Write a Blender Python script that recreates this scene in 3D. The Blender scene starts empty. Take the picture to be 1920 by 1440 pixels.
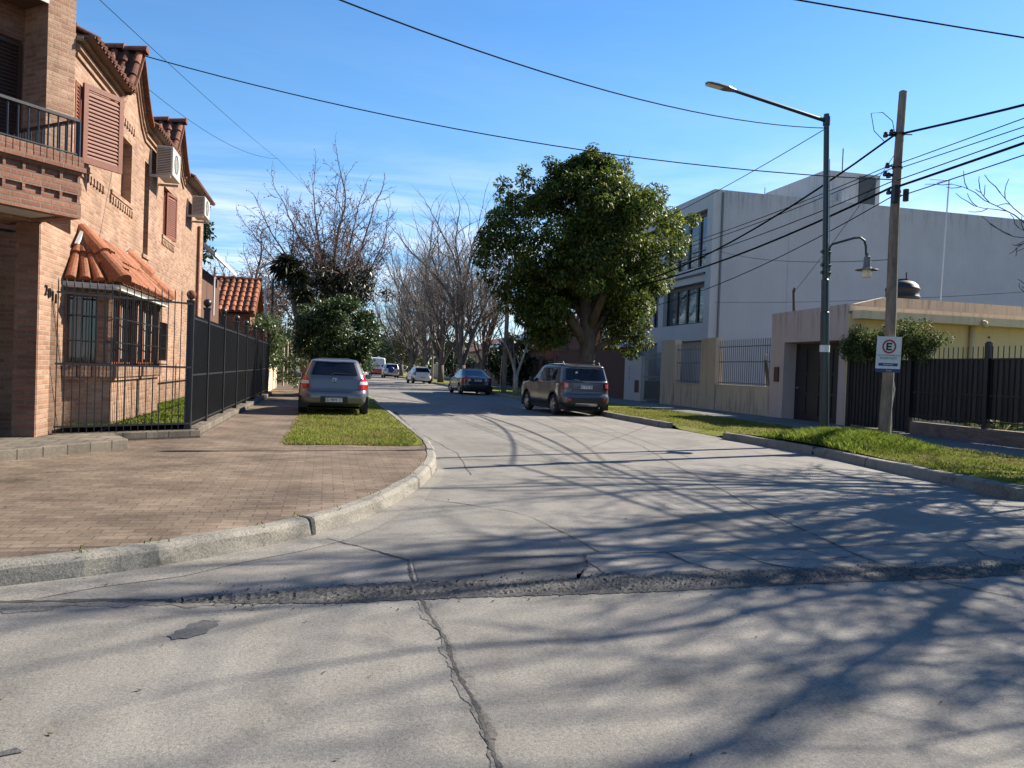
import bpy, bmesh, math, random
import numpy as np
from mathutils import Vector, Matrix

# ------------------------------------------------------------------ camera, sky, sun, exposure
S = bpy.context.scene
COL = S.collection
R_ = math.radians
SUN_EL, SUN_AZ = 36.0, 72.0            # azimuth from +Y towards +X
YAW, PITCH, ROLL, CAM_H, FPX = 13.57, 1.0, 2.1, 1.40, 1450.0

cam_d = bpy.data.cameras.new('camera')
cam = bpy.data.objects.new('camera', cam_d)
COL.objects.link(cam)
cam_d.sensor_width = 36.0
cam_d.lens = FPX / 1920.0 * 36.0
cam_d.clip_start, cam_d.clip_end = 0.05, 3000
_y, _p, _r = R_(YAW), R_(PITCH), R_(ROLL)
F_ = Vector((math.sin(_y) * math.cos(_p), math.cos(_y) * math.cos(_p), -math.sin(_p)))
R0 = Vector((math.cos(_y), -math.sin(_y), 0)); U0 = R0.cross(F_)
RX = R0 * math.cos(_r) + U0 * math.sin(_r); UX = U0 * math.cos(_r) - R0 * math.sin(_r)
mw = Matrix((RX, UX, -F_)).transposed().to_4x4(); mw.translation = Vector((0, 0, CAM_H))
cam.matrix_world = mw
S.camera = cam

SUNV = Vector((math.sin(R_(SUN_AZ)) * math.cos(R_(SUN_EL)), math.cos(R_(SUN_AZ)) * math.cos(R_(SUN_EL)), math.sin(R_(SUN_EL))))
sun_d = bpy.data.lights.new('sun', 'SUN'); sun_d.energy = 5.0; sun_d.angle = R_(0.45); sun_d.color = (1.0, 0.92, 0.80)
sun = bpy.data.objects.new('sun', sun_d); COL.objects.link(sun)
sun.rotation_euler = (-SUNV).to_track_quat('-Z', 'Y').to_euler()

W = bpy.data.worlds.new('World'); S.world = W; W.use_nodes = True
wn, wl = W.node_tree.nodes, W.node_tree.links
wn.clear()
out = wn.new('ShaderNodeOutputWorld'); bg = wn.new('ShaderNodeBackground'); sky = wn.new('ShaderNodeTexSky')
sky.sky_type = 'NISHITA'; sky.sun_disc = False; sky.sun_elevation = R_(SUN_EL); sky.sun_rotation = R_(SUN_AZ)
sky.air_density = 1.0; sky.dust_density = 0.1; sky.ozone_density = 2.2; sky.altitude = 30
bg.inputs['Strength'].default_value = 0.083
# thin cirrus: a noise in the direction of view, brightening the sky where it is dense
tc = wn.new('ShaderNodeTexCoord'); sep = wn.new('ShaderNodeSeparateXYZ'); wl.new(tc.outputs['Generated'], sep.inputs[0])
zc = wn.new('ShaderNodeMath'); zc.operation = 'MAXIMUM'; zc.inputs[1].default_value = 0.04; wl.new(sep.outputs['Z'], zc.inputs[0])
dv = wn.new('ShaderNodeVectorMath'); dv.operation = 'DIVIDE'
cz = wn.new('ShaderNodeCombineXYZ')
for i in range(3): wl.new(zc.outputs[0], cz.inputs[i])
wl.new(tc.outputs['Generated'], dv.inputs[0]); wl.new(cz.outputs[0], dv.inputs[1])
mp = wn.new('ShaderNodeMapping'); mp.inputs['Scale'].default_value = (0.42, 0.85, 1); mp.inputs['Rotation'].default_value = (0, 0, R_(24)); mp.inputs['Location'].default_value = (1.6, 0.35, 0)
wl.new(dv.outputs[0], mp.inputs[0])
nz = wn.new('ShaderNodeTexNoise'); nz.inputs['Scale'].default_value = 0.9; nz.inputs['Detail'].default_value = 7; nz.inputs['Roughness'].default_value = 0.62
nz.inputs['Distortion'].default_value = 0.5
wl.new(mp.outputs[0], nz.inputs['Vector'])
rp = wn.new('ShaderNodeValToRGB'); rp.color_ramp.elements[0].position = 0.42; rp.color_ramp.elements[1].position = 0.68
rp.color_ramp.elements[1].color = (0.75, 0.75, 0.75, 1); wl.new(nz.outputs['Fac'], rp.inputs[0])
mr = wn.new('ShaderNodeMapRange'); mr.inputs['From Min'].default_value = 0.15; mr.inputs['From Max'].default_value = 0.29
mr.inputs['To Min'].default_value = 1.0; mr.inputs['To Max'].default_value = 0.06; wl.new(sep.outputs['Z'], mr.inputs['Value'])
mm = wn.new('ShaderNodeMath'); mm.operation = 'MULTIPLY'; wl.new(rp.outputs[0], mm.inputs[0]); wl.new(mr.outputs[0], mm.inputs[1])
mx = wn.new('ShaderNodeMix'); mx.data_type = 'RGBA'; mx.inputs['B'].default_value = (6.4, 6.6, 7.0, 1)
hsv = wn.new('ShaderNodeHueSaturation'); hsv.inputs['Saturation'].default_value = 1.26; hsv.inputs['Value'].default_value = 1.0
wl.new(sky.outputs[0], hsv.inputs['Color'])
el = wn.new('ShaderNodeValToRGB'); el.color_ramp.elements[0].position = 0.0; el.color_ramp.elements[0].color = (0.50, 0.66, 0.92, 1); el.color_ramp.elements[1].position = 0.30
el.color_ramp.elements[1].color = (1, 1, 1, 1); e3 = el.color_ramp.elements.new(0.60); e3.color = (0.78, 0.88, 1.0, 1); wl.new(sep.outputs['Z'], el.inputs[0])
lo = wn.new('ShaderNodeMix'); lo.data_type = 'RGBA'; lo.blend_type = 'MULTIPLY'; lo.inputs['Factor'].default_value = 1.0
wl.new(mm.outputs[0], mx.inputs['Factor']); wl.new(hsv.outputs[0], lo.inputs['A']); wl.new(el.outputs[0], lo.inputs['B']); wl.new(lo.outputs['Result'], mx.inputs['A'])
wl.new(mx.outputs['Result'], bg.inputs['Color']); wl.new(bg.outputs[0], out.inputs[0])

S.view_settings.view_transform = 'Standard'; S.view_settings.look = 'None'
S.view_settings.exposure = 1.30; S.view_settings.gamma = 1.0
S.render.engine = 'CYCLES'
S.cycles.max_bounces = 5; S.cycles.transparent_max_bounces = 6; S.cycles.diffuse_bounces = 3; S.cycles.use_denoising = True

# ------------------------------------------------------------------ object helpers
def wloc(o):
    v = Vector((0, 0, 0))
    while o is not None:
        v = v + o.location; o = o.parent
    return v

def tag(o, label=None, cat=None, group=None, kind=None):
    if label: o['label'] = label
    if cat: o['category'] = cat
    if group: o['group'] = group
    if kind: o['kind'] = kind
    return o

def thing(name, loc, label, cat, group=None, rz=0.0):
    o = bpy.data.objects.new(name, None); COL.objects.link(o)
    o.location = loc; o.rotation_euler = (0, 0, rz); o.empty_display_size = 0.2
    return tag(o, label, cat, group)

def copy_tree(o, parent=None):
    c = o.copy(); COL.objects.link(c); c.parent = parent
    for ch in list(o.children): copy_tree(ch, c)
    return c

def set_uv(me):
    n = len(me.loops)
    if n == 0: return
    uvl = me.uv_layers.new(name='UVMap')
    co = np.empty(len(me.vertices) * 3); me.vertices.foreach_get('co', co); co = co.reshape(-1, 3)
    li = np.empty(n, dtype=np.int64); me.loops.foreach_get('vertex_index', li)
    pn = np.empty(len(me.polygons) * 3); me.polygons.foreach_get('normal', pn); pn = pn.reshape(-1, 3)
    lt = np.empty(len(me.polygons), dtype=np.int64); me.polygons.foreach_get('loop_total', lt)
    nn = np.repeat(pn, lt, axis=0)
    P = co[li]
    flat = np.abs(nn[:, 2]) > 0.7
    t = np.stack([-nn[:, 1], nn[:, 0], np.zeros(n)], 1)
    t /= np.maximum(np.linalg.norm(t, axis=1, keepdims=True), 1e-6)
    uv = np.stack([np.where(flat, P[:, 0], (P * t).sum(1)), np.where(flat, P[:, 1], P[:, 2])], 1)
    uvl.data.foreach_set('uv', uv.astype(np.float32).ravel())

class MB:
    def __init__(s): s.v, s.f, s.m = [], [], []
    def add(s, vs, fs, m=0):
        b = len(s.v); s.v.extend([tuple(p) for p in vs])
        for f in fs: s.f.append(tuple(b + i for i in f)); s.m.append(m)
    def quad(s, a, b, c, d, m=0): s.add([a, b, c, d], [(0, 1, 2, 3)], m)
    def box(s, x0, y0, z0, x1, y1, z1, m=0):
        x0, x1 = min(x0, x1), max(x0, x1); y0, y1 = min(y0, y1), max(y0, y1); z0, z1 = min(z0, z1), max(z0, z1)
        s.add([(x0, y0, z0), (x1, y0, z0), (x1, y1, z0), (x0, y1, z0), (x0, y0, z1), (x1, y0, z1), (x1, y1, z1), (x0, y1, z1)],
              [(0, 3, 2, 1), (4, 5, 6, 7), (0, 1, 5, 4), (1, 2, 6, 5), (2, 3, 7, 6), (3, 0, 4, 7)], m)
    def beam(s, a, b, wu, wv, up=(0, 0, 1), m=0):
        a, b = Vector(a), Vector(b); d = (b - a).normalized(); up = Vector(up)
        if abs(d.dot(up)) > 0.98: up = Vector((1, 0, 0))
        sx = d.cross(up).normalized() * wu / 2; sy = sx.cross(d).normalized() * wv / 2
        vs = [p + i * sx + j * sy for p in (a, b) for i, j in ((-1, -1), (1, -1), (1, 1), (-1, 1))]
        s.add(vs, [(0, 1, 2, 3), (7, 6, 5, 4), (0, 4, 5, 1), (1, 5, 6, 2), (2, 6, 7, 3), (3, 7, 4, 0)], m)
    def prism(s, pts, off, m=0):
        """polygon pts (3D, planar) extruded by vector off"""
        n = len(pts); off = Vector(off); A = [Vector(p) for p in pts]; B = [p + off for p in A]
        fs = [tuple(range(n - 1, -1, -1)), tuple(range(n, 2 * n))] + [(i, (i + 1) % n, n + (i + 1) % n, n + i) for i in range(n)]
        nrm = Vector((0, 0, 0))
        for i in range(n): nrm += A[i].cross(A[(i + 1) % n])
        if nrm.dot(off) < 0: fs = [tuple(reversed(f)) for f in fs]
        s.add(A + B, fs, m)
    def tube(s, pts, rad, n=6, m=0, cap=True):
        pts = [Vector(p) for p in pts]; k = len(pts)
        if not hasattr(rad, '__len__'): rad = [rad] * k
        ref = Vector((0.31, 0.17, 0.93)); vs = []
        for i, p in enumerate(pts):
            d = (pts[min(i + 1, k - 1)] - pts[max(i - 1, 0)])
            d = d.normalized() if d.length > 1e-9 else Vector((0, 0, 1))
            r = ref if abs(d.dot(ref)) < 0.95 else Vector((1, 0, 0))
            a = d.cross(r).normalized(); b = d.cross(a)
            for j in range(n):
                t = 2 * math.pi * j / n
                vs.append(p + (a * math.cos(t) + b * math.sin(t)) * rad[i])
        fs = [(i * n + j, i * n + (j + 1) % n, (i + 1) * n + (j + 1) % n, (i + 1) * n + j) for i in range(k - 1) for j in range(n)]
        if cap: fs += [tuple(range(n - 1, -1, -1)), tuple((k - 1) * n + j for j in range(n))]
        s.add(vs, fs, m)
    def lathe(s, prof, c=(0, 0, 0), n=20, axis='z', m=0):
        """prof: (r, h) pairs revolved about axis through c"""
        vs, k = [], len(prof); c = Vector(c)
        for r, h in prof:
            for j in range(n):
                t = 2 * math.pi * j / n; x, y = r * math.cos(t), r * math.sin(t)
                vs.append(c + (Vector((x, y, h)) if axis == 'z' else Vector((x, h, y)) if axis == 'y' else Vector((h, x, y))))
        fs = [(i * n + j, i * n + (j + 1) % n, (i + 1) * n + (j + 1) % n, (i + 1) * n + j) for i in range(k - 1) for j in range(n)]
        if axis == 'y': fs = [tuple(reversed(f)) for f in fs]
        s.add(vs, fs, m)
    def ball(s, c, r, n=10, m=0):
        prof = [(r * math.sin(math.pi * i / n) if 0 < i < n else 1e-4, -r * math.cos(math.pi * i / n)) for i in range(n + 1)]
        s.lathe(prof, c, n * 2, 'z', m)
    def build(s, name, mats, parent=None, smooth=False, world=True, uv=True, bevel=0.0):
        me = bpy.data.meshes.new(name)
        vs = s.v
        if world and parent is not None:
            o = wloc(parent); vs = [(x - o.x, y - o.y, z - o.z) for x, y, z in s.v]
        me.from_pydata(vs, [], s.f)
        if not isinstance(mats, (list, tuple)): mats = [mats]
        for mt in mats: me.materials.append(mt)
        if len(mats) > 1: me.polygons.foreach_set('material_index', s.m)
        me.update()
        if uv: set_uv(me)
        if smooth:
            me.polygons.foreach_set('use_smooth', [True] * len(me.polygons))
        ob = bpy.data.objects.new(name, me); COL.objects.link(ob)
        if parent is not None: ob.parent = parent
        if bevel > 0:
            b = ob.modifiers.new('bevel', 'BEVEL'); b.width = bevel; b.segments = 2; b.limit_method = 'ANGLE'; b.angle_limit = R_(40)
        return ob

def np_mesh(name, V, Fq, mat, parent=None, loops=4, smooth=False):
    """fast mesh from numpy arrays: V (n,3), Fq (m,loops)"""
    me = bpy.data.meshes.new(name)
    V = np.asarray(V, dtype=np.float32)
    if parent is not None:
        o = wloc(parent); V = V - np.array([o.x, o.y, o.z], dtype=np.float32)
    me.vertices.add(len(V)); me.vertices.foreach_set('co', V.ravel())
    Fq = np.asarray(Fq, dtype=np.int32); m = len(Fq)
    me.loops.add(m * loops); me.loops.foreach_set('vertex_index', Fq.ravel())
    me.polygons.add(m); me.polygons.foreach_set('loop_start', np.arange(0, m * loops, loops, dtype=np.int32))
    me.materials.append(mat); me.update(calc_edges=True); me.validate()
    if smooth: me.polygons.foreach_set('use_smooth', [True] * m)
    ob = bpy.data.objects.new(name, me); COL.objects.link(ob)
    if parent is not None: ob.parent = parent
    return ob

def text_mesh(name, txt, size, mat, parent, mtx, extrude=0.0015, align='CENTER'):
    cu = bpy.data.curves.new(name, 'FONT'); cu.body = txt; cu.size = size; cu.extrude = extrude
    cu.align_x = align; cu.align_y = 'CENTER'; cu.resolution_u = 3
    ob = bpy.data.objects.new(name + '_tmp', cu); COL.objects.link(ob)
    bpy.context.view_layer.update()
    me = bpy.data.meshes.new_from_object(ob.evaluated_get(bpy.context.evaluated_depsgraph_get()))
    bpy.data.objects.remove(ob); bpy.data.curves.remove(cu)
    me.name = name; me.materials.clear(); me.materials.append(mat); me.transform(mtx)
    o = bpy.data.objects.new(name, me); COL.objects.link(o); o.parent = parent
    return o

# ------------------------------------------------------------------ materials
def new_mat(name):
    m = bpy.data.materials.new(name); m.use_nodes = True
    nt = m.node_tree; b = nt.nodes['Principled BSDF']
    return m, nt, nt.nodes, nt.links, b

def n_noise(nt, vec, scale, detail=4, rough=0.6, dist=0.0):
    t = nt.nodes.new('ShaderNodeTexNoise'); t.inputs['Scale'].default_value = scale
    t.inputs['Detail'].default_value = detail; t.inputs['Roughness'].default_value = rough; t.inputs['Distortion'].default_value = dist
    if vec is not None: nt.links.new(vec, t.inputs['Vector'])
    return t.outputs['Fac']

def n_ramp(nt, fac, stops):
    r = nt.nodes.new('ShaderNodeValToRGB'); e = r.color_ramp.elements
    while len(e) < len(stops): e.new(0.5)
    for i, (p, c) in enumerate(stops):
        e[i].position = p; e[i].color = (c, c, c, 1) if not hasattr(c, '__len__') else (*c[:3], 1)
    nt.links.new(fac, r.inputs[0]); return r.outputs[0]

def n_mix(nt, fac, a, b, mode='MIX'):
    x = nt.nodes.new('ShaderNodeMix'); x.data_type = 'RGBA'; x.blend_type = mode
    for sock, val in (('Factor', fac), ('A', a), ('B', b)):
        if hasattr(val, 'is_linked') or hasattr(val, 'links'): nt.links.new(val, x.inputs[sock])
        elif sock == 'Factor': x.inputs[sock].default_value = val
        else: x.inputs[sock].default_value = (*val[:3], 1) if hasattr(val, '__len__') else (val, val, val, 1)
    return x.outputs['Result']

def n_coord(nt, which='Object', scale=None, loc=None, rot=None):
    t = nt.nodes.new('ShaderNodeTexCoord'); o = t.outputs[which]
    if scale or loc or rot:
        mpn = nt.nodes.new('ShaderNodeMapping'); nt.links.new(o, mpn.inputs[0]); o = mpn.outputs[0]
        if scale: mpn.inputs['Scale'].default_value = scale
        if loc: mpn.inputs['Location'].default_value = loc
        if rot: mpn.inputs['Rotation'].default_value = rot
    return o

def n_bump(nt, h, strength, dist, bsdf, prev=None):
    bp = nt.nodes.new('ShaderNodeBump'); bp.inputs['Strength'].default_value = strength; bp.inputs['Distance'].default_value = dist
    nt.links.new(h, bp.inputs['Height'])
    if prev is not None: nt.links.new(prev, bp.inputs['Normal'])
    nt.links.new(bp.outputs[0], bsdf.inputs['Normal']); return bp.outputs[0]

def basic(name, col, rough=0.6, metal=0.0, var=0.25, scale=3.0, fine=40.0, bump=0.0, spec=0.5, coat=0.0, var_fine=0.12, island=0.0):
    m, nt, N, L, b = new_mat(name)
    b.inputs['Roughness'].default_value = rough; b.inputs['Metallic'].default_value = metal
    b.inputs['Specular IOR Level'].default_value = spec; b.inputs['Coat Weight'].default_value = coat
    co = n_coord(nt)
    a = n_noise(nt, co, scale, 5); f = n_noise(nt, co, fine, 3)
    c = Vector(col)
    x = n_mix(nt, a, c * (1 - var), c * (1 + var))
    k = n_ramp(nt, f, [(0.25, 1 - var_fine * 1.6), (0.75, 1 + var_fine)])
    x = n_mix(nt, 1.0, x, k, 'MULTIPLY')
    if island:
        g = N.new('ShaderNodeNewGeometry'); x = n_mix(nt, 1.0, x, n_ramp(nt, g.outputs['Random Per Island'], [(0.0, 1 - island), (0.5, 1.0), (1.0, 1 + island * .7)]), 'MULTIPLY')
        x = n_mix(nt, n_ramp(nt, n_noise(nt, co, 9, 5, 0.7), [(0.58, 0.0), (0.70, 0.6)]), x, (0.10, 0.09, 0.075))   # lichen and soot
    L.new(x, b.inputs['Base Color'])
    if bump > 0: n_bump(nt, f, bump, 0.01, b)
    return m

def streaked(name, col, stain=(0.06, 0.055, 0.05), amount=0.5, rough=0.85, topz=None, low=False):
    """painted render with rain streaks and blotches"""
    m, nt, N, L, b = new_mat(name); b.inputs['Roughness'].default_value = rough; b.inputs['Specular IOR Level'].default_value = 0.25
    co = n_coord(nt)
    st = n_ramp(nt, n_noise(nt, n_coord(nt, scale=(3.2, 3.2, 0.28)), 2.0, 6, 0.65), [(0.50, 0), (0.72, 1)])
    bl = n_noise(nt, co, 0.7, 5); fi = n_noise(nt, co, 60, 3)
    c = Vector(col)
    x = n_mix(nt, bl, c * 0.82, c * 1.14)
    sp = N.new('ShaderNodeSeparateXYZ'); L.new(co, sp.inputs[0])
    if topz is not None:
        r = N.new('ShaderNodeMapRange'); r.inputs['From Min'].default_value = topz - 1.1; r.inputs['From Max'].default_value = topz
        r.inputs['To Min'].default_value = 0.12; L.new(sp.outputs['Z'], r.inputs['Value'])
    else:
        r = N.new('ShaderNodeMapRange'); r.inputs['From Min'].default_value = 1.1; r.inputs['From Max'].default_value = 0.0
        r.inputs['To Min'].default_value = 0.25; L.new(sp.outputs['Z'], r.inputs['Value'])
    f = N.new('ShaderNodeMath'); f.operation = 'MULTIPLY'; L.new(st, f.inputs[0]); L.new(r.outputs[0], f.inputs[1])
    g = N.new('ShaderNodeMath'); g.operation = 'MULTIPLY'; g.inputs[1].default_value = amount; L.new(f.outputs[0], g.inputs[0])
    x = n_mix(nt, g.outputs[0], x, stain)
    x = n_mix(nt, 1.0, x, n_ramp(nt, fi, [(0.3, 0.88), (0.7, 1.08)]), 'MULTIPLY')
    L.new(x, b.inputs['Base Color']); n_bump(nt, fi, 0.25, 0.01, b)
    return m

def bricks(name, c1, c2, mortar, bw=0.245, rh=0.068, ms=0.011, rough=0.85, blotch=0.35, bump=0.7, offset=0.5, uvrot=0.0, grime=0.55):
    m, nt, N, L, b = new_mat(name); b.inputs['Roughness'].default_value = rough; b.inputs['Specular IOR Level'].default_value = 0.2
    uv = n_coord(nt, 'UV', rot=(0, 0, uvrot) if uvrot else None)
    bt = N.new('ShaderNodeTexBrick'); L.new(uv, bt.inputs['Vector'])
    bt.inputs['Scale'].default_value = 1.0; bt.inputs['Brick Width'].default_value = bw; bt.inputs['Row Height'].default_value = rh
    bt.inputs['Mortar Size'].default_value = ms; bt.inputs['Mortar Smooth'].default_value = 0.25; bt.inputs['Bias'].default_value = 0.0
    bt.offset = offset
    bt.inputs['Color1'].default_value = (*c1, 1); bt.inputs['Color2'].default_value = (*c2, 1); bt.inputs['Mortar'].default_value = (*mortar, 1)
    co = n_coord(nt); a = n_noise(nt, co, 1.1, 6, 0.65); fi = n_noise(nt, co, 30, 4, 0.7)
    x = n_mix(nt, 1.0, bt.outputs['Color'], n_ramp(nt, a, [(0.25, 1 - blotch), (0.75, 1 + blotch * 0.6)]), 'MULTIPLY')
    x = n_mix(nt, 1.0, x, n_ramp(nt, fi, [(0.25, 0.72), (0.75, 1.16)]), 'MULTIPLY')
    sz = N.new('ShaderNodeSeparateXYZ'); L.new(co, sz.inputs[0]); gz = N.new('ShaderNodeMapRange'); gz.inputs['From Min'].default_value = 0.75; gz.inputs['From Max'].default_value = 0.0; gz.inputs['To Max'].default_value = grime; L.new(sz.outputs['Z'], gz.inputs['Value'])
    gm = N.new('ShaderNodeMath'); gm.operation = 'MULTIPLY'; L.new(gz.outputs[0], gm.inputs[0]); L.new(n_ramp(nt, n_noise(nt, co, 2.4, 6, 0.7), [(0.35, 0.1), (0.65, 1.0)]), gm.inputs[1])
    x = n_mix(nt, gm.outputs[0], x, (0.085, 0.07, 0.055))          # splashed dirt at the foot
    sv = n_ramp(nt, n_noise(nt, n_coord(nt, scale=(1, 1, 0.35)), 1.7, 7, 0.7, 0.5), [(0.58, 1.0), (0.72, 0.72)])
    x = n_mix(nt, 1.0, x, sv, 'MULTIPLY')
    L.new(x, b.inputs['Base Color'])
    inv = N.new('ShaderNodeMath'); inv.operation = 'SUBTRACT'; inv.inputs[0].default_value = 1.0; L.new(bt.outputs['Fac'], inv.inputs[1])
    ad = N.new('ShaderNodeMath'); ad.operation = 'MULTIPLY_ADD'; L.new(fi, ad.inputs[0]); ad.inputs[1].default_value = 0.5; L.new(inv.outputs[0], ad.inputs[2])
    n_bump(nt, ad.outputs[0], bump, 0.012, b)
    return m

def foliage(name, dark, mid, lite, trans=0.3, rough=0.45, spec=0.4, dry=None):
    m, nt, N, L, b = new_mat(name); b.inputs['Roughness'].default_value = rough; b.inputs['Specular IOR Level'].default_value = spec
    g = N.new('ShaderNodeNewGeometry')
    c = n_ramp(nt, g.outputs['Random Per Island'], [(0.0, dark), (0.55, mid), (1.0, lite)])
    big = n_noise(nt, n_coord(nt), 0.9, 3)
    c = n_mix(nt, 1.0, c, n_ramp(nt, big, [(0.3, 0.7), (0.7, 1.25)]), 'MULTIPLY')
    if dry:
        dn_ = n_noise(nt, n_coord(nt), 1.3, 5, 0.7); c = n_mix(nt, n_ramp(nt, dn_, [(0.45, 0.0), (0.60, 0.85)]), c, dry)
    L.new(c, b.inputs['Base Color'])
    t = N.new('ShaderNodeBsdfTranslucent'); L.new(c, t.inputs['Color'])
    ms = N.new('ShaderNodeMixShader'); ms.inputs[0].default_value = trans
    o = N['Material Output']; L.new(b.outputs[0], ms.inputs[1]); L.new(t.outputs[0], ms.inputs[2]); L.new(ms.outputs[0], o.inputs[0])
    return m

def bark(name, col, scale=6.0):
    m, nt, N, L, b = new_mat(name); b.inputs['Roughness'].default_value = 0.9; b.inputs['Specular IOR Level'].default_value = 0.2
    a = n_noise(nt, n_coord(nt, scale=(1, 1, 0.25)), scale, 6, 0.7); c = Vector(col)
    L.new(n_ramp(nt, a, [(0.25, c * 0.45), (0.55, c), (0.8, c * 1.5)]), b.inputs['Base Color'])
    n_bump(nt, a, 0.7, 0.03, b)
    return m

def glass_dark(name, col=(0.012, 0.014, 0.016), rough=0.04, spec=0.9):
    m, nt, N, L, b = new_mat(name)
    b.inputs['Roughness'].default_value = rough; b.inputs['Specular IOR Level'].default_value = spec
    a = n_noise(nt, n_coord(nt), 1.3, 3)
    c = Vector(col); L.new(n_mix(nt, a, c * 0.6, c * 1.6), b.inputs['Base Color'])
    n_bump(nt, n_noise(nt, n_coord(nt), 1.7, 2), 0.02, 0.05, b)
    return m

def car_paint(name, col, metal=0.35, rough=0.28):
    m, nt, N, L, b = new_mat(name); b.inputs['Metallic'].default_value = metal; b.inputs['Roughness'].default_value = rough
    b.inputs['Coat Weight'].default_value = 0.8; b.inputs['Coat Roughness'].default_value = 0.06
    co = n_coord(nt); d = n_noise(nt, co, 2.2, 5); c = Vector(col)
    x = n_mix(nt, d, c * 0.86, c * 1.1)
    sp = N.new('ShaderNodeSeparateXYZ'); L.new(co, sp.inputs[0])
    r = N.new('ShaderNodeMapRange'); r.inputs['From Min'].default_value = 0.75; r.inputs['From Max'].default_value = 0.2; r.inputs['To Max'].default_value = 0.4
    L.new(sp.outputs['Z'], r.inputs['Value'])
    dm = N.new('ShaderNodeMath'); dm.operation = 'MULTIPLY'; L.new(r.outputs[0], dm.inputs[0]); L.new(n_noise(nt, co, 7, 5), dm.inputs[1])
    x = n_mix(nt, dm.outputs[0], x, (0.16, 0.14, 0.11))       # road dust low on the body
    L.new(x, b.inputs['Base Color'])
    return m

MT = {}
MT['brick'] = bricks('facade brick', (0.265, 0.136, 0.083), (0.40, 0.247, 0.163), (0.32, 0.238, 0.172), blotch=0.34)
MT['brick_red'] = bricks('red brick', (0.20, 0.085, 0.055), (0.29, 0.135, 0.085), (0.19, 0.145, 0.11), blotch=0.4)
MT['brick_old'] = bricks('old brick', (0.20, 0.13, 0.10), (0.30, 0.20, 0.15), (0.22, 0.19, 0.16), blotch=0.5)
MT['stone_low'] = bricks('plinth stone', (0.15, 0.128, 0.10), (0.215, 0.182, 0.14), (0.065, 0.058, 0.045), bw=0.34, rh=0.3, ms=0.012, blotch=0.7)
MT['paver'] = bricks('brick paver', (0.150, 0.107, 0.074), (0.205, 0.153, 0.109), (0.106, 0.087, 0.064), bw=0.22, rh=0.11, ms=0.007, blotch=0.6, bump=0.4, offset=0.5, grime=0.0)
MT['tile'] = basic('terracotta tile', (0.27, 0.10, 0.046), 0.75, var=0.4, scale=5, fine=24, bump=0.3, spec=0.25, var_fine=0.25, island=0.38)
MT['tile_dark'] = basic('weathered terracotta', (0.155, 0.066, 0.042), 0.85, var=0.5, scale=4, fine=20, bump=0.3, spec=0.2, var_fine=0.3, island=0.4)
MT['soffit'] = basic('white soffit', (0.5, 0.48, 0.44), 0.8, var=0.12, scale=1.2)
MT['wood_shutter'] = basic('varnished shutter wood', (0.155, 0.040, 0.013), 0.65, var=0.3, scale=4, fine=26, bump=0.2)
MT['wood_eave'] = basic('dark eaves timber', (0.10, 0.06, 0.04), 0.7, var=0.3)
MT['wood_dark'] = basic('dark door wood', (0.045, 0.02, 0.012), 0.45, var=0.3, scale=5)
MT['iron'] = basic('black painted iron', (0.012, 0.012, 0.014), 0.4, var=0.4, scale=6, bump=0.1)
MT['iron_sheet'] = basic('black sheet steel', (0.014, 0.015, 0.017), 0.42, var=0.5, scale=2.0, fine=14, bump=0.15)
MT['glass'] = glass_dark('window glass')
MT['glass_tower'] = glass_dark('reflective window glass', (0.04, 0.06, 0.07), 0.03, 1.0)
MT['curtain'] = basic('curtain', (0.30, 0.28, 0.25), 0.9, var=0.15)
MT['plaster_gray'] = streaked('grey render', (0.445, 0.435, 0.415), stain=(0.20, 0.20, 0.20), amount=1.0, topz=10.1)
MT['plaster_light'] = streaked('pale render', (0.49, 0.475, 0.45), stain=(0.22, 0.22, 0.22), amount=0.5, topz=10.1)
MT['plaster_pink'] = streaked('pink beige render', (0.50, 0.39, 0.335), stain=(0.07, 0.055, 0.05), amount=0.95, topz=3.75)
MT['plaster_beige'] = streaked('beige render', (0.52, 0.42, 0.30), stain=(0.06, 0.045, 0.035), amount=1.0)
MT['plaster_yellow'] = streaked('yellow render', (0.64, 0.49, 0.26), stain=(0.25, 0.2, 0.12), amount=0.5, topz=3.6)
MT['plaster_cream'] = streaked('cream parapet', (0.66, 0.52, 0.35), stain=(0.13, 0.11, 0.085), amount=0.9, topz=4.1)
MT['plaster_brown'] = streaked('brown render', (0.115, 0.062, 0.045), stain=(0.05, 0.035, 0.03), amount=0.5)
MT['plaster_white'] = streaked('white render', (0.46, 0.44, 0.41), stain=(0.2, 0.19, 0.18), amount=0.5)
MT['pole_green'] = basic('dark green pole paint', (0.016, 0.032, 0.033), 0.35, var=0.25, scale=3)
MT['pole_wood'] = bark('weathered pole wood', (0.23, 0.18, 0.135), 9)
MT['lamp_gray'] = basic('grey lamp housing', (0.12, 0.125, 0.13), 0.4, var=0.2)
MT['lamp_lens'] = basic('opal lamp lens', (0.72, 0.66, 0.50), 0.25, var=0.08)
MT['white_paint'] = basic('white enamel', (0.62, 0.62, 0.61), 0.4, var=0.08, scale=6)
MT['ac_white'] = basic('air conditioner enamel', (0.40, 0.385, 0.34), 0.5, var=0.15, scale=4)
MT['ac_dark'] = basic('air conditioner fins', (0.05, 0.048, 0.042), 0.5)
MT['blue_paint'] = basic('blue enamel', (0.01, 0.03, 0.16), 0.4, var=0.1)
MT['red_paint'] = basic('red enamel', (0.42, 0.02, 0.025), 0.4, var=0.1)
MT['black_paint'] = basic('black enamel', (0.008, 0.008, 0.012), 0.4, var=0.1)
MT['grey_ink'] = basic('grey green ink', (0.05, 0.075, 0.085), 0.5, var=0.1)
MT['cable'] = basic('black cable sheath', (0.012, 0.012, 0.013), 0.9, var=0.3, spec=0.08)
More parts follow.
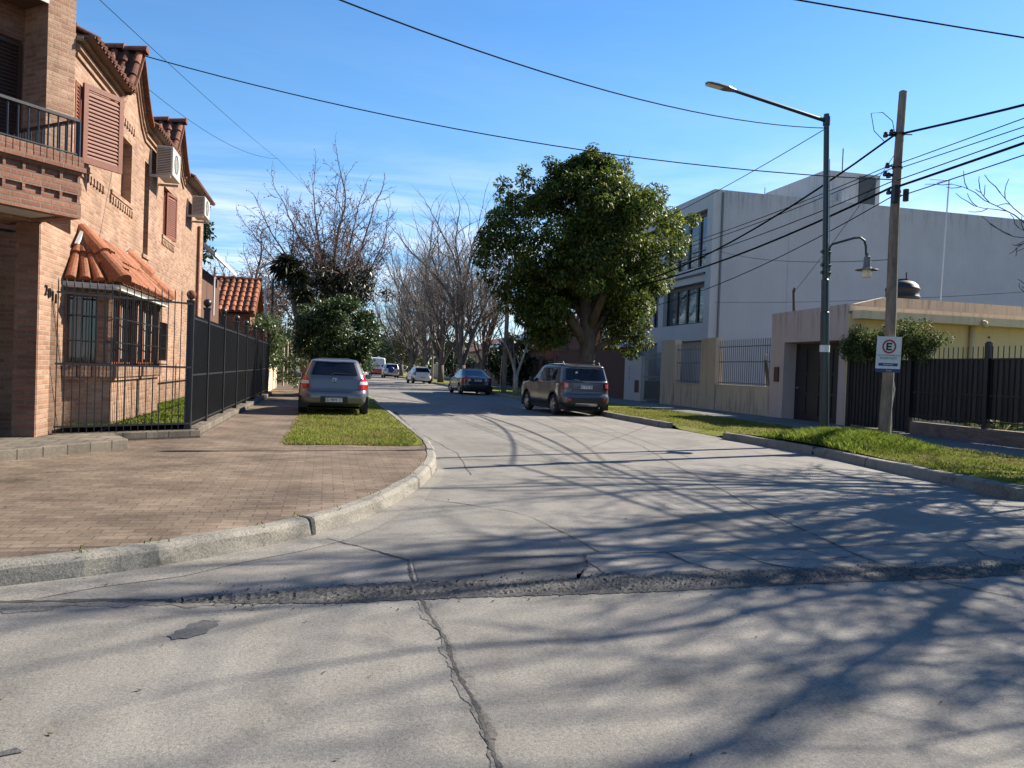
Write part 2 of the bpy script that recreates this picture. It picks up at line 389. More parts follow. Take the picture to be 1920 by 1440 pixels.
MT['rubber'] = basic('tyre rubber', (0.016, 0.016, 0.016), 0.8, var=0.3)
MT['plastic'] = basic('black bumper plastic', (0.02, 0.02, 0.021), 0.55, var=0.2)
MT['rim'] = basic('alloy rim', (0.42, 0.42, 0.43), 0.3, metal=0.85, var=0.15)
MT['steel'] = basic('bright steel', (0.6, 0.6, 0.6), 0.22, metal=1.0, var=0.1)
MT['car_glass'] = glass_dark('tinted car glass', (0.006, 0.008, 0.012), 0.05, 0.4)
MT['lens_red'] = basic('red lamp lens', (0.40, 0.008, 0.012), 0.12, var=0.1, coat=0.6)
MT['lens_clear'] = basic('clear lamp lens', (0.62, 0.60, 0.58), 0.12, var=0.1, coat=0.6)
MT['lens_dark'] = basic('dark lamp lens', (0.07, 0.006, 0.008), 0.12, var=0.1, coat=0.6)
MT['plate_face'] = basic('number plate face', (0.62, 0.63, 0.64), 0.4, var=0.05)
MT['paint_champagne'] = car_paint('champagne grey paint', (0.118, 0.118, 0.122), 0.3)
MT['paint_graphite'] = car_paint('grey bronze paint', (0.078, 0.081, 0.090), 0.3)
MT['paint_dark'] = car_paint('dark blue grey paint', (0.022, 0.03, 0.038), 0.4)
MT['paint_white'] = car_paint('white car paint', (0.66, 0.66, 0.66), 0.0, 0.35)
MT['paint_silver'] = car_paint('silver paint', (0.42, 0.43, 0.45), 0.6)
MT['paint_red'] = car_paint('red van paint', (0.38, 0.03, 0.03), 0.0, 0.4)
MT['tank'] = basic('black tank plastic', (0.02, 0.019, 0.019), 0.6, var=0.3)
MT['bark_magnolia'] = bark('magnolia bark', (0.13, 0.105, 0.09), 7)
MT['bark_grey'] = bark('grey brown bark', (0.135, 0.112, 0.095), 8)
MT['bark_sunlit'] = bark('sunlit grey twig bark', (0.24, 0.20, 0.165), 8)  # lighter than the trunk: sun on the upper twigs put into the colour
MT['bark_red'] = bark('reddish twig bark', (0.16, 0.105, 0.085), 8)
MT['bark_pale'] = bark('pale peeling bark', (0.46, 0.38, 0.30), 5)
MT['seeds'] = basic('dry seed balls', (0.14, 0.085, 0.055), 0.9, var=0.5)
MT['leaf_magnolia'] = foliage('magnolia leaves', (0.026, 0.052, 0.012), (0.066, 0.105, 0.018), (0.24, 0.25, 0.035), 0.46, 0.5, 0.3)
MT['leaf_bush'] = foliage('glossy bush leaves', (0.016, 0.036, 0.010), (0.036, 0.068, 0.016), (0.14, 0.18, 0.05), 0.16, 0.42, 0.35)
MT['leaf_hedge'] = foliage('hedge leaves', (0.03, 0.055, 0.015), (0.06, 0.095, 0.028), (0.16, 0.19, 0.07), 0.3, 0.45, 0.4)
MT['leaf_dark'] = foliage('dark evergreen leaves', (0.014, 0.026, 0.010), (0.026, 0.046, 0.016), (0.06, 0.085, 0.028), 0.2, 0.5, 0.3)
MT['leaf_olive'] = foliage('olive brown leaves', (0.04, 0.04, 0.018), (0.075, 0.07, 0.03), (0.14, 0.12, 0.05), 0.25, 0.6, 0.3)
MT['leaf_palm'] = foliage('strap leaves', (0.014, 0.022, 0.009), (0.028, 0.036, 0.014), (0.075, 0.068, 0.03), 0.15, 0.45, 0.4)
MT['leaf_fence'] = foliage('small fence plant leaves', (0.035, 0.055, 0.016), (0.075, 0.105, 0.028), (0.22, 0.24, 0.07), 0.35, 0.65, 0.15)
MT['grass_short'] = foliage('short grass', (0.10, 0.138, 0.018), (0.175, 0.215, 0.03), (0.26, 0.265, 0.06), 0.35, 0.7, 0.15, dry=(0.25, 0.205, 0.085))
MT['grass_tall'] = foliage('tall lush grass', (0.085, 0.13, 0.016), (0.145, 0.20, 0.026), (0.24, 0.28, 0.055), 0.45, 0.6, 0.2)

def lawn_mat():
    m, nt, N, L, b = new_mat('lawn soil and turf'); b.inputs['Roughness'].default_value = 0.95; b.inputs['Specular IOR Level'].default_value = 0.05
    co = n_coord(nt); a = n_noise(nt, co, 0.9, 6, 0.7); f = n_noise(nt, co, 26, 5, 0.75)
    x = n_ramp(nt, a, [(0.28, (0.20, 0.18, 0.07)), (0.46, (0.17, 0.175, 0.04)), (0.7, (0.13, 0.16, 0.024))])
    x = n_mix(nt, 1.0, x, n_ramp(nt, f, [(0.2, 0.55), (0.8, 1.3)]), 'MULTIPLY')
    L.new(x, b.inputs['Base Color']); n_bump(nt, f, 0.9, 0.04, b); return m
MT['lawn'] = lawn_mat()

def concrete_mat(name, base, grime=0.45, grain=0.5, streak=True):
    m, nt, N, L, b = new_mat(name); b.inputs['Roughness'].default_value = 0.82; b.inputs['Specular IOR Level'].default_value = 0.3
    co = n_coord(nt); c = Vector(base)
    big = n_noise(nt, co, 0.55, 7, 0.66, 0.6); mid = n_noise(nt, co, 2.6, 6, 0.7, 0.3); fine = n_noise(nt, co, 55, 4, 0.8)
    x = n_ramp(nt, big, [(0.3, c * 0.74), (0.45, c * 0.93), (0.56, c * 1.03), (0.72, c * 1.18)])
    x = n_mix(nt, 1.0, x, n_ramp(nt, mid, [(0.26, 1 - grime * 0.75), (0.45, 0.97), (0.55, 1.02), (0.75, 1.14)]), 'MULTIPLY')
    if streak:                                              # brushed, tyre-worn streaks along the traffic
        s1 = n_noise(nt, n_coord(nt, scale=(1.6, 0.16, 1)), 1.4, 5, 0.6)
        x = n_mix(nt, 1.0, x, n_ramp(nt, s1, [(0.3, 0.86), (0.7, 1.06)]), 'MULTIPLY')
    x = n_mix(nt, 1.0, x, n_ramp(nt, fine, [(0.25, 1 - grain * 1.1), (0.5, 1.0), (0.75, 1 + grain * 0.7)]), 'MULTIPLY')
    agg = n_noise(nt, co, 150, 2, 0.6); x = n_mix(nt, 1.0, x, n_ramp(nt, agg, [(0.34, 0.72), (0.5, 1.0), (0.68, 1.25)]), 'MULTIPLY')
    vo = N.new('ShaderNodeTexVoronoi'); vo.inputs['Scale'].default_value = 30; L.new(co, vo.inputs['Vector'])
    pit = n_ramp(nt, vo.outputs['Distance'], [(0.04, 0.45), (0.13, 1.0)])
    gate = n_ramp(nt, n_noise(nt, co, 4.5, 3), [(0.5, 1.0), (0.62, 0.0)])
    x = n_mix(nt, 1.0, x, n_mix(nt, gate, pit, (1, 1, 1)), 'MULTIPLY')
    sp_ = n_ramp(nt, n_noise(nt, n_coord(nt, loc=(7.3, 2.1, 0)), 1.25, 6, 0.72, 0.8), [(0.60, 1.0), (0.68, 0.80), (0.78, 0.62)])
    x = n_mix(nt, 1.0, x, sp_, 'MULTIPLY')                     # drips and soaked-in stains
    L.new(x, b.inputs['Base Color'])
    p = n_bump(nt, fine, 0.55, 0.006, b); n_bump(nt, mid, 0.25, 0.03, b, p)
    return m
MT['road'] = concrete_mat('worn road concrete', (0.196, 0.181, 0.156))
MT['gutter'] = concrete_mat('pale gutter concrete', (0.218, 0.199, 0.165), streak=False)
MT['kerb'] = concrete_mat('kerb concrete', (0.212, 0.194, 0.158), 0.9, 0.6, False)
MT['path'] = concrete_mat('pavement concrete', (0.17, 0.162, 0.148), 0.6, 0.5, False)
MT['patch'] = concrete_mat('dark repair slab', (0.082, 0.081, 0.079), 0.4, 0.5, False)
MT['crack'] = basic('tar and dirt in the cracks', (0.05, 0.046, 0.04), 0.9, var=0.4, fine=60, bump=0.6, var_fine=0.5)
MT['stain'] = concrete_mat('stained concrete beside the joints', (0.145, 0.134, 0.115), 1.0, 0.7, False)
MT['gravel'] = concrete_mat('broken gravel surface', (0.068, 0.064, 0.058), 0.9, 0.9, False)
MT['soil'] = basic('bare ground', (0.12, 0.10, 0.075), 0.95, var=0.35, scale=0.5, fine=8, bump=0.4, spec=0.1)
# ------------------------------------------------------------------ ground, road, kerbs
def structure(o): o['kind'] = 'structure'; return o
KL = [(-60, 0.6), (-30, 1.9), (-9, 3.35), (-5, 4.05), (-3, 4.66), (-1.85, 5.17), (-1.04, 5.57), (-0.05, 6.48), (0.48, 7.33), (1.04, 8.74), (1.46, 10.3), (1.68, 11.7), (1.79, 13.0), (1.83, 14.3), (1.84, 20), (1.85, 40), (1.86, 90), (1.9, 260)]
KR = [(8.72, -40), (8.68, 4), (8.66, 7.98), (8.70, 9.4), (8.92, 11.3), (9.10, 13.0), (9.06, 14.6), (8.95, 16.2)]
KR2 = [(8.96, 19.2), (8.97, 24), (9.02, 40), (9.05, 90), (9.1, 260)]

def refine(path, step=0.35, far=40):
    """Catmull-Rom through a ground path, finer where it is near"""
    out_ = []; n = len(path)
    for i in range(n - 1):
        p0, p1, p2, p3 = (Vector(path[max(0, min(n - 1, i + k))]) for k in (-1, 0, 1, 2))
        d = (p2 - p1).length
        k = max(1, int(d / step)) if min(abs(p1.y), abs(p2.y)) < far and d < 12 else 1
        if d > 5: p0, p3 = p1 - (p2 - p1), p2 + (p2 - p1)
        for j in range(k):
            t = j / k
            out_.append(0.5 * ((2 * p1) + (p2 - p0) * t + (2 * p0 - 5 * p1 + 4 * p2 - p3) * t * t + (3 * p1 - p0 - 3 * p2 + p3) * t ** 3))
    out_.append(Vector(path[-1])); return out_

def offset(path, d):
    o = []
    for i, p in enumerate(path):
        t = (path[min(i + 1, len(path) - 1)] - path[max(i - 1, 0)]).normalized()
        o.append(p + Vector((-t.y, t.x)) * d)
    return o
rk = random.Random(5)
pl = refine(KL); pr = refine(KR); pr2 = refine(KR2)

def sweep_kerb(name, path, side, h=0.15, top=0.17, seams=()):
    """side = +1: the raised side lies left of the direction of travel"""
    mb = MB(); prof = [(-0.005, -0.06), (0.0, 0.0), (0.018, h * 0.75), (0.035, h - 0.012), (0.055, h), (top, h + 0.004), (top + 0.005, -0.06)]
    rows = []
    rr = random.Random(11)
    for i, p in enumerate(path):
        rw = []
        jx, jz = rr.uniform(-.008, .008), rr.uniform(-.006, .006)
        for (o, z) in prof:
            t = (path[min(i + 1, len(path) - 1)] - path[max(i - 1, 0)]).normalized()
            q = p + Vector((-t.y, t.x)) * side * (o + (jx if z > 0 else 0)); rw.append((q.x, q.y, z + (jz if z > .1 else 0)))
        rows.append(rw)
    k = len(prof); vs = [v for r in rows for v in r]
    fs = []
    for i in range(len(path) - 1):
        for j in range(k - 1):
            f = (i * k + j, (i + 1) * k + j, (i + 1) * k + j + 1, i * k + j + 1)
            fs.append(f if side < 0 else tuple(reversed(f)))
    for e in (0, len(path) - 1): fs.append(tuple(e * k + j for j in range(k)))
    mb.add(vs, fs)
    for (a, w_) in seams:                                  # open joints: dirt-filled slots standing 3 mm proud
        p = path[a]; t = (path[a + 1] - path[a - 1]).normalized(); n = Vector((-t.y, t.x)) * side
        ring = [(p + n * (o - 0.004 if o < .06 else o), z + 0.004) for o, z in prof[1:6]]
        for (q0, z0), (q1, z1) in zip(ring, ring[1:]):
            jit = rr.uniform(-.01, .01)
            mb.quad((q0.x - t.x * w_, q0.y - t.y * w_, z0), (q0.x + t.x * w_, q0.y + t.y * w_, z0), (q1.x + t.x * (w_ + jit), q1.y + t.y * (w_ + jit), z1), (q1.x - t.x * w_, q1.y - t.y * w_, z1), 1)
    return structure(mb.build(name, [MT['kerb'], MT['crack']]))

def nearest(path, x, y): return min(range(len(path)), key=lambda i: (path[i].x - x) ** 2 + (path[i].y - y) ** 2)
sweep_kerb('kerb', pl, 1, 0.135, 0.145, [(nearest(pl, -0.05, 6.48), 0.022), (nearest(pl, 1.35, 9.8), 0.012), (nearest(pl, -2.6, 4.8), 0.01), (nearest(pl, 1.83, 16.5), 0.01)])
sweep_kerb('kerb', pr, -1, 0.15, 0.16, [(nearest(pr, 8.92, 11.3), 0.012), (nearest(pr, 9.1, 13.0), 0.05)])
sweep_kerb('kerb', pr2, -1, 0.15, 0.16, [(3, 0.02)])

# the earth: one sheet to the horizon
g = MB(); g.quad((-900, -400, -0.09), (900, -400, -0.09), (900, 1500, -0.09), (-900, 1500, -0.09)); structure(g.build('ground', MT['soil']))

# the road: concrete slab with its joints, cracks, repair slab and broken strip
rd = MB()
rd.add([(-70, -40, 0), (12, -40, 0), (12, 300, 0), (-70, 300, 0)], [(0, 1, 2, 3)])
def ribbon(pts, w0, w1=None, z=0.004, m=1, jit=0.35, step=0.05, wob=0.018, soft=False):
    w1 = w0 if w1 is None else w1
    P = []
    for a, b in zip(pts, pts[1:]):
        a, b = Vector(a), Vector(b); k = max(1, int((b - a).length / step))
        for i in range(k): P.append(a.lerp(b, i / k))
    P.append(Vector(pts[-1])); n = len(P); vs = []
    ph = rk.uniform(0, 9)
    for i, p in enumerate(P):
        t = (P[min(i + 1, n - 1)] - P[max(i - 1, 0)]).normalized(); nn = Vector((-t.y, t.x))
        w = (w0 + (w1 - w0) * i / max(1, n - 1)) * (1 + rk.uniform(-jit, jit) + 0.22 * math.sin(i * .5 + ph))
        if soft: w = (w0 + (w1 - w0) * i / max(1, n - 1)) * (1 + .35 * math.sin(i * .11 + ph) + .3 * math.sin(i * .29 + 2 * ph) + .2 * math.sin(i * .71 + 3 * ph) + rk.uniform(-.08, .08))
        w = max(w, 0.0015); c = p + nn * (wob * math.sin(i * .23 + ph) * .5 + rk.uniform(-wob, wob) * .4)
        a, b = c + nn * w / 2, c - nn * w / 2
        vs += [(a.x, a.y, z), (b.x, b.y, z)]
    rd.add(vs, [(2 * i + 1, 2 * i + 3, 2 * i + 2, 2 * i) for i in range(n - 1)], m)
ribbon([(-0.05, 6.44), (0.36, 5.94), (0.62, 5.59)], 0.014, 0.018)
ribbon([(0.60, 4.58), (0.64, 3.92), (0.635, 3.49), (0.65, 3.1), (0.64, 2.62), (0.64, 1.5)], 0.065, 0.055, z=0.0025, m=5, soft=True, step=.02)
ribbon([(-6, 4.50), (-3.2, 4.68), (-1.75, 4.79), (-0.92, 4.75), (-0.3, 4.75)], 0.30, 0.16, z=0.0025, m=5, soft=True, step=.02)
ribbon([(1.0, 5.0), (3, 5.05), (6, 5.12), (8.5, 5.2)], 0.10, 0.16, z=0.0025, m=5, soft=True, step=.02)
ribbon([(0.62, 5.60), (0.60, 5.03), (0.61, 4.46), (0.64, 3.92), (0.635, 3.49), (0.65, 3.1), (0.64, 2.62), (0.64, 1.5)], 0.019, 0.017, jit=0.7, wob=.008, step=.03)
ribbon([(1.97, 5.64), (2.93, 5.68), (3.88, 5.68), (5.02, 5.77), (6.41, 5.90), (8.6, 6.0)], 0.012, 0.010)
ribbon([(0.64, 5.645), (1.97, 5.60)], 0.006, 0.010)
ribbon([(1.97, 5.62), (1.87, 5.25), (1.76, 5.05), (1.72, 4.91)], 0.022, 0.035, jit=0.7)
ribbon([(1.93, 5.45), (1.96, 5.1), (1.82, 4.93)], 0.012)
ribbon([(6.5, 17.5), (6.15, 14.38), (5.43, 11.39), (5.07, 9.63), (4.64, 7.78), (4.44, 6.49), (4.25, 5.45), (4.26, 4.94)], 0.010, 0.018)
ribbon([(4.3, 4.62), (4.56, 4.16), (5.0, 3.6)], 0.014)
ribbon([(7.0, 40), (6.8, 24), (6.5, 17.5)], 0.02, 0.012, step=.4)
ribbon([(1.02, 8.2), (1.39, 7.93), (1.84, 7.41), (1.97, 7.08)], 0.013, 0.006)
ribbon([(1.97, 7.08), (2.07, 6.4), (2.12, 5.71)], 0.006, 0.012)
ribbon([(2.66, 5.64), (2.70, 5.3), (2.86, 4.98)], 0.016, 0.02)
ribbon([(3.20, 5.66), (3.34, 5.19), (3.52, 5.04)], 0.013, 0.02)
ribbon([(3.9, 5.66), (3.98, 5.3), (4.26, 5.12)], 0.010)
ribbon([(2.05, 5.5), (2.4, 5.3), (2.62, 5.35)], 0.006)
ribbon([(1.84, 12.6), (3.2, 12.9), (5.2, 13.6), (8.9, 14.3)], 0.008, step=.12)
ribbon([(1.86, 17.0), (5, 17.2), (8.9, 17.6)], 0.012, step=.2)
ribbon([(2.1, 24), (1.95, 18), (1.92, 14.5), (1.60, 11.6), (1.5, 10.5)], 0.06, 0.02, jit=0.7)
ribbon([(2.0, 16), (2.15, 12.5), (1.9, 10.0)], 0.010)
ribbon([(5.6, 5.75), (5.4, 5.3), (5.55, 5.1)], 0.012); ribbon([(3.45, 5.35), (3.9, 5.33), (4.3, 5.42)], 0.008)
ribbon([(-6, 4.55), (-3.2, 4.72), (-1.75, 4.84), (-0.92, 4.78), (-0.4, 4.70)], 0.10, 0.03, jit=0.8)
def flat(pts, m, z=0.004): rd.add([(x, y, z) for x, y in pts], [tuple(range(len(pts)))], m)
flat([(0.655, 5.62), (1.0, 5.625), (1.955, 5.585), (1.86, 5.25), (1.70, 4.93), (1.2, 4.96), (0.63, 4.97), (0.64, 5.3)], 2)
flat([(-0.735, 4.155), (-0.70, 4.19), (-0.705, 4.23), (-0.665, 4.26), (-0.66, 4.33), (-0.62, 4.34), (-0.60, 4.385), (-0.555, 4.372), (-0.50, 4.365), (-0.52, 4.33), (-0.505, 4.29), (-0.54, 4.24), (-0.55, 4.17), (-0.60, 4.135), (-0.63, 4.10), (-0.665, 4.11), (-0.70, 4.09), (-0.71, 4.13)], 2)
flat([(-1.08, 3.0), (-1.02, 3.035), (-0.985, 3.0), (-1.06, 2.975)], 2)
# broken strip: a coarse gravelly band, displaced
xs = np.arange(-0.85, 9.2, 0.02); ny = 19; vs = []
rs = np.random.RandomState(3)
for i, x in enumerate(xs):
    w = max(0.0, min(1.0, (x + 0.85) / 1.0)); c = 4.80 + 0.022 * (x - 1) + (0.02 * math.sin(x * 2.3))
    hw = (0.02 + 0.17 * w) * (1 - 0.35 * max(0, min(1, (x - 3.8) / 2)))
    a, b = c - hw + rs.uniform(-.012, .012), c + hw + rs.uniform(-.03, .03)
    for j in range(ny):
        t = j / (ny - 1); e = min(1, 5 * t, 5 * (1 - t))
        vs.append((x, a + (b - a) * t, 0.004 + e * max(0, rs.normal(0.002, 0.0045))))
k = ny
rd.add(vs, [(i * k + j, (i + 1) * k + j, (i + 1) * k + j + 1, i * k + j + 1) for i in range(len(xs) - 1) for j in range(k - 1)], 3)
# loose stones of the strip
for _ in range(2600):
    x = rs.uniform(-0.6, 8.5); c = 4.80 + 0.022 * (x - 1); y = c + rs.normal(0, 0.14); r = abs(rs.normal(0.003, 0.0025)) + 0.002
    z = 0.006; a = rs.uniform(0, 6.3)
    p = [(x + r * math.cos(a + t) * rs.uniform(.6, 1.3), y + r * math.sin(a + t) * rs.uniform(.6, 1.3), z) for t in (0, 2.1, 4.2)]
    rd.add(p + [(x, y, z + r * rs.uniform(.7, 1.3))], [(0, 1, 3), (1, 2, 3), (2, 0, 3)], 3)
# pale gutter along the rounded corner
go = offset(pl, -0.02); gi = offset(pl, -0.42); i0, i1 = nearest(pl, -9, 3.35), nearest(pl, 1.5, 10.6)
vs = []
for i in range(i0, i1 + 1):
    t = 1 - 0.75 * max(0, (i - i0 - (i1 - i0) * .6) / ((i1 - i0) * .4)); b = go[i].lerp(gi[i], max(.1, t * (.82 + .12 * math.sin(i * 1.3) + .10 * rs.uniform(-1, 1))))
    vs += [(go[i].x, go[i].y, 0.0045), (b.x, b.y, 0.0035)]
rd.add(vs, [(2 * i + 1, 2 * i + 3, 2 * i + 2, 2 * i) for i in range(i1 - i0)], 4)
structure(rd.build('road', [MT['road'], MT['crack'], MT['patch'], MT['gravel'], MT['gutter'], MT['stain']]))

# left pavement of brick pavers (inside the kerb), one sheet
inn = offset(pl, 0.147); ia, ib = nearest(pl, -9, 3.35), nearest(pl, 1.86, 90)
edge = [(inn[i].x, inn[i].y) for i in range(0, ib + 1)]
sw = MB(); pts = [(x, y, 0.129) for x, y in edge] + [(1.7, 260, 0.129), (-4.6, 260, 0.129), (-4.6, 26, 0.129), (-3.6, 14, 0.129), (-9, 6.5, 0.129), (-60, 4, 0.129)]
sw.add(pts, [tuple(range(len(pts)))]); structure(sw.build('pavement', MT['paver']))
# right pavement of concrete slabs and its driveways
sw = MB(); sw.quad((12.25, -40, 0.146), (14.9, -40, 0.146), (14.9, 260, 0.146), (12.25, 260, 0.146))
structure(sw.build('pavement', MT['path']))

# verges (soil and turf under the blades)
def verge(pts, z, name='lawn'):
    mb = MB(); mb.add([(x, y, z) for x, y in pts], [tuple(range(len(pts)))])
    o = mb.build(name, MT['lawn']); return structure(o)
ie = nearest(pl, 1.80, 13.2)
LV = [(-0.58, 12.38), (1.43, 12.5)] + [(inn[i].x - 0.02, inn[i].y) for i in range(nearest(pl, 1.74, 12.6), ib)] + [(-0.62, 90)]
verge(LV, 0.137)
def rverge_h(x, y):
    """height of the right verge: a low mound round the lamp post"""
    d = ((x - 10.45) / 1.25) ** 2 + ((y - 13.4) / 2.1) ** 2
    dip = max(0.0, 1 - abs(y - 17.7) / 1.75); dip = min(1, dip * 2.5) * max(0.0, 1 - (x - 8.97) / 1.3)
    return 0.154 + 0.13 * math.exp(-d) - 0.165 * dip
mb = MB(); XS = np.linspace(0, 1, 14); YS = np.concatenate([np.arange(-40, 4, 4.0), np.arange(4, 28, 0.4), np.arange(28, 261, 12.0)])
def right_edge(y):
    pp = [(8.72 + .16, -40), (8.68 + .16, 4), (8.83, 8), (8.87, 9.4), (9.09, 11.3), (9.27, 13.0), (9.23, 14.6), (9.12, 16.2), (9.12, 19.2), (9.14, 24), (9.19, 40), (9.27, 260)]
    return float(np.interp(y, [p[1] for p in pp], [p[0] for p in pp]))
vs = []
for y in YS:
    e = right_edge(y) + 0.005
    for t in XS: x = e + (12.27 - e) * t; vs.append((x, y, rverge_h(x, y)))
k = len(XS); mid = lambda i: 0.5 * (YS[i] + YS[i + 1])
mb.add(vs, [(i * k + j, i * k + j + 1, (i + 1) * k + j + 1, (i + 1) * k + j) for i in range(len(YS) - 1) for j in range(k - 1)])
structure(mb.build('lawn', MT['lawn'], smooth=True))
FY = [(-3.75, 12.35), (-2.15, 13.42), (-2.15, 26.5), (-3.9, 26.5)]
verge(FY, 0.335)
mb = MB(); mb.quad((14.95, -5, 0.2), (26, -5, 0.2), (26, 19.6, 0.2), (14.95, 19.6, 0.2)); structure(mb.build('lawn', MT['lawn']))
mb = MB(); mb.quad((14.95, 23.7, 0.15), (40, 23.7, 0.15), (40, 36.5, 0.15), (14.95, 36.5, 0.15)); structure(mb.build('courtyard', MT['path']))

# grass blades
def blades(name, pts, zs, hmin, hmax, mat, rng, width=0.006, lean=0.5, label=None, clump=1):
    n = len(pts); pts = np.asarray(pts); ang = rng.uniform(0, 2 * np.pi, n); h = rng.uniform(hmin, hmax, n)
    wv = np.stack([np.cos(ang), np.sin(ang), np.zeros(n)], 1) * width
    la = rng.uniform(0, 2 * np.pi, n); ln = rng.uniform(0.1, lean, n) * h
    base = np.column_stack([pts, zs])
    mid_ = base + np.stack([np.cos(la) * ln * .35, np.sin(la) * ln * .35, h * .6], 1)
    tip = base + np.stack([np.cos(la) * ln, np.sin(la) * ln, h], 1)
    V = np.stack([base - wv, base + wv, mid_ + wv * .8, tip, mid_ - wv * .8], 1).reshape(-1, 3)
    i = np.arange(n)[:, None] * 5
    Fq = (i + np.array([[0, 1, 2, 3, 4]]))
    o = np_mesh(name, V, Fq, mat, loops=5); o['kind'] = 'stuff'
    return o
rg = np.random.RandomState(7)
def patchy(x, y): return 0.5 + 0.5 * np.sin(x * 2.1 + 1.3 * np.sin(y * 1.1)) * np.cos(y * 1.7 + np.sin(x * 1.9))
n = 34000; y = 12.4 + (rg.rand(n) ** 1.6) * 14; x = rg.uniform(-0.60, 1.62, n) + rg.normal(0, .035, n); y = y + rg.normal(0, .035, n)
lim = np.interp(y, [12.4, 13.2, 14.3, 30], [1.38, 1.55, 1.64, 1.66]); k = (x < lim) & (rg.rand(n) < 0.25 + 0.75 * patchy(x, y))
tag(blades('grass', np.column_stack([x[k], y[k]]), np.full(k.sum(), .135), .015, .05, MT['grass_short'], rg, 0.007, 1.2), 'short grass growing on the strip behind the parked hatchback', 'grass', kind='stuff')
n = 60000; y = 6.5 + rg.rand(n) ** 1.3 * 21; x = rg.uniform(8.9, 12.25, n)
e = np.array([right_edge(v) for v in y]); k = (x > e - .045 * rg.rand(n) ** 2) & ~((y > 16.6) & (y < 19.0) & (x < 9.5)) & (rg.rand(n) < 0.2 + 0.8 * patchy(x, y))
tag(blades('grass', np.column_stack([x[k], y[k]]), np.array([rverge_h(a, b) for a, b in zip(x[k], y[k])]) - .004, .018, .06, MT['grass_short'], rg, 0.007, 1.1), 'short grass growing on the verge along the right kerb', 'grass', kind='stuff')
n = 24000; x = 10.1 + rg.normal(0, .65, n); y = 13.4 + rg.normal(0, .95, n)
e = np.array([right_edge(v) for v in y]); d = ((x - 10.1) / 1.35) ** 2 + ((y - 13.4) / 1.9) ** 2
k = (x > e - 0.06) & (d < 1.3) & (x < 12.0)
hh = 1 - 0.72 * np.clip(d[k], 0, 1.3) / 1.3
o = blades('grass', np.column_stack([x[k], y[k]]), np.array([rverge_h(a, b) for a, b in zip(x[k], y[k])]) - .01, .07 * hh, .26 * hh, MT['grass_tall'], rg, 0.007, 1.1)
tag(o, 'tall bright grass growing round the foot of the lamp post', 'grass', kind='stuff')
n = 9000; x = rg.uniform(-3.7, -2.2, n); y = rg.uniform(12.5, 24, n); k = (y > 12.4 + (x + 3.75) * .67)
tag(blades('grass', np.column_stack([x[k], y[k]]), np.full(k.sum(), .333), .03, .07, MT['grass_tall'], rg, 0.008, 1.0), 'green lawn growing under the bay window behind the railing', 'grass', kind='stuff')
# weeds in the kerb joint
wp = []
for i in range(i0, i1):
    for _ in range(3):
        q = inn[i]
        if rg.rand() < (0.85 if -1.9 < q.x < -0.7 else 0.3): wp += [(q.x + rg.normal(0, .05), q.y + rg.normal(0, .05)) for _ in range(4)]
tag(blades('weeds', np.array(wp), np.full(len(wp), .131), .012, .04, MT['grass_tall'], rg, 0.005, 1.4), 'small weeds growing along the joint behind the corner kerb', 'weeds', kind='stuff')
# fallen leaves and bits on the road
nl = 620; V, Fq = [], []
for i in range(nl):
    x, y = (rg.uniform(-2, 8), rg.uniform(2.2, 12)) if i < 380 else (rg.uniform(-3, 1.3), rg.uniform(6.8, 13.5))
    z = 0.006
    if i >= 380: z = 0.135
    r = rg.uniform(.005, .016); a = rg.uniform(0, 6.3); u = np.array([math.cos(a), math.sin(a), rg.uniform(-.2, .2)]) * r; w = np.array([-math.sin(a), math.cos(a), rg.uniform(-.2, .2)]) * r * .5
    c = np.array([x, y, z]); b = len(V); V += [c - u, c - w, c + u + (0, 0, r * .4), c + w]; Fq.append((b, b + 1, b + 2, b + 3))
kp = [i for i in range(nl)]
tag(np_mesh('litter', V, Fq, MT['leaf_olive']), 'scattered dry leaf scraps lying on the concrete road', 'litter', kind='stuff')
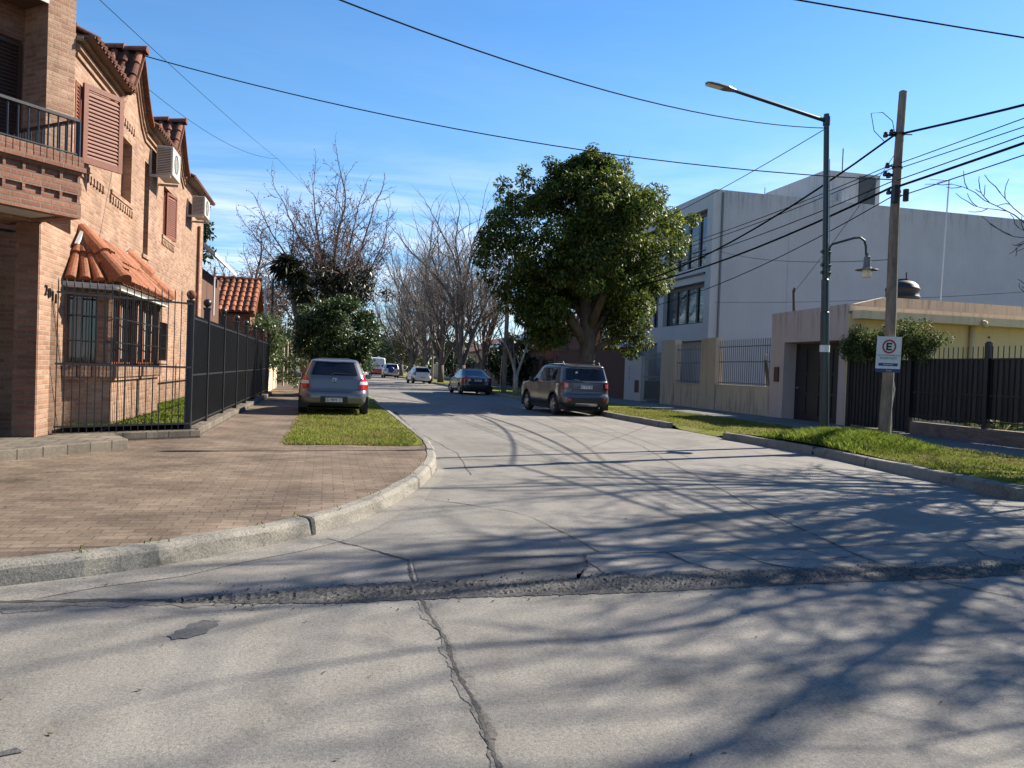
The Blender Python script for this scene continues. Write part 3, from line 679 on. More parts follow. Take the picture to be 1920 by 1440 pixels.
# ------------------------------------------------------------------ walls with openings
def wall_open(mb, org, ud, u0, u1, z0, top, ops, th, m=0, back=True):
    """vertical wall: origin (x,y), unit direction ud, outward normal = right of ud... top: [(u, z)] piecewise; ops: (ua, ub, za, zb)"""
    ud = Vector((ud[0], ud[1], 0)); nrm = Vector((ud.y, -ud.x, 0)); org = Vector((org[0], org[1], 0))
    us = sorted({u0, u1, *[u for o in ops for u in o[:2]], *[u for u, _ in top if u0 < u < u1]})
    tz = lambda u: float(np.interp(u, [t[0] for t in top], [t[1] for t in top]))
    P = lambda u, z, d: org + ud * u + Vector((0, 0, z)) - nrm * d
    for a, b in zip(us, us[1:]):
        mid_ = (a + b) / 2; cuts = sorted([(o[2], o[3]) for o in ops if o[0] < mid_ < o[1]]); lo = z0; spans = []
        for c0, c1 in cuts: spans.append((lo, c0, False)); lo = c1
        spans.append((lo, None, True))
        for s0, s1, last in spans:
            za, zb = (tz(a), tz(b)) if last else (s1, s1)
            mb.quad(P(a, s0, 0), P(b, s0, 0), P(b, zb, 0), P(a, za, 0), m)
            if back: mb.quad(P(b, s0, th), P(a, s0, th), P(a, za, th), P(b, zb, th), m)
            if last: mb.quad(P(a, za, 0), P(b, zb, 0), P(b, zb, th), P(a, za, th), m)
    for (a, b, c, d) in ops:
        mb.quad(P(a, c, th), P(a, c, 0), P(a, d, 0), P(a, d, th), m); mb.quad(P(b, c, 0), P(b, c, th), P(b, d, th), P(b, d, 0), m)
        mb.quad(P(a, c, 0), P(a, c, th), P(b, c, th), P(b, c, 0), m); mb.quad(P(a, d, th), P(a, d, 0), P(b, d, 0), P(b, d, th), m)
    for u, s in ((u0, 1), (u1, -1)):
        q = [P(u, z0, th), P(u, z0, 0), P(u, tz(u), 0), P(u, tz(u), th)]
        mb.quad(*(q if s > 0 else q[::-1]), m)
    return P

def louvres(mb, P0, ud, nd, w, h, pitch=0.055, th=0.04, m=0, frame=0.06):
    """louvred shutter leaf: frame and slanted slats; P0 lower corner, ud along the width, nd outward"""
    P0, ud, nd = Vector(P0), Vector(ud).normalized(), Vector(nd).normalized(); Z = Vector((0, 0, 1))
    B = lambda u0, z0, u1, z1, d0, d1: mb.prism([P0 + ud * u0 + Z * z0 + nd * d0, P0 + ud * u1 + Z * z0 + nd * d0, P0 + ud * u1 + Z * z1 + nd * d0, P0 + ud * u0 + Z * z1 + nd * d0], nd * (d1 - d0), m)
    B(0, 0, frame, h, 0, th); B(w - frame, 0, w, h, 0, th); B(frame, 0, w - frame, frame * 1.3, 0.002, th - .002); B(frame, h - frame, w - frame, h, 0.002, th - .002)
    z = frame * 1.3
    while z < h - frame - pitch * .6:
        a = P0 + ud * frame + Z * z + nd * (th - .004); b = P0 + ud * (w - frame) + Z * z + nd * (th - .004)
        up = Z * pitch * 1.05 - nd * (th - .012)
        mb.quad(a, b, b + up, a + up, m); t = Z * .012
        mb.quad(a - t, b - t, b, a, m)
        z += pitch

def tile_slope(mb, a, b, c, d, tw=0.19, tl=0.36, r=0.062, m=0, n=6):
    """rounded roman tiles on the quad a-b (eaves) and d-c (upper edge); half round covers laid in overlapping courses"""
    a, b, c, d = map(Vector, (a, b, c, d)); L = (b - a).length; nt = max(1, int(round(L / tw)))
    nrm = (b - a).cross(d - a).normalized()
    mb.quad(a, b, c, d, m)
    for i in range(nt):
        t = (i + .5) / nt; p, q = a.lerp(b, t), d.lerp(c, t); S_ = (q - p).length
        if S_ < .08: continue
        k = max(1, int(round(S_ / tl))); dr = (q - p).normalized(); sd = nrm.cross(dr).normalized()
        for j in range(k):
            s0 = p + dr * (S_ * j / k) + nrm * .028; s1 = p + dr * min(S_, S_ * (j + 1.0) / k + .03) + nrm * .006
            vs = []
            for s_, rr in ((s0, r * 1.1), (s1, r * .9)):
                for e in range(n + 1):
                    ang = math.pi * e / n; vs.append(s_ + sd * math.cos(ang) * rr + nrm * math.sin(ang) * rr)
            mb.add(vs, [(e, e + 1, n + 2 + e, n + 1 + e) for e in range(n)] + [tuple(range(n, -1, -1))], m)

def ridge_tiles(mb, a, b, r=0.10, tl=0.40, m=0, n=8, drop=1.0):
    a, b = Vector(a), Vector(b); d = (b - a).normalized(); L = (b - a).length; k = max(1, int(round(L / tl)))
    sd = d.cross(Vector((0, 0, 1))).normalized(); up = sd.cross(d).normalized()
    for j in range(k):
        s0 = a + d * (L * j / k) + up * .03; s1 = a + d * (L * (j + 1) / k + .03) + up * .0
        vs = []
        for s_, rr in ((s0, r * 1.12), (s1, r * .92)):
            for e in range(n + 1): ang = math.pi * e / n; vs.append(s_ + sd * math.cos(ang) * rr + up * (math.sin(ang) * rr * drop))
        mb.add(vs, [(e, e + 1, n + 2 + e, n + 1 + e) for e in range(n)] + [tuple(range(n, -1, -1)), tuple(range(n + 1, 2 * n + 2))], m)

# ------------------------------------------------------------------ the brick corner house
HX = -3.8
house = thing('brick_house', (HX, 12.0, 0.15), 'two storey brick corner house with red tiled gables and a balcony', 'house')
CH = Vector((0.643, 0.766, 0)); CN = Vector((0.766, -0.643, 0))        # chamfered corner: direction and outward normal
C0 = Vector((HX, 11.70, 0))                                            # lower corner
C1 = Vector((HX, 12.93, 0))                                            # upper corner
ROOF = [(11.7, 3.2), (12.93, 3.2), (12.931, 6.22), (15.45, 6.22), (15.75, 6.38), (15.98, 6.62), (16.45, 7.22), (16.92, 6.62), (17.15, 6.38), (17.5, 6.20), (19.75, 6.20), (20.1, 6.36), (20.32, 6.60), (20.8, 7.16), (21.28, 6.60), (21.55, 6.36), (21.95, 6.18), (25.5, 6.10)]
mb = MB()
OPS = [(13.0, 13.75, 4.40, 5.55), (15.12, 16.5, 4.35, 5.50), (17.60, 18.06, 3.56, 5.50), (19.53, 20.87, 4.27, 5.42), (19.2, 20.4, 1.33, 2.24)]
wall_open(mb, (HX, 0), (0, 1), 11.7, 25.5, 0.1, ROOF, OPS, 0.28)
# far end and back
mb.quad((HX - 10, 25.5, .1), (HX - .28, 25.5, .1), (HX - .28, 25.5, 6.1), (HX - 10, 25.5, 6.1))
mb.box(HX - .28, 25.2, .1, HX - 9, 25.49, 6.08)
# lower chamfer wall with the entrance niche
dn = -CH
wl0 = C0 + dn * 9
def CP(s, d, z, base=C0): p = base - CH * s + CN * d; return (p.x, p.y, z)
wall_open(mb, (wl0.x - CN.x * 1.5, wl0.y - CN.y * 1.5), (CH.x, CH.y), 0, 8.6, 0.1, [(0, 3.2), (8.6, 3.2)], [(5.6, 7.6, 0.27, 2.55)], 0.45, 1)  # darker balcony brick puts the porch shade into the wall colour
mb.prism([(HX - .29, 11.75, 3.16), CP(0, -.02, 3.16), CP(9, -.02, 3.16), CP(9, -2.0, 3.16), CP(0, -2.0, 3.16)], (0, 0, .05))
mb.prism([CP(2.6, -.02, .1), CP(3.1, -.02, .1), CP(3.1, -.52, .1), CP(2.6, -.52, .1)], (0, 0, 3.05), 1); mb.box(HX - .283, 11.66, .1, HX - .004, 11.697, 3.15, 1)  # porch column and wall-end facing, shade painted in by the darker brick
mb.box(HX - 2.6, 13.0, .1, HX - .29, 13.25, 3.15)
# upper pillar and recessed balcony wall
mb.prism([CP(0, 0, 3.9, C1), CP(0.42, 0, 3.9, C1), CP(0.42, -.62, 3.9, C1), CP(0, -.62, 3.9, C1)], (0, 0, 3.6))
wu = C1 - CH * 9 - CN * 0.55
wall_open(mb, (wu.x, wu.y), (CH.x, CH.y), 0, 8.6, 3.2, [(0, 6.9), (8.6, 6.9)], [(7.05, 8.57, 4.0, 6.0)], 0.25, 1)  # recess wall in darker brick too, its shade put into the colour
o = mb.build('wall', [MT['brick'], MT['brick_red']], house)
# dentil courses under the windows, brick arches over them and stepped cornices following the gables
mb = MB()
def cornice(off_z, h, d, y0=12.95, y1=25.48):
    pts = [(y, z) for y, z in ROOF if y0 <= y <= y1]; pts = [(y0, float(np.interp(y0, [p[0] for p in ROOF], [p[1] for p in ROOF])))] + pts
    for (ya, za), (yb, zb) in zip(pts, pts[1:]):
        if yb - ya < .02: continue
        mb.prism([(HX - .05, ya, za + off_z), (HX - .05, yb, zb + off_z), (HX - .05, yb, zb + off_z + h), (HX - .05, ya, za + off_z + h)], (d + .05, 0, 0))
for a_ in ((-0.10, .07, .10), (-0.22, .06, .065), (-0.33, .055, .035)): mb = MB(); cornice(*a_); mb.build('cornice', MT['brick'], house)
for (a, b, c, d) in OPS:
    mb = MB(); mb.box(HX - .1, a - .08, c - .075, HX + .035, b + .08, c - .003); mb.build('sill', MT['brick'], house)
for (a, b, zt) in ((15.0, 16.6, 4.12), (19.45, 20.95, 4.04), (12.98, 14.6, 4.17), (15.0, 16.6, 5.72)):
    mb = MB(); y = a; mb.box(HX - .05, a, zt + .111, HX + .03, b, zt + .13)
    while y < b: mb.box(HX - .05, y, zt, HX + .03, y + .09, zt + .11); y += .17
    mb.build('brick_course', MT['brick'], house)
# roof: eaves tiles along the street, two cross gables, main slope
mb = MB()
def eave(y0, y1): tile_slope(mb, (HX + .26, y0, 6.17), (HX + .26, y1, 6.17), (HX - 2.4, y1, 7.55), (HX - 2.4, y0, 7.55))
eave(12.98, 15.5); eave(17.45, 19.8); eave(21.9, 25.8)
def cross_gable(yc, zp, back=2.6):
    prof = [(-1.0, 6.22 - .0), (-.72, 6.40), (-.47, 6.66), (0, zp + .06)]
    for s in (1, -1):
        for (d0, z0), (d1, z1) in zip(prof, prof[1:]):
            a, b = (HX + .20, yc + s * d0, z0), (HX - back, yc + s * d0, z0); c, d = (HX - back, yc + s * d1, z1), (HX + .20, yc + s * d1, z1)
            if s > 0: a, b, c, d = b, a, d, c
            tile_slope(mb, a, b, c, d, 0.21, 0.34, .07)
            pr = [(HX + .20, yc + s * d0, z0 - .005), (HX + .20, yc + s * d1, z1 - .005), (HX + .20, yc + s * d1, z1 - .07), (HX + .20, yc + s * d0, z0 - .07)]
            mb.prism(pr, (-.26, 0, 0))
    ridge_tiles(mb, (HX + .24, yc, zp + .06), (HX - back, yc, zp + .06), .12)
cross_gable(16.45, 7.22); cross_gable(20.8, 7.16)
mb.prism([(HX - 2.4, 12.0, 7.56), (HX - 2.4, 25.7, 7.56), (HX - 9, 25.7, 6.1), (HX - 9, 12.0, 6.1)], (0, 0, .06))
o = mb.build('roof', MT['tile_dark'], house)
# soffit under the balcony roof and eaves boards
mb = MB()
mb.prism([CP(.44, .05, 6.45, C1), CP(9, .05, 6.45, C1), CP(9, .03, 6.45, C1), CP(.44, .03, 6.45, C1)], (0, 0, .22))
o = mb.build('soffit', MT['soffit'], house)
mb = MB()
for y0, y1 in ((12.98, 15.4), (17.5, 19.7), (22.0, 25.7)): mb = MB(); mb.box(HX + .004, y0, 6.225, HX + .25, y1, 6.19); mb.build('eaves_board', MT['wood_eave'], house)
mb = MB(); mb.prism([CP(.44, .02, 6.47, C1), CP(9, .02, 6.47, C1), CP(9, -.54, 6.47, C1), CP(.44, -.54, 6.47, C1)], (0, 0, .18)); mb.build('ceiling', MT['wood_eave'], house)
# balcony: slab, brick parapet with coping and dentil slots, railing
mb = MB(); D0, D1 = 0.0, 0.80; ZB = 3.17
seg = lambda s0, s1, d0, d1, z0, z1, m=0: mb.prism([CP(s0, d0, z0), CP(s1, d0, z0), CP(s1, d1, z0), CP(s0, d1, z0)], (0, 0, z1 - z0), m)
seg(-.02, 8.5, D1 - .14, D1, ZB, ZB + .20); seg(-.02, 8.5, D1 - .14, D1 - .035, ZB + .20, ZB + .30)
seg(-.02, 8.5, D1 - .14, D1, ZB + .30, ZB + .46); seg(-.02, 8.5, D1 - .14, D1 - .035, ZB + .46, ZB + .56); seg(-.02, 8.5, D1 - .14, D1 + .004, ZB + .56, ZB + .60)
s = .0
while s < 8.4:
    seg(s, s + .035, D1 - .13, D1 - .002, ZB + .202, ZB + .298); seg(s, s + .035, D1 - .13, D1 - .002, ZB + .462, ZB + .558); s += .235
seg(-.05, 8.5, D1 - .18, D1 + .05, ZB + .60, ZB + .66); seg(-.02, 8.5, D1 - .15, D1 - .0, ZB + .661, ZB + .79); s = -.03
while s < 8.4: seg(s, s + .072, D1 - .165, D1 + .022, ZB + .662, ZB + .80); s += .083
seg(-.02, .12, -.75, D1 - .14, ZB, ZB + .80)
o = mb.build('balcony', MT['brick_red'], house)
mb = MB(); seg(.12, 8.5, .002, D1 - .14, ZB + .03, ZB + .14); s2 = mb.build('balcony_slab', MT['soffit'], o); mb = MB(); seg(.12, 8.5, -.54, D1 - .14, ZB + .145, ZB + .17); mb.build('balcony_floor', MT['tile_dark'], o)
mb = MB(); s = .02
zr0, zr1 = ZB + .80, ZB + 1.28
mb.beam(CP(-.02, D1 - .07, zr1), CP(8.5, D1 - .07, zr1), .05, .035); mb.beam(CP(-.02, D1 - .07, zr0 + .04), CP(8.5, D1 - .07, zr0 + .04), .03, .015)
mb.beam(CP(.0, D1 - .07, zr1), CP(.0, -.75, zr1), .05, .035)
while s < 8.4: mb.beam(CP(s, D1 - .07, zr0), CP(s, D1 - .07, zr1), .016, .016); s += .125
mb.beam(CP(-.01, D1 - .07, zr0), CP(-.01, D1 - .07, zr1 + .02), .04, .04)
t = D1 - .2
while t > -.7: mb.beam(CP(0, t, zr0), CP(0, t, zr1), .016, .016); t -= .125
mb.build('railing', MT['iron'], house)
# balcony door shutters (closed; the dark wood carries the shade of the recess)
mb = MB(); p = wu + CH * 7.07 - CN * .06
louvres(mb, (p.x, p.y, 4.02), CH, CN, .75, 1.95); p = wu + CH * 7.82 - CN * .06; louvres(mb, (p.x, p.y, 4.02), CH, CN, .75, 1.95)
mb.build('shutter', MT['wood_dark'], house)
# entrance door in the niche
mb = MB(); p = wl0 + CH * 5.62 - CN * 1.90
q = lambda u, z, d: tuple(p + CH * u + CN * d + Vector((0, 0, z)))
for u0, u1 in ((0.0, .95), (1.0, 1.95)):
    mb.prism([q(u0, .28, 0), q(u1, .28, 0), q(u1, 2.5, 0), q(u0, 2.5, 0)], CN * .05)
    for z0, z1 in ((.45, 1.1), (1.25, 1.75), (1.9, 2.35)): mb.prism([q(u0 + .15, z0, .051), q(u1 - .15, z0, .051), q(u1 - .15, z1, .051), q(u0 + .15, z1, .051)], CN * .02)
for u0 in np.arange(-5.5, 3.0, .42):
    if not (-.4 < u0 < 1.95): mb.prism([q(u0, .12, .42), q(u0 + .40, .12, .42), q(u0 + .40, 3.0, .42), q(u0, 3.0, .42)], CN * .04)  # dark boards added along the porch wall in place of its deep shade
mb.build('door', MT['wood_dark'], house)
# street windows
def window(y0, y1, z0, z1, x, fr=MT['wood_shutter'], mull=1, bars=0):
    mb = MB(); f = .055
    mb.box(x - .06, y0, z0, x, y0 + f, z1); mb.box(x - .06, y1 - f, z0, x, y1, z1); mb.box(x - .06, y0 + f, z0, x - .002, y1 - f, z0 + f); mb.box(x - .06, y0 + f, z1 - f, x - .002, y1 - f, z1)
    for i in range(mull): yy = y0 + (y1 - y0) * (i + 1) / (mull + 1); mb.box(x - .055, yy - .03, z0 + f, x - .004, yy + .03, z1 - f)
    w_ = mb.build('window', fr, house)
    mb = MB(); mb.box(x - .045, y0 + f, z0 + f, x - .035, y1 - f, z1 - f); mb.build('pane', MT['glass'], w_)
    return w_
window(13.02, 13.73, 4.42, 5.53, HX - .12); window(15.14, 15.62, 4.37, 5.48, HX - .20, mull=0)
window(17.62, 18.04, 3.58, 5.48, HX - .2, mull=0)
w_ = window(19.22, 20.38, 1.35, 2.22, HX - .16, MT['iron'])
mb = MB()
for i in range(8): yy = 19.3 + i * .145; mb.box(HX - .03, yy, 1.34, HX - .015, yy + .014, 2.23)
for z in (1.62, 1.93): mb.box(HX - .035, 19.22, z, HX - .012, 20.38, z + .014)
mb.build('window_grille', MT['iron'], house)
mb = MB(); mb.box(HX - .275, 15.64, 4.36, HX - .17, 16.49, 5.49); mb.build('niche_panel', MT['brick'], house)
# shutters: open leaf standing out from the wall, closed leaves further along
mb = MB(); a = R_(34); louvres(mb, (HX + .03, 13.22, 4.36), (math.sin(a), math.cos(a), 0), (math.cos(a), -math.sin(a), 0), .74, 1.22, .06, .045, frame=.08); mb.build('shutter', MT['wood_shutter'], house)
mb = MB(); louvres(mb, (HX - .03, 12.98, 4.42), (0, 1, 0), (1, 0, 0), .24, 1.12, .055); mb.build('shutter', MT['wood_shutter'], house)
mb = MB(); louvres(mb, (HX - .13, 19.55, 4.29), (0, 1, 0), (1, 0, 0), .66, 1.11, .05); mb.build('shutter', MT['wood_shutter'], house)
mb = MB(); a = R_(10); louvres(mb, (HX - .08, 20.2, 4.29), (math.sin(a), math.cos(a), 0), (math.cos(a), -math.sin(a), 0), .66, 1.11, .05); mb.build('shutter', MT['wood_shutter'], house)
mb = MB(); mb.tube([(HX + .05, 24.4, 5.3), (HX + .05, 24.4, .3)], .045, 8); mb.build('downpipe', MT['tile_dark'], house)

# bay window with its hipped tile roof
BAY = [(HX, 12.74), (-3.22, 13.02), (-3.20, 16.38), (HX, 16.85)]
ZS, ZT, ZL = 1.24, 2.34, 0.3
mb = MB()
for i, ((xa, ya), (xb, yb)) in enumerate(zip(BAY, BAY[1:])):
    a, b = Vector((xa, ya)), Vector((xb, yb)); L = (b - a).length; d = (b - a) / L
    ops = [(.03, L - .05, ZS, ZT)] if i != 1 else [(.05, 1.58, ZS, ZT), (1.70, L - .06, ZS, ZT)]
    wall_open(mb, (xa, ya), (d.x, d.y), 0, L, ZL, [(0, 2.52), (L, 2.52)], ops, .2, back=False)
    n_ = Vector((d.y, -d.x)); o0 = .05
    # soldier course sill ledge, standing 6 cm proud
    P4 = lambda u, dd, z: (a.x + d.x * u + n_.x * dd, a.y + d.y * u + n_.y * dd, z)
    u = -.02
    while u < L - .02:
        u1 = min(u + .085, L + .02); mb.prism([P4(u, -.1, ZS - .17), P4(u1, -.1, ZS - .17), P4(u1, .07, ZS - .17), P4(u, .07, ZS - .17)], (0, 0, .165)); u += .1
    mb.prism([P4(-.02, -.1, ZS - .22), P4(L + .02, -.1, ZS - .22), P4(L + .02, .045, ZS - .22), P4(-.02, .045, ZS - .22)], (0, 0, .048))
bay = mb.build('bay_window', MT['brick'], house)
mb = MB(); mg = MB(); mcs = []
for i, ((xa, ya), (xb, yb)) in enumerate(zip(BAY, BAY[1:])):
    a, b = Vector((xa, ya)), Vector((xb, yb)); L = (b - a).length; d = (b - a) / L; n_ = Vector((d.y, -d.x))
    P4 = lambda u, dd, z: (a.x + d.x * u + n_.x * dd, a.y + d.y * u + n_.y * dd, z)
    cas = [(.03, L - .05)] if i != 1 else [(.05, .81), (.81, 1.58), (1.70, 2.45), (2.45, L - .06)]
    for u0, u1 in cas:
        for (ua, ub, za, zb) in ((u0, u0 + .06, ZS, ZT), (u1 - .06, u1, ZS, ZT), (u0 + .06, u1 - .06, ZS, ZS + .06), (u0 + .06, u1 - .06, ZT - .06, ZT)):
            mb.prism([P4(ua, -.13, za), P4(ub, -.13, za), P4(ub, -.13, zb), P4(ua, -.13, zb)], (n_.x * .05, n_.y * .05, 0))
        mg.quad(P4(u0 + .06, -.115, ZS + .06), P4(u1 - .06, -.115, ZS + .06), P4(u1 - .06, -.115, ZT - .06), P4(u0 + .06, -.115, ZT - .06))
        mc = MB(); mcs.append(mc); mc.quad(P4(u0 + .10, -.10, ZS + .12), P4(u0 + .24, -.10, ZS + .12), P4(u0 + .21, -.10, ZT - .08), P4(u0 + .10, -.10, ZT - .08))
wd = mb.build('window', MT['wood_shutter'], house); mg.build('pane', MT['glass'], wd)
for mc in mcs: mc.build('curtain', MT['curtain'], wd)
mb = MB()                                                                # black window grilles
for i, ((xa, ya), (xb, yb)) in enumerate(zip(BAY, BAY[1:])):
    a, b = Vector((xa, ya)), Vector((xb, yb)); L = (b - a).length; d = (b - a) / L; n_ = Vector((d.y, -d.x))
    P4 = lambda u, dd, z: (a.x + d.x * u + n_.x * dd, a.y + d.y * u + n_.y * dd, z)
    u = .03
    while u < L: mb.beam(P4(u, .03, ZS - .01), P4(u, .03, ZT + .08), .014, .014); u += .13
    for z in (ZS + .03, ZS + .37, ZS + .75, ZT + .03): mb.beam(P4(0, .034, z), P4(L, .034, z), .012, .018)
mb.build('window_grille', MT['iron'], house)
mb = MB()
E4 = [(HX + .0, 12.64, 2.50), (-3.06, 12.86, 2.50), (-3.06, 16.46, 2.50), (HX, 17.0, 2.50)]; T4 = [(HX + .02, 13.38, 3.33), (HX + .02, 16.05, 3.33)]
tile_slope(mb, E4[0], E4[1], T4[0], T4[0], .185, .45, .07); tile_slope(mb, E4[1], E4[2], T4[1], T4[0], .185, .45, .07); tile_slope(mb, E4[2], E4[3], T4[1], T4[1], .185, .45, .07)
ridge_tiles(mb, E4[1], T4[0], .125, .56, drop=1.15); ridge_tiles(mb, E4[2], T4[1], .14, .56, drop=1.3)
mb.build('bay_roof', MT['tile'], house)
mb = MB()
for (xa, ya, za), (xb, yb, zb) in zip(E4, E4[1:]):
    mb.prism([(xa, ya, za - .02), (xb, yb, zb - .02), (xb - (0.10 if xb > -3.5 else 0), yb, zb - .10), (xa - (0.10 if xa > -3.5 else 0), ya, za - .10)], (-.03, 0, 0))
mb.prism([(x, y, 2.40) for x, y, z in E4], (0, 0, .02))
for x, y, z in (( HX + .05, 13.18, 3.24), (HX + .05, 15.85, 3.24)):
    mb.prism([(x, y - .16, z - .16), (x, y + .2, z + .14), (x, y + .2, z + .22), (x, y - .22, z - .16)], (.05, 0, 0)); mb.prism([(x + .003, y + .2, z + .14), (x + .003, y + .5, z - .06), (x + .003, y + .5, z + .0), (x + .003, y + .2, z + .22)], (.05, 0, 0))
mb.build('bay_fascia', MT['soffit'], house)
# house number
def facing_x(p, owner): # text plane facing +X, reading along +Y
    return Matrix.Translation(Vector(p) - wloc(owner)) @ Matrix(((0, 0, 1, 0), (1, 0, 0, 0), (0, 1, 0, 0), (0, 0, 0, 1)))
for i, ch in enumerate('2011'):
    text_mesh('house_number', ch, .20, MT['iron'], house, facing_x((HX + .012, 11.93 + i * .135, 2.27 - i * .03), house), .01)

# air conditioners on the wall
def aircon(y0, z0, x0, w, h, d, label):
    t = thing('air_conditioner', (HX, y0, z0), label, 'air conditioner', 'air conditioners on the brick house')
    mb = MB(); mb.box(x0, y0, z0, x0 + d, y0 + w, z0 + h); b = mb.build('casing', MT['ac_white'], t, bevel=.02)
    mb = MB(); zz = z0 + .05
    mb.box(x0 + .03, y0 - .006, z0 + .04, x0 + d - .03, y0 - .002, z0 + h - .04, 1)
    while zz < z0 + h - .06: mb.box(x0 + .03, y0 - .022, zz, x0 + d - .03, y0 - .007, zz + .016); zz += .036
    mb.build('side_grille', [MT['ac_white'], MT['ac_dark']], t)
    mb = MB(); mb.lathe([(.18, .006), (.2, .012), (.2, .0)], (x0 + d, y0 + w * .42, z0 + h / 2), 24, 'x', 0)
    for k in range(6): mb.lathe([(.03 + k * .03, .012), (.038 + k * .03, .012)], (x0 + d, y0 + w * .42, z0 + h / 2), 20, 'x')
    mb.build('fan_grille', MT['ac_dark'], t)
    mb = MB(); mb.box(HX + .002, y0 - .05, z0 - .07, x0 + d * .9, y0 - .01, z0 - .02); mb.box(HX + .002, y0 - .06, z0 - .019, HX + .04, y0 - .012, z0 + h * .8); mb.build('bracket', MT['ac_white'], t)
    mb = MB(); mb.box(HX + .002, y0 + w + .0, z0 - .07, x0 + d * .9, y0 + w + .04, z0 - .02); mb.build('bracket', MT['ac_white'], t)
    return t
aircon(18.05, 5.34, HX + .12, .86, .62, .34, 'air conditioner with louvred side above the red shutters on the brick wall')
aircon(22.6, 5.32, HX + .12, .86, .52, .34, 'air conditioner near the far end of the brick house')

# entrance step, railing with plinth, gate fence
st = MB(); st.prism([(-2.62, 11.61, .1), (-3.05, 12.55, .1), (-3.78, 12.0, .1), (-8.6, 6.3, .1), (-8.2, 5.4, .1), (-5.35, 7.45, .1)], (0, 0, .16)); o = st.build('entrance_step', MT['stone_low'], bevel=.015)
tag(o, 'low grey stone step in front of the brick house entrance', 'step')
fr = thing('iron_railing', (-3.7, 12.22, .15), 'thin black railing on a stone plinth in front of the bay window', 'railing')
A, B = Vector((-3.74, 12.20, 0)), Vector((-2.10, 13.30, 0)); FD = (B - A).normalized(); FL = (B - A).length; FN = Vector((FD.y, -FD.x, 0))
mb = MB(); q = [A - FD * .02 + FN * .14, B + FD * .12 + FN * .14, B + FD * .12 - FN * .10, A - FD * .02 - FN * .10]; mb.prism([(v.x, v.y, .1) for v in q], (0, 0, .16)); mb.build('plinth', MT['stone_low'], fr, bevel=.012)
mb = MB(); k = 19
for i in range(k):
    p = A + FD * (FL * (i + .2) / k); mb.beam((p.x, p.y, .25), (p.x, p.y, 2.42), .012, .012); mb.lathe([(.012, 0), (.001, .07)], (p.x, p.y, 2.42), 6)
mb.build('bars', MT['iron'], fr)
for z in (.36, 1.26, 2.28): mb = MB(); mb.beam((A.x, A.y, z), (B.x, B.y, z), .012, .03); mb.build('rail', MT['iron'], fr)
gf = thing('gate_fence', (-2.10, 13.3, .15), 'tall black sheet steel fence with ball topped posts along the brick pavement', 'fence')
mb = MB(); mb.box(-2.28, 13.42, .1, -1.98, 18.9, .27); mb.box(-2.28, 18.9, .1, -1.98, 31, .24); mb.build('plinth', MT['stone_low'], gf, bevel=.012)
posts = [13.36, 15.1, 17.4, 19.9, 22.2, 24.8, 27.6, 30.6]
for i, y in enumerate(posts):
    mb = MB(); mb.box(-2.19, y - .05, .2, -2.09, y + .05, 2.30); mb.box(-2.20, y - .065, 2.30, -2.08, y + .065, 2.34)
    po = mb.build('post', MT['iron'], gf)
    mb = MB(); mb.lathe([(.035, 0), (.03, .03)], (-2.14, y, 2.34), 10); mb.ball((-2.14, y, 2.43), .075, 8); mb.build('ball_cap', MT['tile_dark'] if i == 0 else MT['iron'], po, smooth=True)
for i, (a, b) in enumerate(zip(posts, posts[1:])):
    mb = MB(); y = a + .09
    while y < b - .06: mb.box(-2.155, y, .30, -2.115, y + .018, 2.12); y += .105
    for z in (.33, 1.12, 2.05): mb.box(-2.142, a + .052, z, -2.112, b - .052, z + .03)
    mb.build('panel', MT['iron_sheet'], gf)
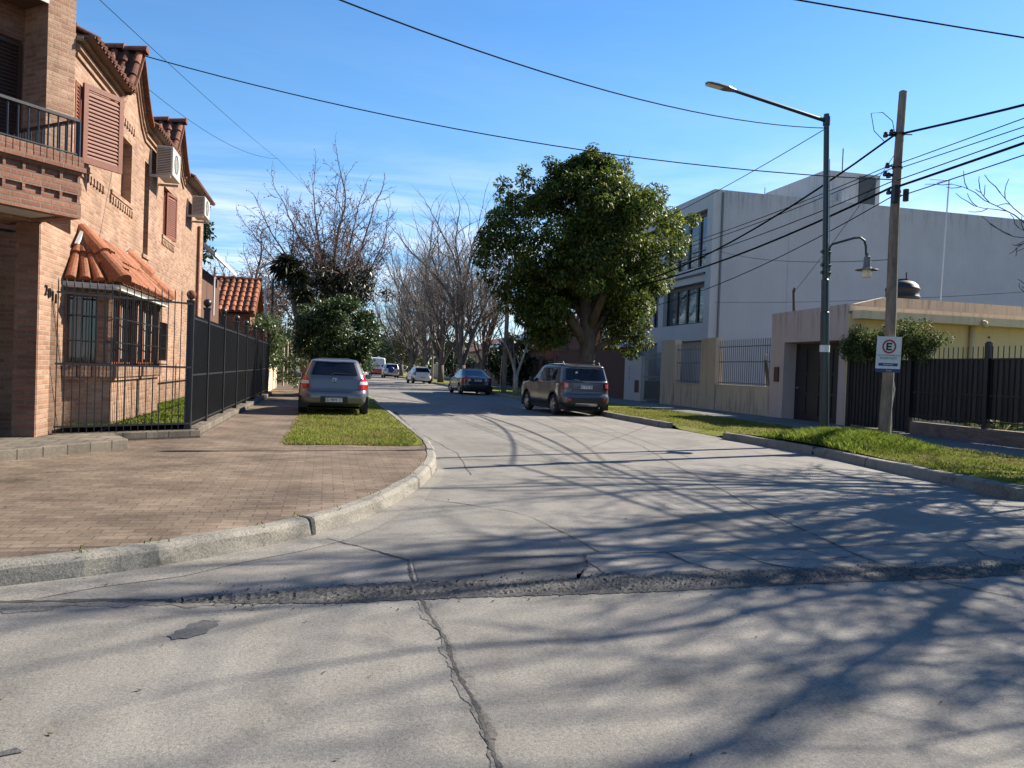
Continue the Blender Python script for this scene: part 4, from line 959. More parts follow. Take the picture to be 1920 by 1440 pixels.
# ------------------------------------------------------------------ cars
class Car:
    """body lofted from horizontal slices; local frame: x right, y forward, rear bumper at y = 0"""
    def __init__(s, name, loc, rz, label, group, rear, front, width, n, H, wheels, paint, res=240, face_mat=None, mats=None, cat='car', arch=True):
        s.rear, s.front, s.width, s.n, s.H = rear, front, width, n, H
        s.t = thing(name, loc, label, cat, group, rz)
        t = np.linspace(0, 2 * np.pi, 4001); e = 2.0 / n
        ux = np.sign(np.sin(t)) * np.abs(np.sin(t)) ** e; uy = -np.sign(np.cos(t)) * np.abs(np.cos(t)) ** e
        dl = np.hypot(np.diff(ux * .85), np.diff(uy * 1.9)); cum = np.concatenate([[0], np.cumsum(dl)])
        tt = np.interp(np.linspace(0, cum[-1], res + 1)[:-1], cum, t)
        ux = np.sign(np.sin(tt)) * np.abs(np.sin(tt)) ** e; uy = -np.sign(np.cos(tt)) * np.abs(np.cos(tt)) ** e
        zs = [rear[0][0]]; z = zs[0]
        while z < H - 1e-4:
            dz = .045
            while dz > .0008:
                k = [abs(f(min(H, z + dz)) - f(z)) for f in (s.R, s.F, s.Wd)]
                if max(k) < .06: break
                dz *= .6
            z = min(H, z + dz); zs.append(z)
        V = []
        for z in zs:
            a, c, w = (s.F(z) - s.R(z)) / 2, (s.F(z) + s.R(z)) / 2, s.Wd(z)
            V.append(np.column_stack([ux * w, c + uy * a, np.full(res, z)]))
        V = np.concatenate(V); k = res
        yr, yf, rw, ra, tr = wheels; s.wheels = wheels
        if arch:
            for yc in (yr, yf):
                m = (np.abs(V[:, 0]) > .55 * s.Wd(.5)) ; d = np.hypot(V[:, 1] - yc, V[:, 2] - rw); m &= np.abs(d - ra) < .03
                u = np.column_stack([V[:, 1] - yc, V[:, 2] - rw]) / np.maximum(d, 1e-6)[:, None]
                V[m, 1] = yc + u[m, 0] * ra; V[m, 2] = rw + u[m, 1] * ra
        mb = MB(); mb.v = [tuple(p) for p in V]
        for i in range(len(zs) - 1):
            for j in range(k):
                f = (i * k + j, i * k + (j + 1) % k, (i + 1) * k + (j + 1) % k, (i + 1) * k + j)
                c = V[list(f)].mean(0)
                if arch and abs(c[0]) > .5 * s.Wd(.5) and min(math.hypot(c[1] - yc, c[2] - rw) for yc in (yr, yf)) < ra - .002: continue
                mb.f.append(f); mb.m.append(face_mat(c, s) if face_mat else 0)
        top = (len(zs) - 1) * k; mb.f.append(tuple(top + j for j in range(k))); mb.m.append(0)
        s.body = mb.build('body', mats or [paint], s.t, smooth=True, world=False, uv=False)
        # dark floor and wheel wells
        mb = MB(); w = s.Wd(.4) - .03; y0, y1 = s.R(.4) + .14, s.F(.4) - .14; mb.box(-w + .22, y0, .17, w - .22, y1, .60)
        for a, b in ((y0, yr - ra), (yr + ra, yf - ra), (yf + ra, y1)):
            if b > a: mb.box(-w, a, .19, w, b, .5)
        mb.build('underbody', MT['rubber'], s.t, world=False)
        for yc in (yr, yf):
            for sd in (-1, 1): s.wheel(sd, yc, rw, tr)
    def _f(s, prof, z):
        zs = [p[0] for p in prof]; ys = [p[1] for p in prof]
        return sum(float(np.interp(z + d, zs, ys)) * w for d, w in ((-.022, .25), (0, .5), (.022, .25)))
    def R(s, z): return s._f(s.rear, z)
    def F(s, z): return s._f(s.front, z)
    def Wd(s, z): return s._f(s.width, z)
    def rear_y(s, x, z):
        a, c, w = (s.F(z) - s.R(z)) / 2, (s.F(z) + s.R(z)) / 2, s.Wd(z)
        return c - a * max(0.0, 1 - min(1, abs(x) / w) ** s.n) ** (1 / s.n)
    def side_x(s, y, z):
        a, c, w = (s.F(z) - s.R(z)) / 2, (s.F(z) + s.R(z)) / 2, s.Wd(z)
        return w * max(0.0, 1 - min(1, abs(y - c) / a) ** s.n) ** (1 / s.n)
    def wheel(s, sd, yc, r, tr):
        mb = MB(); x = tr / 2; wd = .2
        c = (sd * x, yc, r)
        mb.lathe([(r * .62, -wd / 2), (r * .9, -wd / 2), (r, -wd / 2 + .03), (r, wd / 2 - .03), (r * .9, wd / 2), (r * .62, wd / 2)], c, 28, 'x')
        o = mb.build('wheel', MT['rubber'], s.t, smooth=False, world=False)
        mb = MB(); h = sd * wd / 2 * .82
        mb.lathe([(r * .66, h + sd * .02), (r * .60, h), (r * .56, h - sd * .05)], c, 28, 'x'); 
        for k in range(5):
            a = 2 * math.pi * k / 5 + .3
            for e in (-.16, .16):
                p0 = Vector(c) + Vector((h, math.cos(a + e * 2) * r * .12, math.sin(a + e * 2) * r * .12)); p1 = Vector(c) + Vector((h, math.cos(a + e) * r * .62, math.sin(a + e) * r * .62))
                mb.beam(p0, p1, .035, .02, up=(1, 0, 0))
        mb.lathe([(.001, h + sd * .012), (r * .2, h + sd * .008), (r * .2, h - sd * .02)], c, 16, 'x')
        mb.build('rim', MT['rim'], o, world=False)
    def patch(s, kind, q, mat, name, off=.006, parent=None, nu=10, nv=8, smooth=True, thick=.0):
        """quad q = 4 corners (bottom-left, bottom-right, top-right, top-left) laid on the rear, front or a side"""
        vs, q = [], [Vector(p) for p in q]
        for j in range(nv + 1):
            for i in range(nu + 1):
                u, v = i / nu, j / nv; p = (q[0] * (1 - u) + q[1] * u) * (1 - v) + (q[3] * (1 - u) + q[2] * u) * v
                if kind == 'rear': vs.append((p.x, s.rear_y(p.x, p.y) - off, p.y))
                elif kind == 'front': z = p.y; yy = s.F(z) + s.R(z) - s.rear_y(p.x, z); vs.append((p.x, yy + off, z))
                else: vs.append(((s.side_x(p.x, p.y) + off) * (1 if kind == 'right' else -1), p.x, p.y))
        k = nu + 1; fs = [(j * k + i, j * k + i + 1, (j + 1) * k + i + 1, (j + 1) * k + i) for j in range(nv) for i in range(nu)]
        if kind in ('left', 'front'): fs = [f[::-1] for f in fs]
        mb = MB(); mb.add(vs, fs)
        o = mb.build(name, mat, parent or s.t, smooth=smooth, world=False, uv=False)
        return o
    def plate(s, x, z, w, h, txt, parent=None):
        y = s.rear_y(x, z) - .012; mb = MB(); mb.box(x - w / 2, y - .008, z - h / 2, x + w / 2, y + .012, z + h / 2)
        o = mb.build('number_plate', MT['plate_face'], s.t, world=False)
        mb = MB(); mb.box(x - w / 2 + .004, y - .0105, z + h / 2 - .024, x + w / 2 - .004, y - .0085, z + h / 2 - .004); mb.build('plate_band', MT['blue_paint'], o, world=False)
        m = Matrix.Translation((x, y - .011, z - .012)) @ Matrix(((1, 0, 0, 0), (0, 0, -1, 0), (0, 1, 0, 0), (0, 0, 0, 1)))
        text_mesh('plate_text', txt, h * .78, MT['black_paint'], o, m, .002)

PARK = 'cars parked along the street'
# --- champagne hatchback half up on the grass strip
et = Car('hatchback_car', (0.22, 19.5, 0.134), 0.0, 'grey hatchback parked on the grass strip, red and white rear lamps', PARK,
    rear=[(.24, .10), (.32, .03), (.45, .0), (.60, .02), (.66, .08), (.95, .13), (1.05, .17), (1.40, .42), (1.45, .50), (1.48, .75), (1.50, 1.2)],
    front=[(.24, 3.68), (.45, 3.76), (.70, 3.70), (.80, 3.5), (.93, 2.85), (1.0, 2.68), (1.40, 1.95), (1.46, 1.75), (1.50, 1.5)],
    width=[(.24, .79), (.34, .845), (.55, .848), (.85, .83), (.98, .77), (1.05, .735), (1.40, .585), (1.455, .54), (1.485, .44), (1.50, .28)],
    n=7.5, H=1.50, wheels=(.68, 3.14, .29, .335, 1.47), paint=MT['paint_champagne'])
et.patch('rear', [(-.655, 1.045), (.655, 1.045), (.53, 1.395), (-.53, 1.395)], MT['car_glass'], 'rear_window', .007)
for sd in (-1, 1):
    L_ = lambda pts: [(sd * x, z) for x, z in (pts if sd > 0 else [pts[1], pts[0], pts[3], pts[2]])]
    o = et.patch('rear', L_([(.57, .69), (.83, .69), (.825, .815), (.59, .81)]), MT['lens_red'], 'tail_lamp', .016)
    et.patch('rear', L_([(.59, .815), (.825, .815), (.81, .90), (.605, .895)]), MT['lens_clear'], 'reversing_lens', .016, o)
    et.patch('rear', L_([(.605, .895), (.81, .90), (.775, 1.05), (.66, 1.03)]), MT['lens_red'], 'upper_lens', .017, o)
    et.patch('right' if sd > 0 else 'left', [(1.0, .96), (1.75, .96), (1.65, 1.36), (1.2, 1.36)], MT['car_glass'], 'side_window', .006)
    et.patch('right' if sd > 0 else 'left', [(1.82, .96), (2.55, .97), (2.1, 1.36), (1.75, 1.36)], MT['car_glass'], 'side_window', .006)
    mb = MB(); mb.box(sd * .83, 2.42, .93, sd * .99, 2.52, 1.06); mb.build('wing_mirror', MT['paint_champagne'], et.t, world=False, bevel=.03)
et.patch('front', [(-.62, 1.02), (.62, 1.02), (.52, 1.38), (-.52, 1.38)], MT['car_glass'], 'windscreen', .006)
# tailgate gaps, plate recess, dark diffuser
for q in ([(-.56, .612), (.56, .612), (.565, .622), (-.565, .622)], [(-.60, .62), (-.59, .62), (-.655, 1.03), (-.665, 1.03)], [(.59, .62), (.60, .62), (.665, 1.03), (.655, 1.03)], [(-.02, .845), (.02, .845), (.02, .865), (-.02, .865)]):
    et.patch('rear', q, MT['plastic'], 'tailgate_gap', .004)
et.patch('rear', [(-.33, .33), (.33, .33), (.31, .50), (-.31, .50)], MT['plastic'], 'plate_recess', .005)
et.patch('rear', [(-.72, .245), (.72, .245), (.62, .315), (-.62, .315)], MT['plastic'], 'rear_valance', .008)
et.plate(0, .415, .40, .125, 'AD 809 CT')
mb = MB(); y = et.rear_y(0, .93) - .01
for rx, rz, zz in ((.062, .042, .93), (.026, .042, .93), (.05, .016, .945)):
    ring = [(rx * math.cos(t), y, zz + rz * math.sin(t)) for t in np.linspace(0, 2 * math.pi, 25)]; mb.tube(ring, .006, 5, cap=False)
mb.build('emblem', MT['steel'], et.t, world=False)
mb = MB(); mb.tube([(-.08, et.rear_y(0, 1.06) - .03, 1.055), (.02, et.rear_y(0, 1.10) - .03, 1.10), (.38, et.rear_y(.38, 1.075) - .02, 1.085)], [.016, .012, .007], 6); mb.build('rear_wiper', MT['plastic'], et.t, world=False)
et.patch('rear', [(-.5, 1.40), (.5, 1.40), (.47, 1.445), (-.47, 1.445)], MT['paint_champagne'], 'roof_spoiler', .03)
mb = MB(); mb.box(-.14, et.rear_y(0, 1.39) - .045, 1.385, .14, et.rear_y(0, 1.39) - .01, 1.40); mb.build('brake_light', MT['lens_dark'], et.t, world=False)

et.t.scale = (1.03, 1.0, .945)
# --- grey bronze SUV by the right kerb
def suv_mat(c, s):
    if c[2] < .44: return 1
    yr, yf, rw, ra, tr = s.wheels
    if min(math.hypot(c[1] - yc, c[2] - rw) for yc in (yr, yf)) < ra + .065 and abs(c[0]) > .6: return 1
    return 0
re_ = Car('suv_car', (8.25, 23.75, 0.0), R_(5.0), 'grey bronze boxy SUV parked beside the right kerb under the big tree', PARK,
    rear=[(.30, .12), (.40, .03), (.55, .0), (.66, .02), (.72, .07), (1.10, .09), (1.16, .13), (1.56, .26), (1.62, .24), (1.66, .32), (1.69, .7), (1.71, 1.4)],
    front=[(.30, 4.1), (.5, 4.22), (.85, 4.2), (1.0, 4.1), (1.06, 3.6), (1.12, 3.0), (1.18, 2.85), (1.55, 2.35), (1.64, 2.15), (1.71, 1.8)],
    width=[(.30, .84), (.45, .895), (.75, .90), (1.05, .885), (1.14, .865), (1.55, .765), (1.62, .735), (1.68, .64), (1.71, .35)],
    n=10.0, H=1.71, wheels=(.78, 3.35, .345, .41, 1.56), paint=MT['paint_graphite'], face_mat=suv_mat, mats=[MT['paint_graphite'], MT['plastic']])
re_.patch('rear', [(-.72, 1.16), (.72, 1.16), (.66, 1.54), (-.66, 1.54)], MT['car_glass'], 'rear_window', .007)
for sd in (-1, 1):
    L_ = lambda pts: [(sd * x, z) for x, z in (pts if sd > 0 else [pts[1], pts[0], pts[3], pts[2]])]
    o = re_.patch('rear', L_([(.60, .87), (.84, .87), (.83, 1.11), (.60, 1.11)]), MT['lens_dark'], 'tail_lamp', .02)
    re_.patch('rear', L_([(.635, .905), (.80, .905), (.795, 1.075), (.635, 1.075)]), MT['lens_red'], 'red_lens', .026, o)
    mb = MB(); c = Vector((sd * .715, re_.rear_y(.715, .99) - .034, .99))
    for e in (1, -1): mb.beam(c + Vector((-.05, 0, -.05 * e)), c + Vector((.05, 0, .05 * e)), .024, .012, up=(0, 1, 0))
    mb.build('lens_cross', MT['lens_clear'], o, world=False)
    re_.patch('rear', L_([(.55, .50), (.70, .50), (.70, .57), (.55, .57)]), MT['lens_red'], 'reflector', .008)
    k = 'right' if sd > 0 else 'left'
    re_.patch(k, [(.66, 1.14), (1.02, 1.13), (1.02, 1.50), (.70, 1.50)], MT['car_glass'], 'side_window', .006)
    re_.patch(k, [(1.10, 1.11), (1.92, 1.10), (1.88, 1.53), (1.10, 1.53)], MT['car_glass'], 'side_window', .006)
    re_.patch(k, [(2.0, 1.10), (2.82, 1.12), (2.34, 1.53), (1.96, 1.53)], MT['car_glass'], 'side_window', .006)
    for q in ([(1.055, .5), (1.067, .5), (1.067, 1.1), (1.055, 1.1)], [(1.955, .5), (1.967, .5), (1.967, 1.1), (1.955, 1.1)], [(2.86, .5), (2.872, .5), (2.872, 1.08), (2.86, 1.08)]):
        re_.patch(k, q, MT['plastic'], 'door_gap', .004, nu=1)
    for yy in (1.18, 2.08):
        mb = MB(); xx = sd * (re_.side_x(yy, 1.0) + .02); mb.beam((xx, yy, 1.0), (xx, yy + .2, 1.0), .02, .03); mb.build('door_handle', MT['paint_graphite'], re_.t, world=False)
    mb = MB(); mb.box(sd * .88, 2.62, 1.05, sd * 1.03, 2.76, 1.22); mb.build('wing_mirror', MT['plastic'], re_.t, world=False, bevel=.035)
    mb = MB(); mb.tube([(sd * .64, .52, 1.66), (sd * .64, .60, 1.75), (sd * .64, 2.0, 1.75), (sd * .64, 2.1, 1.65)], .02, 6); mb.build('roof_rail', MT['plastic'], re_.t, world=False)
    re_.patch('right' if sd > 0 else 'left', [(3.9, .82), (4.1, .82), (4.1, .98), (3.9, .98)], MT['lens_clear'], 'headlight', .006)
re_.patch('rear', [(-.58, .90), (.58, .90), (.57, 1.06), (-.57, 1.06)], MT['paint_graphite'], 'tailgate_panel', .002)
re_.patch('rear', [(-.60, 1.075), (.60, 1.075), (.60, 1.095), (-.60, 1.095)], MT['plastic'], 'tailgate_gap', .006)
re_.patch('rear', [(-.66, .705), (.66, .705), (.66, .717), (-.66, .717)], MT['plastic'], 'tailgate_gap', .006)
re_.patch('rear', [(-.80, .31), (.80, .31), (.84, .60), (-.84, .60)], MT['plastic'], 'bumper', .006)
re_.patch('rear', [(-.40, .33), (.40, .33), (.38, .42), (-.38, .42)], MT['rim'], 'skid_plate', .014)
re_.plate(0, .955, .42, .13, 'AC 973 BX')
text_mesh('badge', 'Jeep', .085, MT['steel'], re_.t, Matrix.Translation((.0, re_.rear_y(0, 1.095) - .02, 1.10)) @ Matrix(((1, 0, 0, 0), (0, 0, -1, 0), (0, 1, 0, 0), (0, 0, 0, 1))), .004)
re_.patch('front', [(-.68, 1.2), (.68, 1.2), (.6, 1.5), (-.6, 1.5)], MT['car_glass'], 'windscreen', .006)
mb = MB(); mb.tube([(.45, .02, .28), (.45, .2, .28)], .03, 8); mb.build('exhaust_pipe', MT['steel'], re_.t, world=False)
mb = MB(); y = re_.rear_y(-.2, 1.2) - .012; mb.lathe([(.001, -.002), (.045, 0), (.045, .006)], (-.32, re_.rear_y(-.32, 1.40) - .012, 1.40), 16, 'y'); mb.build('window_sticker', MT['lens_clear'], re_.t, world=False)
mb = MB(); mb.tube([(-.25, re_.rear_y(0, 1.15) - .02, 1.15), (-.45, re_.rear_y(-.3, 1.17) - .02, 1.175)], [.012, .008], 6); mb.build('rear_wiper', MT['plastic'], re_.t, world=False)

# --- dark sedan further up the right kerb
sd_ = Car('sedan_car', (8.0, 40.9, 0.0), R_(1.5), 'dark blue grey sedan parked by the right kerb before the white hatchback', PARK,
    rear=[(.26, .10), (.36, .02), (.55, .0), (.70, .03), (.92, .05), (.97, .10), (1.0, .35), (1.03, .58), (1.35, 1.35), (1.40, 1.6), (1.43, 2.0)],
    front=[(.26, 4.36), (.5, 4.48), (.66, 4.42), (.78, 4.1), (.93, 3.4), (.98, 3.25), (1.35, 2.5), (1.41, 2.25), (1.43, 2.1)],
    width=[(.26, .82), (.4, .875), (.7, .88), (.92, .86), (1.0, .78), (1.35, .60), (1.40, .52), (1.43, .3)],
    n=6.0, H=1.43, wheels=(.95, 3.6, .31, .36, 1.52), paint=MT['paint_dark'], res=200)
sd_.patch('rear', [(-.66, 1.035), (.66, 1.035), (.55, 1.33), (-.55, 1.33)], MT['car_glass'], 'rear_window', .008)
for sd in (-1, 1):
    L_ = lambda pts: [(sd * x, z) for x, z in (pts if sd > 0 else [pts[1], pts[0], pts[3], pts[2]])]
    o = sd_.patch('rear', L_([(.48, .74), (.86, .74), (.84, .90), (.50, .89)]), MT['lens_red'], 'tail_lamp', .014)
    sd_.patch('rear', L_([(.38, .77), (.48, .76), (.50, .87), (.40, .86)]), MT['lens_clear'], 'reversing_lens', .016, o)
    k = 'right' if sd > 0 else 'left'
    sd_.patch(k, [(1.15, .99), (2.05, .97), (2.0, 1.32), (1.55, 1.32)], MT['car_glass'], 'side_window', .006)
    sd_.patch(k, [(2.12, .97), (3.1, .97), (2.55, 1.32), (2.08, 1.32)], MT['car_glass'], 'side_window', .006)
    mb = MB(); mb.box(sd * .87, 3.0, .95, sd * 1.02, 3.1, 1.06); mb.build('wing_mirror', MT['paint_dark'], sd_.t, world=False, bevel=.03)
sd_.patch('rear', [(-.70, .28), (.70, .28), (.66, .36), (-.66, .36)], MT['plastic'], 'rear_valance', .008)
sd_.plate(0, .80, .40, .12, 'KBD 417')
sd_.patch('rear', [(-.50, .905), (.50, .905), (.50, .925), (-.50, .925)], MT['steel'], 'boot_trim', .012)

# --- white hatchback
gl = Car('hatchback_car', (8.0, 65.2, 0.0), R_(4.0), 'white hatchback with dark rear lamps parked behind the dark sedan', PARK,
    rear=[(.26, .10), (.36, .02), (.5, .0), (.66, .03), (.9, .10), (.97, .15), (1.34, .55), (1.39, .7), (1.43, 1.2)],
    front=[(.26, 3.8), (.5, 3.9), (.7, 3.8), (.82, 3.4), (.92, 2.9), (.98, 2.75), (1.34, 2.1), (1.40, 1.9), (1.43, 1.7)],
    width=[(.26, .77), (.4, .825), (.7, .825), (.9, .81), (1.0, .74), (1.34, .60), (1.40, .5), (1.43, .3)],
    n=6.5, H=1.43, wheels=(.72, 3.15, .29, .34, 1.43), paint=MT['paint_white'], res=140)
gl.patch('rear', [(-.62, .98), (.62, .98), (.52, 1.33), (-.52, 1.33)], MT['car_glass'], 'rear_window', .01)
for sd in (-1, 1):
    L_ = lambda pts: [(sd * x, z) for x, z in (pts if sd > 0 else [pts[1], pts[0], pts[3], pts[2]])]
    gl.patch('rear', L_([(.60, .70), (.80, .70), (.76, .96), (.62, .96)]), MT['lens_dark'], 'tail_lamp', .014)
    k = 'right' if sd > 0 else 'left'
    gl.patch(k, [(.85, .95), (1.6, .94), (1.55, 1.32), (1.05, 1.32)], MT['car_glass'], 'side_window', .008)
    gl.patch(k, [(1.68, .94), (2.55, .95), (2.12, 1.32), (1.63, 1.32)], MT['car_glass'], 'side_window', .008)
    mb = MB(); mb.box(sd * .82, 2.45, .9, sd * .96, 2.55, 1.02); mb.build('wing_mirror', MT['plastic'], gl.t, world=False, bevel=.03)
gl.plate(0, .50, .40, .13, 'HXT 268')

# --- silver off-road car with its spare wheel on the tailgate
fs_ = Car('suv_car', (7.45, 90.0, 0.0), R_(2.0), 'silver off road car carrying a spare wheel on its tailgate, far up the street', PARK,
    rear=[(.35, .1), (.5, .0), (.8, .02), (1.1, .05), (1.6, .25), (1.66, .4), (1.70, 1.0)],
    front=[(.35, 4.0), (.6, 4.15), (.95, 4.05), (1.08, 3.2), (1.15, 2.95), (1.58, 2.4), (1.66, 2.2), (1.70, 1.8)],
    width=[(.35, .84), (.5, .88), (1.05, .88), (1.15, .84), (1.6, .70), (1.66, .58), (1.70, .3)],
    n=8, H=1.70, wheels=(.8, 3.25, .35, .42, 1.55), paint=MT['paint_silver'], res=110)
fs_.patch('rear', [(-.70, 1.15), (.70, 1.15), (.62, 1.56), (-.62, 1.56)], MT['car_glass'], 'rear_window', .012)
mb = MB(); mb.lathe([(.001, -.20), (.30, -.20), (.34, -.15), (.34, 0)], (-.12, fs_.rear_y(0, .95), .98), 24, 'y'); mb.build('spare_wheel', MT['blue_paint'], fs_.t, world=False)
for sd in (-1, 1):
    fs_.patch('rear', [(sd * .70, .75), (sd * .84, .75), (sd * .83, 1.05), (sd * .70, 1.05)][::1 if sd > 0 else -1], MT['lens_dark'], 'tail_lamp', .015)
    fs_.patch('right' if sd > 0 else 'left', [(.4, 1.16), (2.6, 1.16), (2.3, 1.55), (.6, 1.55)], MT['car_glass'], 'side_window', .01)
# --- white van with a red lower half
def van_mat(c, s): return 1 if c[2] < .98 else 0
vn = Car('delivery_van', (6.8, 104.0, 0.0), R_(1.0), 'white high roofed van with a red lower half, farthest in the row', PARK,
    rear=[(.35, .1), (.45, .0), (1.0, .02), (2.2, .1), (2.4, .16), (2.46, .5), (2.50, 1.5)],
    front=[(.35, 4.8), (.6, 4.95), (1.0, 4.8), (1.25, 4.2), (2.1, 3.4), (2.42, 3.1), (2.50, 2.5)],
    width=[(.35, .95), (.5, 1.0), (1.3, 1.0), (2.2, .92), (2.40, .86), (2.47, .7), (2.50, .3)],
    n=10, H=2.50, wheels=(1.0, 4.0, .35, .42, 1.75), paint=MT['paint_white'], res=110, face_mat=van_mat, mats=[MT['paint_white'], MT['paint_red']], cat='van')
vn.patch('rear', [(-.30, 1.30), (.20, 1.30), (.20, 1.44), (-.30, 1.44)], MT['blue_paint'], 'logo', .02)
vn.patch('rear', [(.40, 1.28), (.66, 1.28), (.66, 1.5), (.40, 1.5)], MT['blue_paint'], 'logo', .02)
mb = MB(); mb.box(-.12, .35, 2.50, .12, .6, 2.68); mb.build('roof_vent', MT['paint_white'], vn.t, world=False)
# --- light car ahead of the hatchback, only its edge showing past it
lc = Car('parked_car', (0.72, 30.6, 0.134), 0.0, 'white car standing in front of the grey hatchback, mostly hidden by it', PARK,
    rear=[(.26, .10), (.36, .02), (.5, .0), (.66, .03), (.9, .10), (.97, .15), (1.34, .55), (1.39, .7), (1.43, 1.2)],
    front=[(.26, 3.8), (.5, 3.9), (.7, 3.8), (.82, 3.4), (.92, 2.9), (.98, 2.75), (1.34, 2.1), (1.40, 1.9), (1.43, 1.7)],
    width=[(.26, .78), (.4, .84), (.7, .84), (.9, .82), (1.0, .76), (1.34, .64), (1.40, .5), (1.43, .3)],
    n=6.5, H=1.43, wheels=(.72, 3.15, .29, .34, 1.43), paint=MT['paint_white'], res=140)
lc.patch('rear', [(-.62, .98), (.62, .98), (.54, 1.33), (-.54, 1.33)], MT['car_glass'], 'rear_window', .01)
for sd in (-1, 1):
    lc.patch('rear', [(sd * .60, .70), (sd * .81, .70), (sd * .77, .96), (sd * .62, .96)][::1 if sd > 0 else -1], MT['lens_red'], 'tail_lamp', .014)
    mb = MB(); mb.box(sd * .82, 2.45, .9, sd * .98, 2.55, 1.04); mb.build('wing_mirror', MT['paint_white'], lc.t, world=False, bevel=.03)
# ------------------------------------------------------------------ right side: grey building
gb = thing('grey_building', (17.2, 32.83, 0), 'large pale grey three storey building with a blank side wall and a roof box', 'building')
GY, GX, GZ = 32.83, 17.2, 10.12
mb = MB()
gops = [(33.38, 37.9, 6.68, 9.35), (38.5, 42.6, 6.68, 9.35), (33.40, 37.9, 3.98, 5.95), (38.5, 42.6, 3.98, 5.95), (33.4, 37.9, .15, 3.16), (38.5, 41.5, .15, 3.16)]
wall_open(mb, (GX, 47), (0, -1), 0, 47 - GY, 0, [(0, GZ), (47 - GY, GZ)], [(47 - b, 47 - a, c, d) for a, b, c, d in gops], .5)
mb.box(GX + .5, GY + .001, 0, GX + .52, GY + .4, GZ)
mb.build('facade', MT['plaster_light'], gb)
mb = MB()
mb.quad((GX + .02, GY + .004, 0), (45, GY + .004, 0), (45, GY + .004, GZ + .02), (GX + .02, GY + .004, GZ + .02))
mb.quad((GX + .5, GY + .01, GZ - .25), (45, GY + .01, GZ - .25), (45, 47, GZ - .25), (GX + .5, 47, GZ - .25))
mb.quad((45, GY, 0), (45, 47, 0), (45, 47, GZ), (45, GY, GZ)); mb.quad((45, 47, 0), (GX, 47, 0), (GX, 47, GZ), (45, 47, GZ))
mb.box(21.2, GY - .012, 0, 21.24, GY + .003, GZ - .05)
mb.build('side_wall', MT['plaster_gray'], gb)
mb = MB(); mb.box(GX + .42, GY - .07, 2.0, GX + .50, GY - .003, GZ - .1); mb.build('downpipe', MT['lamp_gray'], gb)
mb = MB(); mb.box(24.2, 34.5, GZ - .3, 27.4, 40, 12.1); mb.box(24.9, 34.1, GZ - .1, 25.3, 34.4, 11.0); mb.box(24.2, 40.0, GZ - .3, 25.4, 41.3, 11.75)
pb = mb.build('roof_box', MT['plaster_light'], gb)
mb = MB(); mb.box(26.15, 34.44, GZ - .0, 27.1, 34.497, 11.95); mb.build('vent_door', MT['ac_dark'], pb)
mb = MB(); mb.tube([(25.0, 34.3, 12.0), (25.0, 34.3, 13.2)], .03, 6); mb.tube([(20.0, GY + .3, GZ - .2), (20.0, GY + .3, GZ + .4)], .02, 6); mb.build('roof_pipe', MT['lamp_gray'], gb)
for (a, b, c, d) in gops[:4]:
    k = 4; mbf = MB(); f = .09; x0, x1 = GX + .25, GX + .33
    mbf.box(x0, a, d - .22, x1, b, d); mbf.box(x0, a, c, x1, b, c + f)
    for i in range(k + 1): yy = a + (b - a) * i / k; mbf.box(x0 - .02, max(a, yy - .09), c + f, x1 - .003, min(b, yy + .09), d - .22)
    if c > 6:
        for z in (7.5, 7.15): mbf.box(x0 - .03, a, z, x0 - .005, b, z + .03)
    w_ = mbf.build('window', MT['iron'], gb)
    mb = MB(); mb.box(GX + .29, a + .02, c + f, GX + .30, b - .02, d - .22); mb.build('pane', MT['glass_tower'], w_)
mb = MB(); mb.box(GX - .10, 33.36, 6.28, GX + .02, 47, 6.36); mb.build('drip_edge', MT['iron'], gb)
for (a, b, c, d) in gops[4:]:
    mb = MB(); mb.box(GX + .40, a, c, GX + .44, b, d); y = a + .1
    while y < b: mb.box(GX + .37, y, c, GX + .398, y + .03, d); y += .16
    mb.build('garage_door', MT['plaster_gray'], gb)

# front wall of the grey building: low wall, pillars, bars, gate
fw = thing('front_wall', (14.8, 28, .15), 'low beige stained wall with pillars and grey bars before the grey building', 'wall')
X0, X1 = 14.8, 15.08
mb = MB(); mb.box(X0, 23.72, .1, X1, 27.5, 1.12); mb.box(X0 + .002, 28.72, .1, X1, 31.2, 1.10); mb.build('low_wall', MT['plaster_beige'], fw)
mb = MB(); mb.box(X0 - .02, 23.72, 1.121, X1 + .02, 27.49, 1.16); mb.box(X0 - .02, 28.73, 1.101, X1 + .02, 31.2, 1.14); mb.build('coping', MT['plaster_beige'], fw)
for a, b, z in ((27.5, 28.72, 2.98), (31.2, 32.55, 3.0), (34.75, 36.9, 2.32)):
    mb = MB(); mb.box(X0 - .03, a, .1, X1 + .03, b, z); p = mb.build('pillar', MT['plaster_beige'] if z > 2.5 else MT['plaster_white'], fw)
mb = MB(); mb.box(X0 - .05, 35.0, .55, X0 - .031, 35.5, 1.15); mb.build('meter_door', MT['plaster_brown'], p)
m_ = Matrix.Translation(Vector((X0 - .036, 36.25, 1.72)) - wloc(p)) @ Matrix(((0, 0, -1, 0), (-1, 0, 0, 0), (0, 1, 0, 0), (0, 0, 0, 1)))
for i, ch in enumerate('215'): text_mesh('house_number', ch, .26, MT['iron'], p, Matrix.Translation((0, 0, -.24 * i)) @ m_, .004)
def bars(a, b, z0, z1, x, st=.145, w=.02):
    mb = MB(); y = a + st * .5
    while y < b: mb.box(x - w / 2, y - w / 2, z0, x + w / 2, y + w / 2, z1); y += st
    for z in (z0 + .06, z0 + (z1 - z0) * .5, z1 - .28): mb.box(x - .012, a, z, x + .012 + .006, b, z + .04)
    return mb
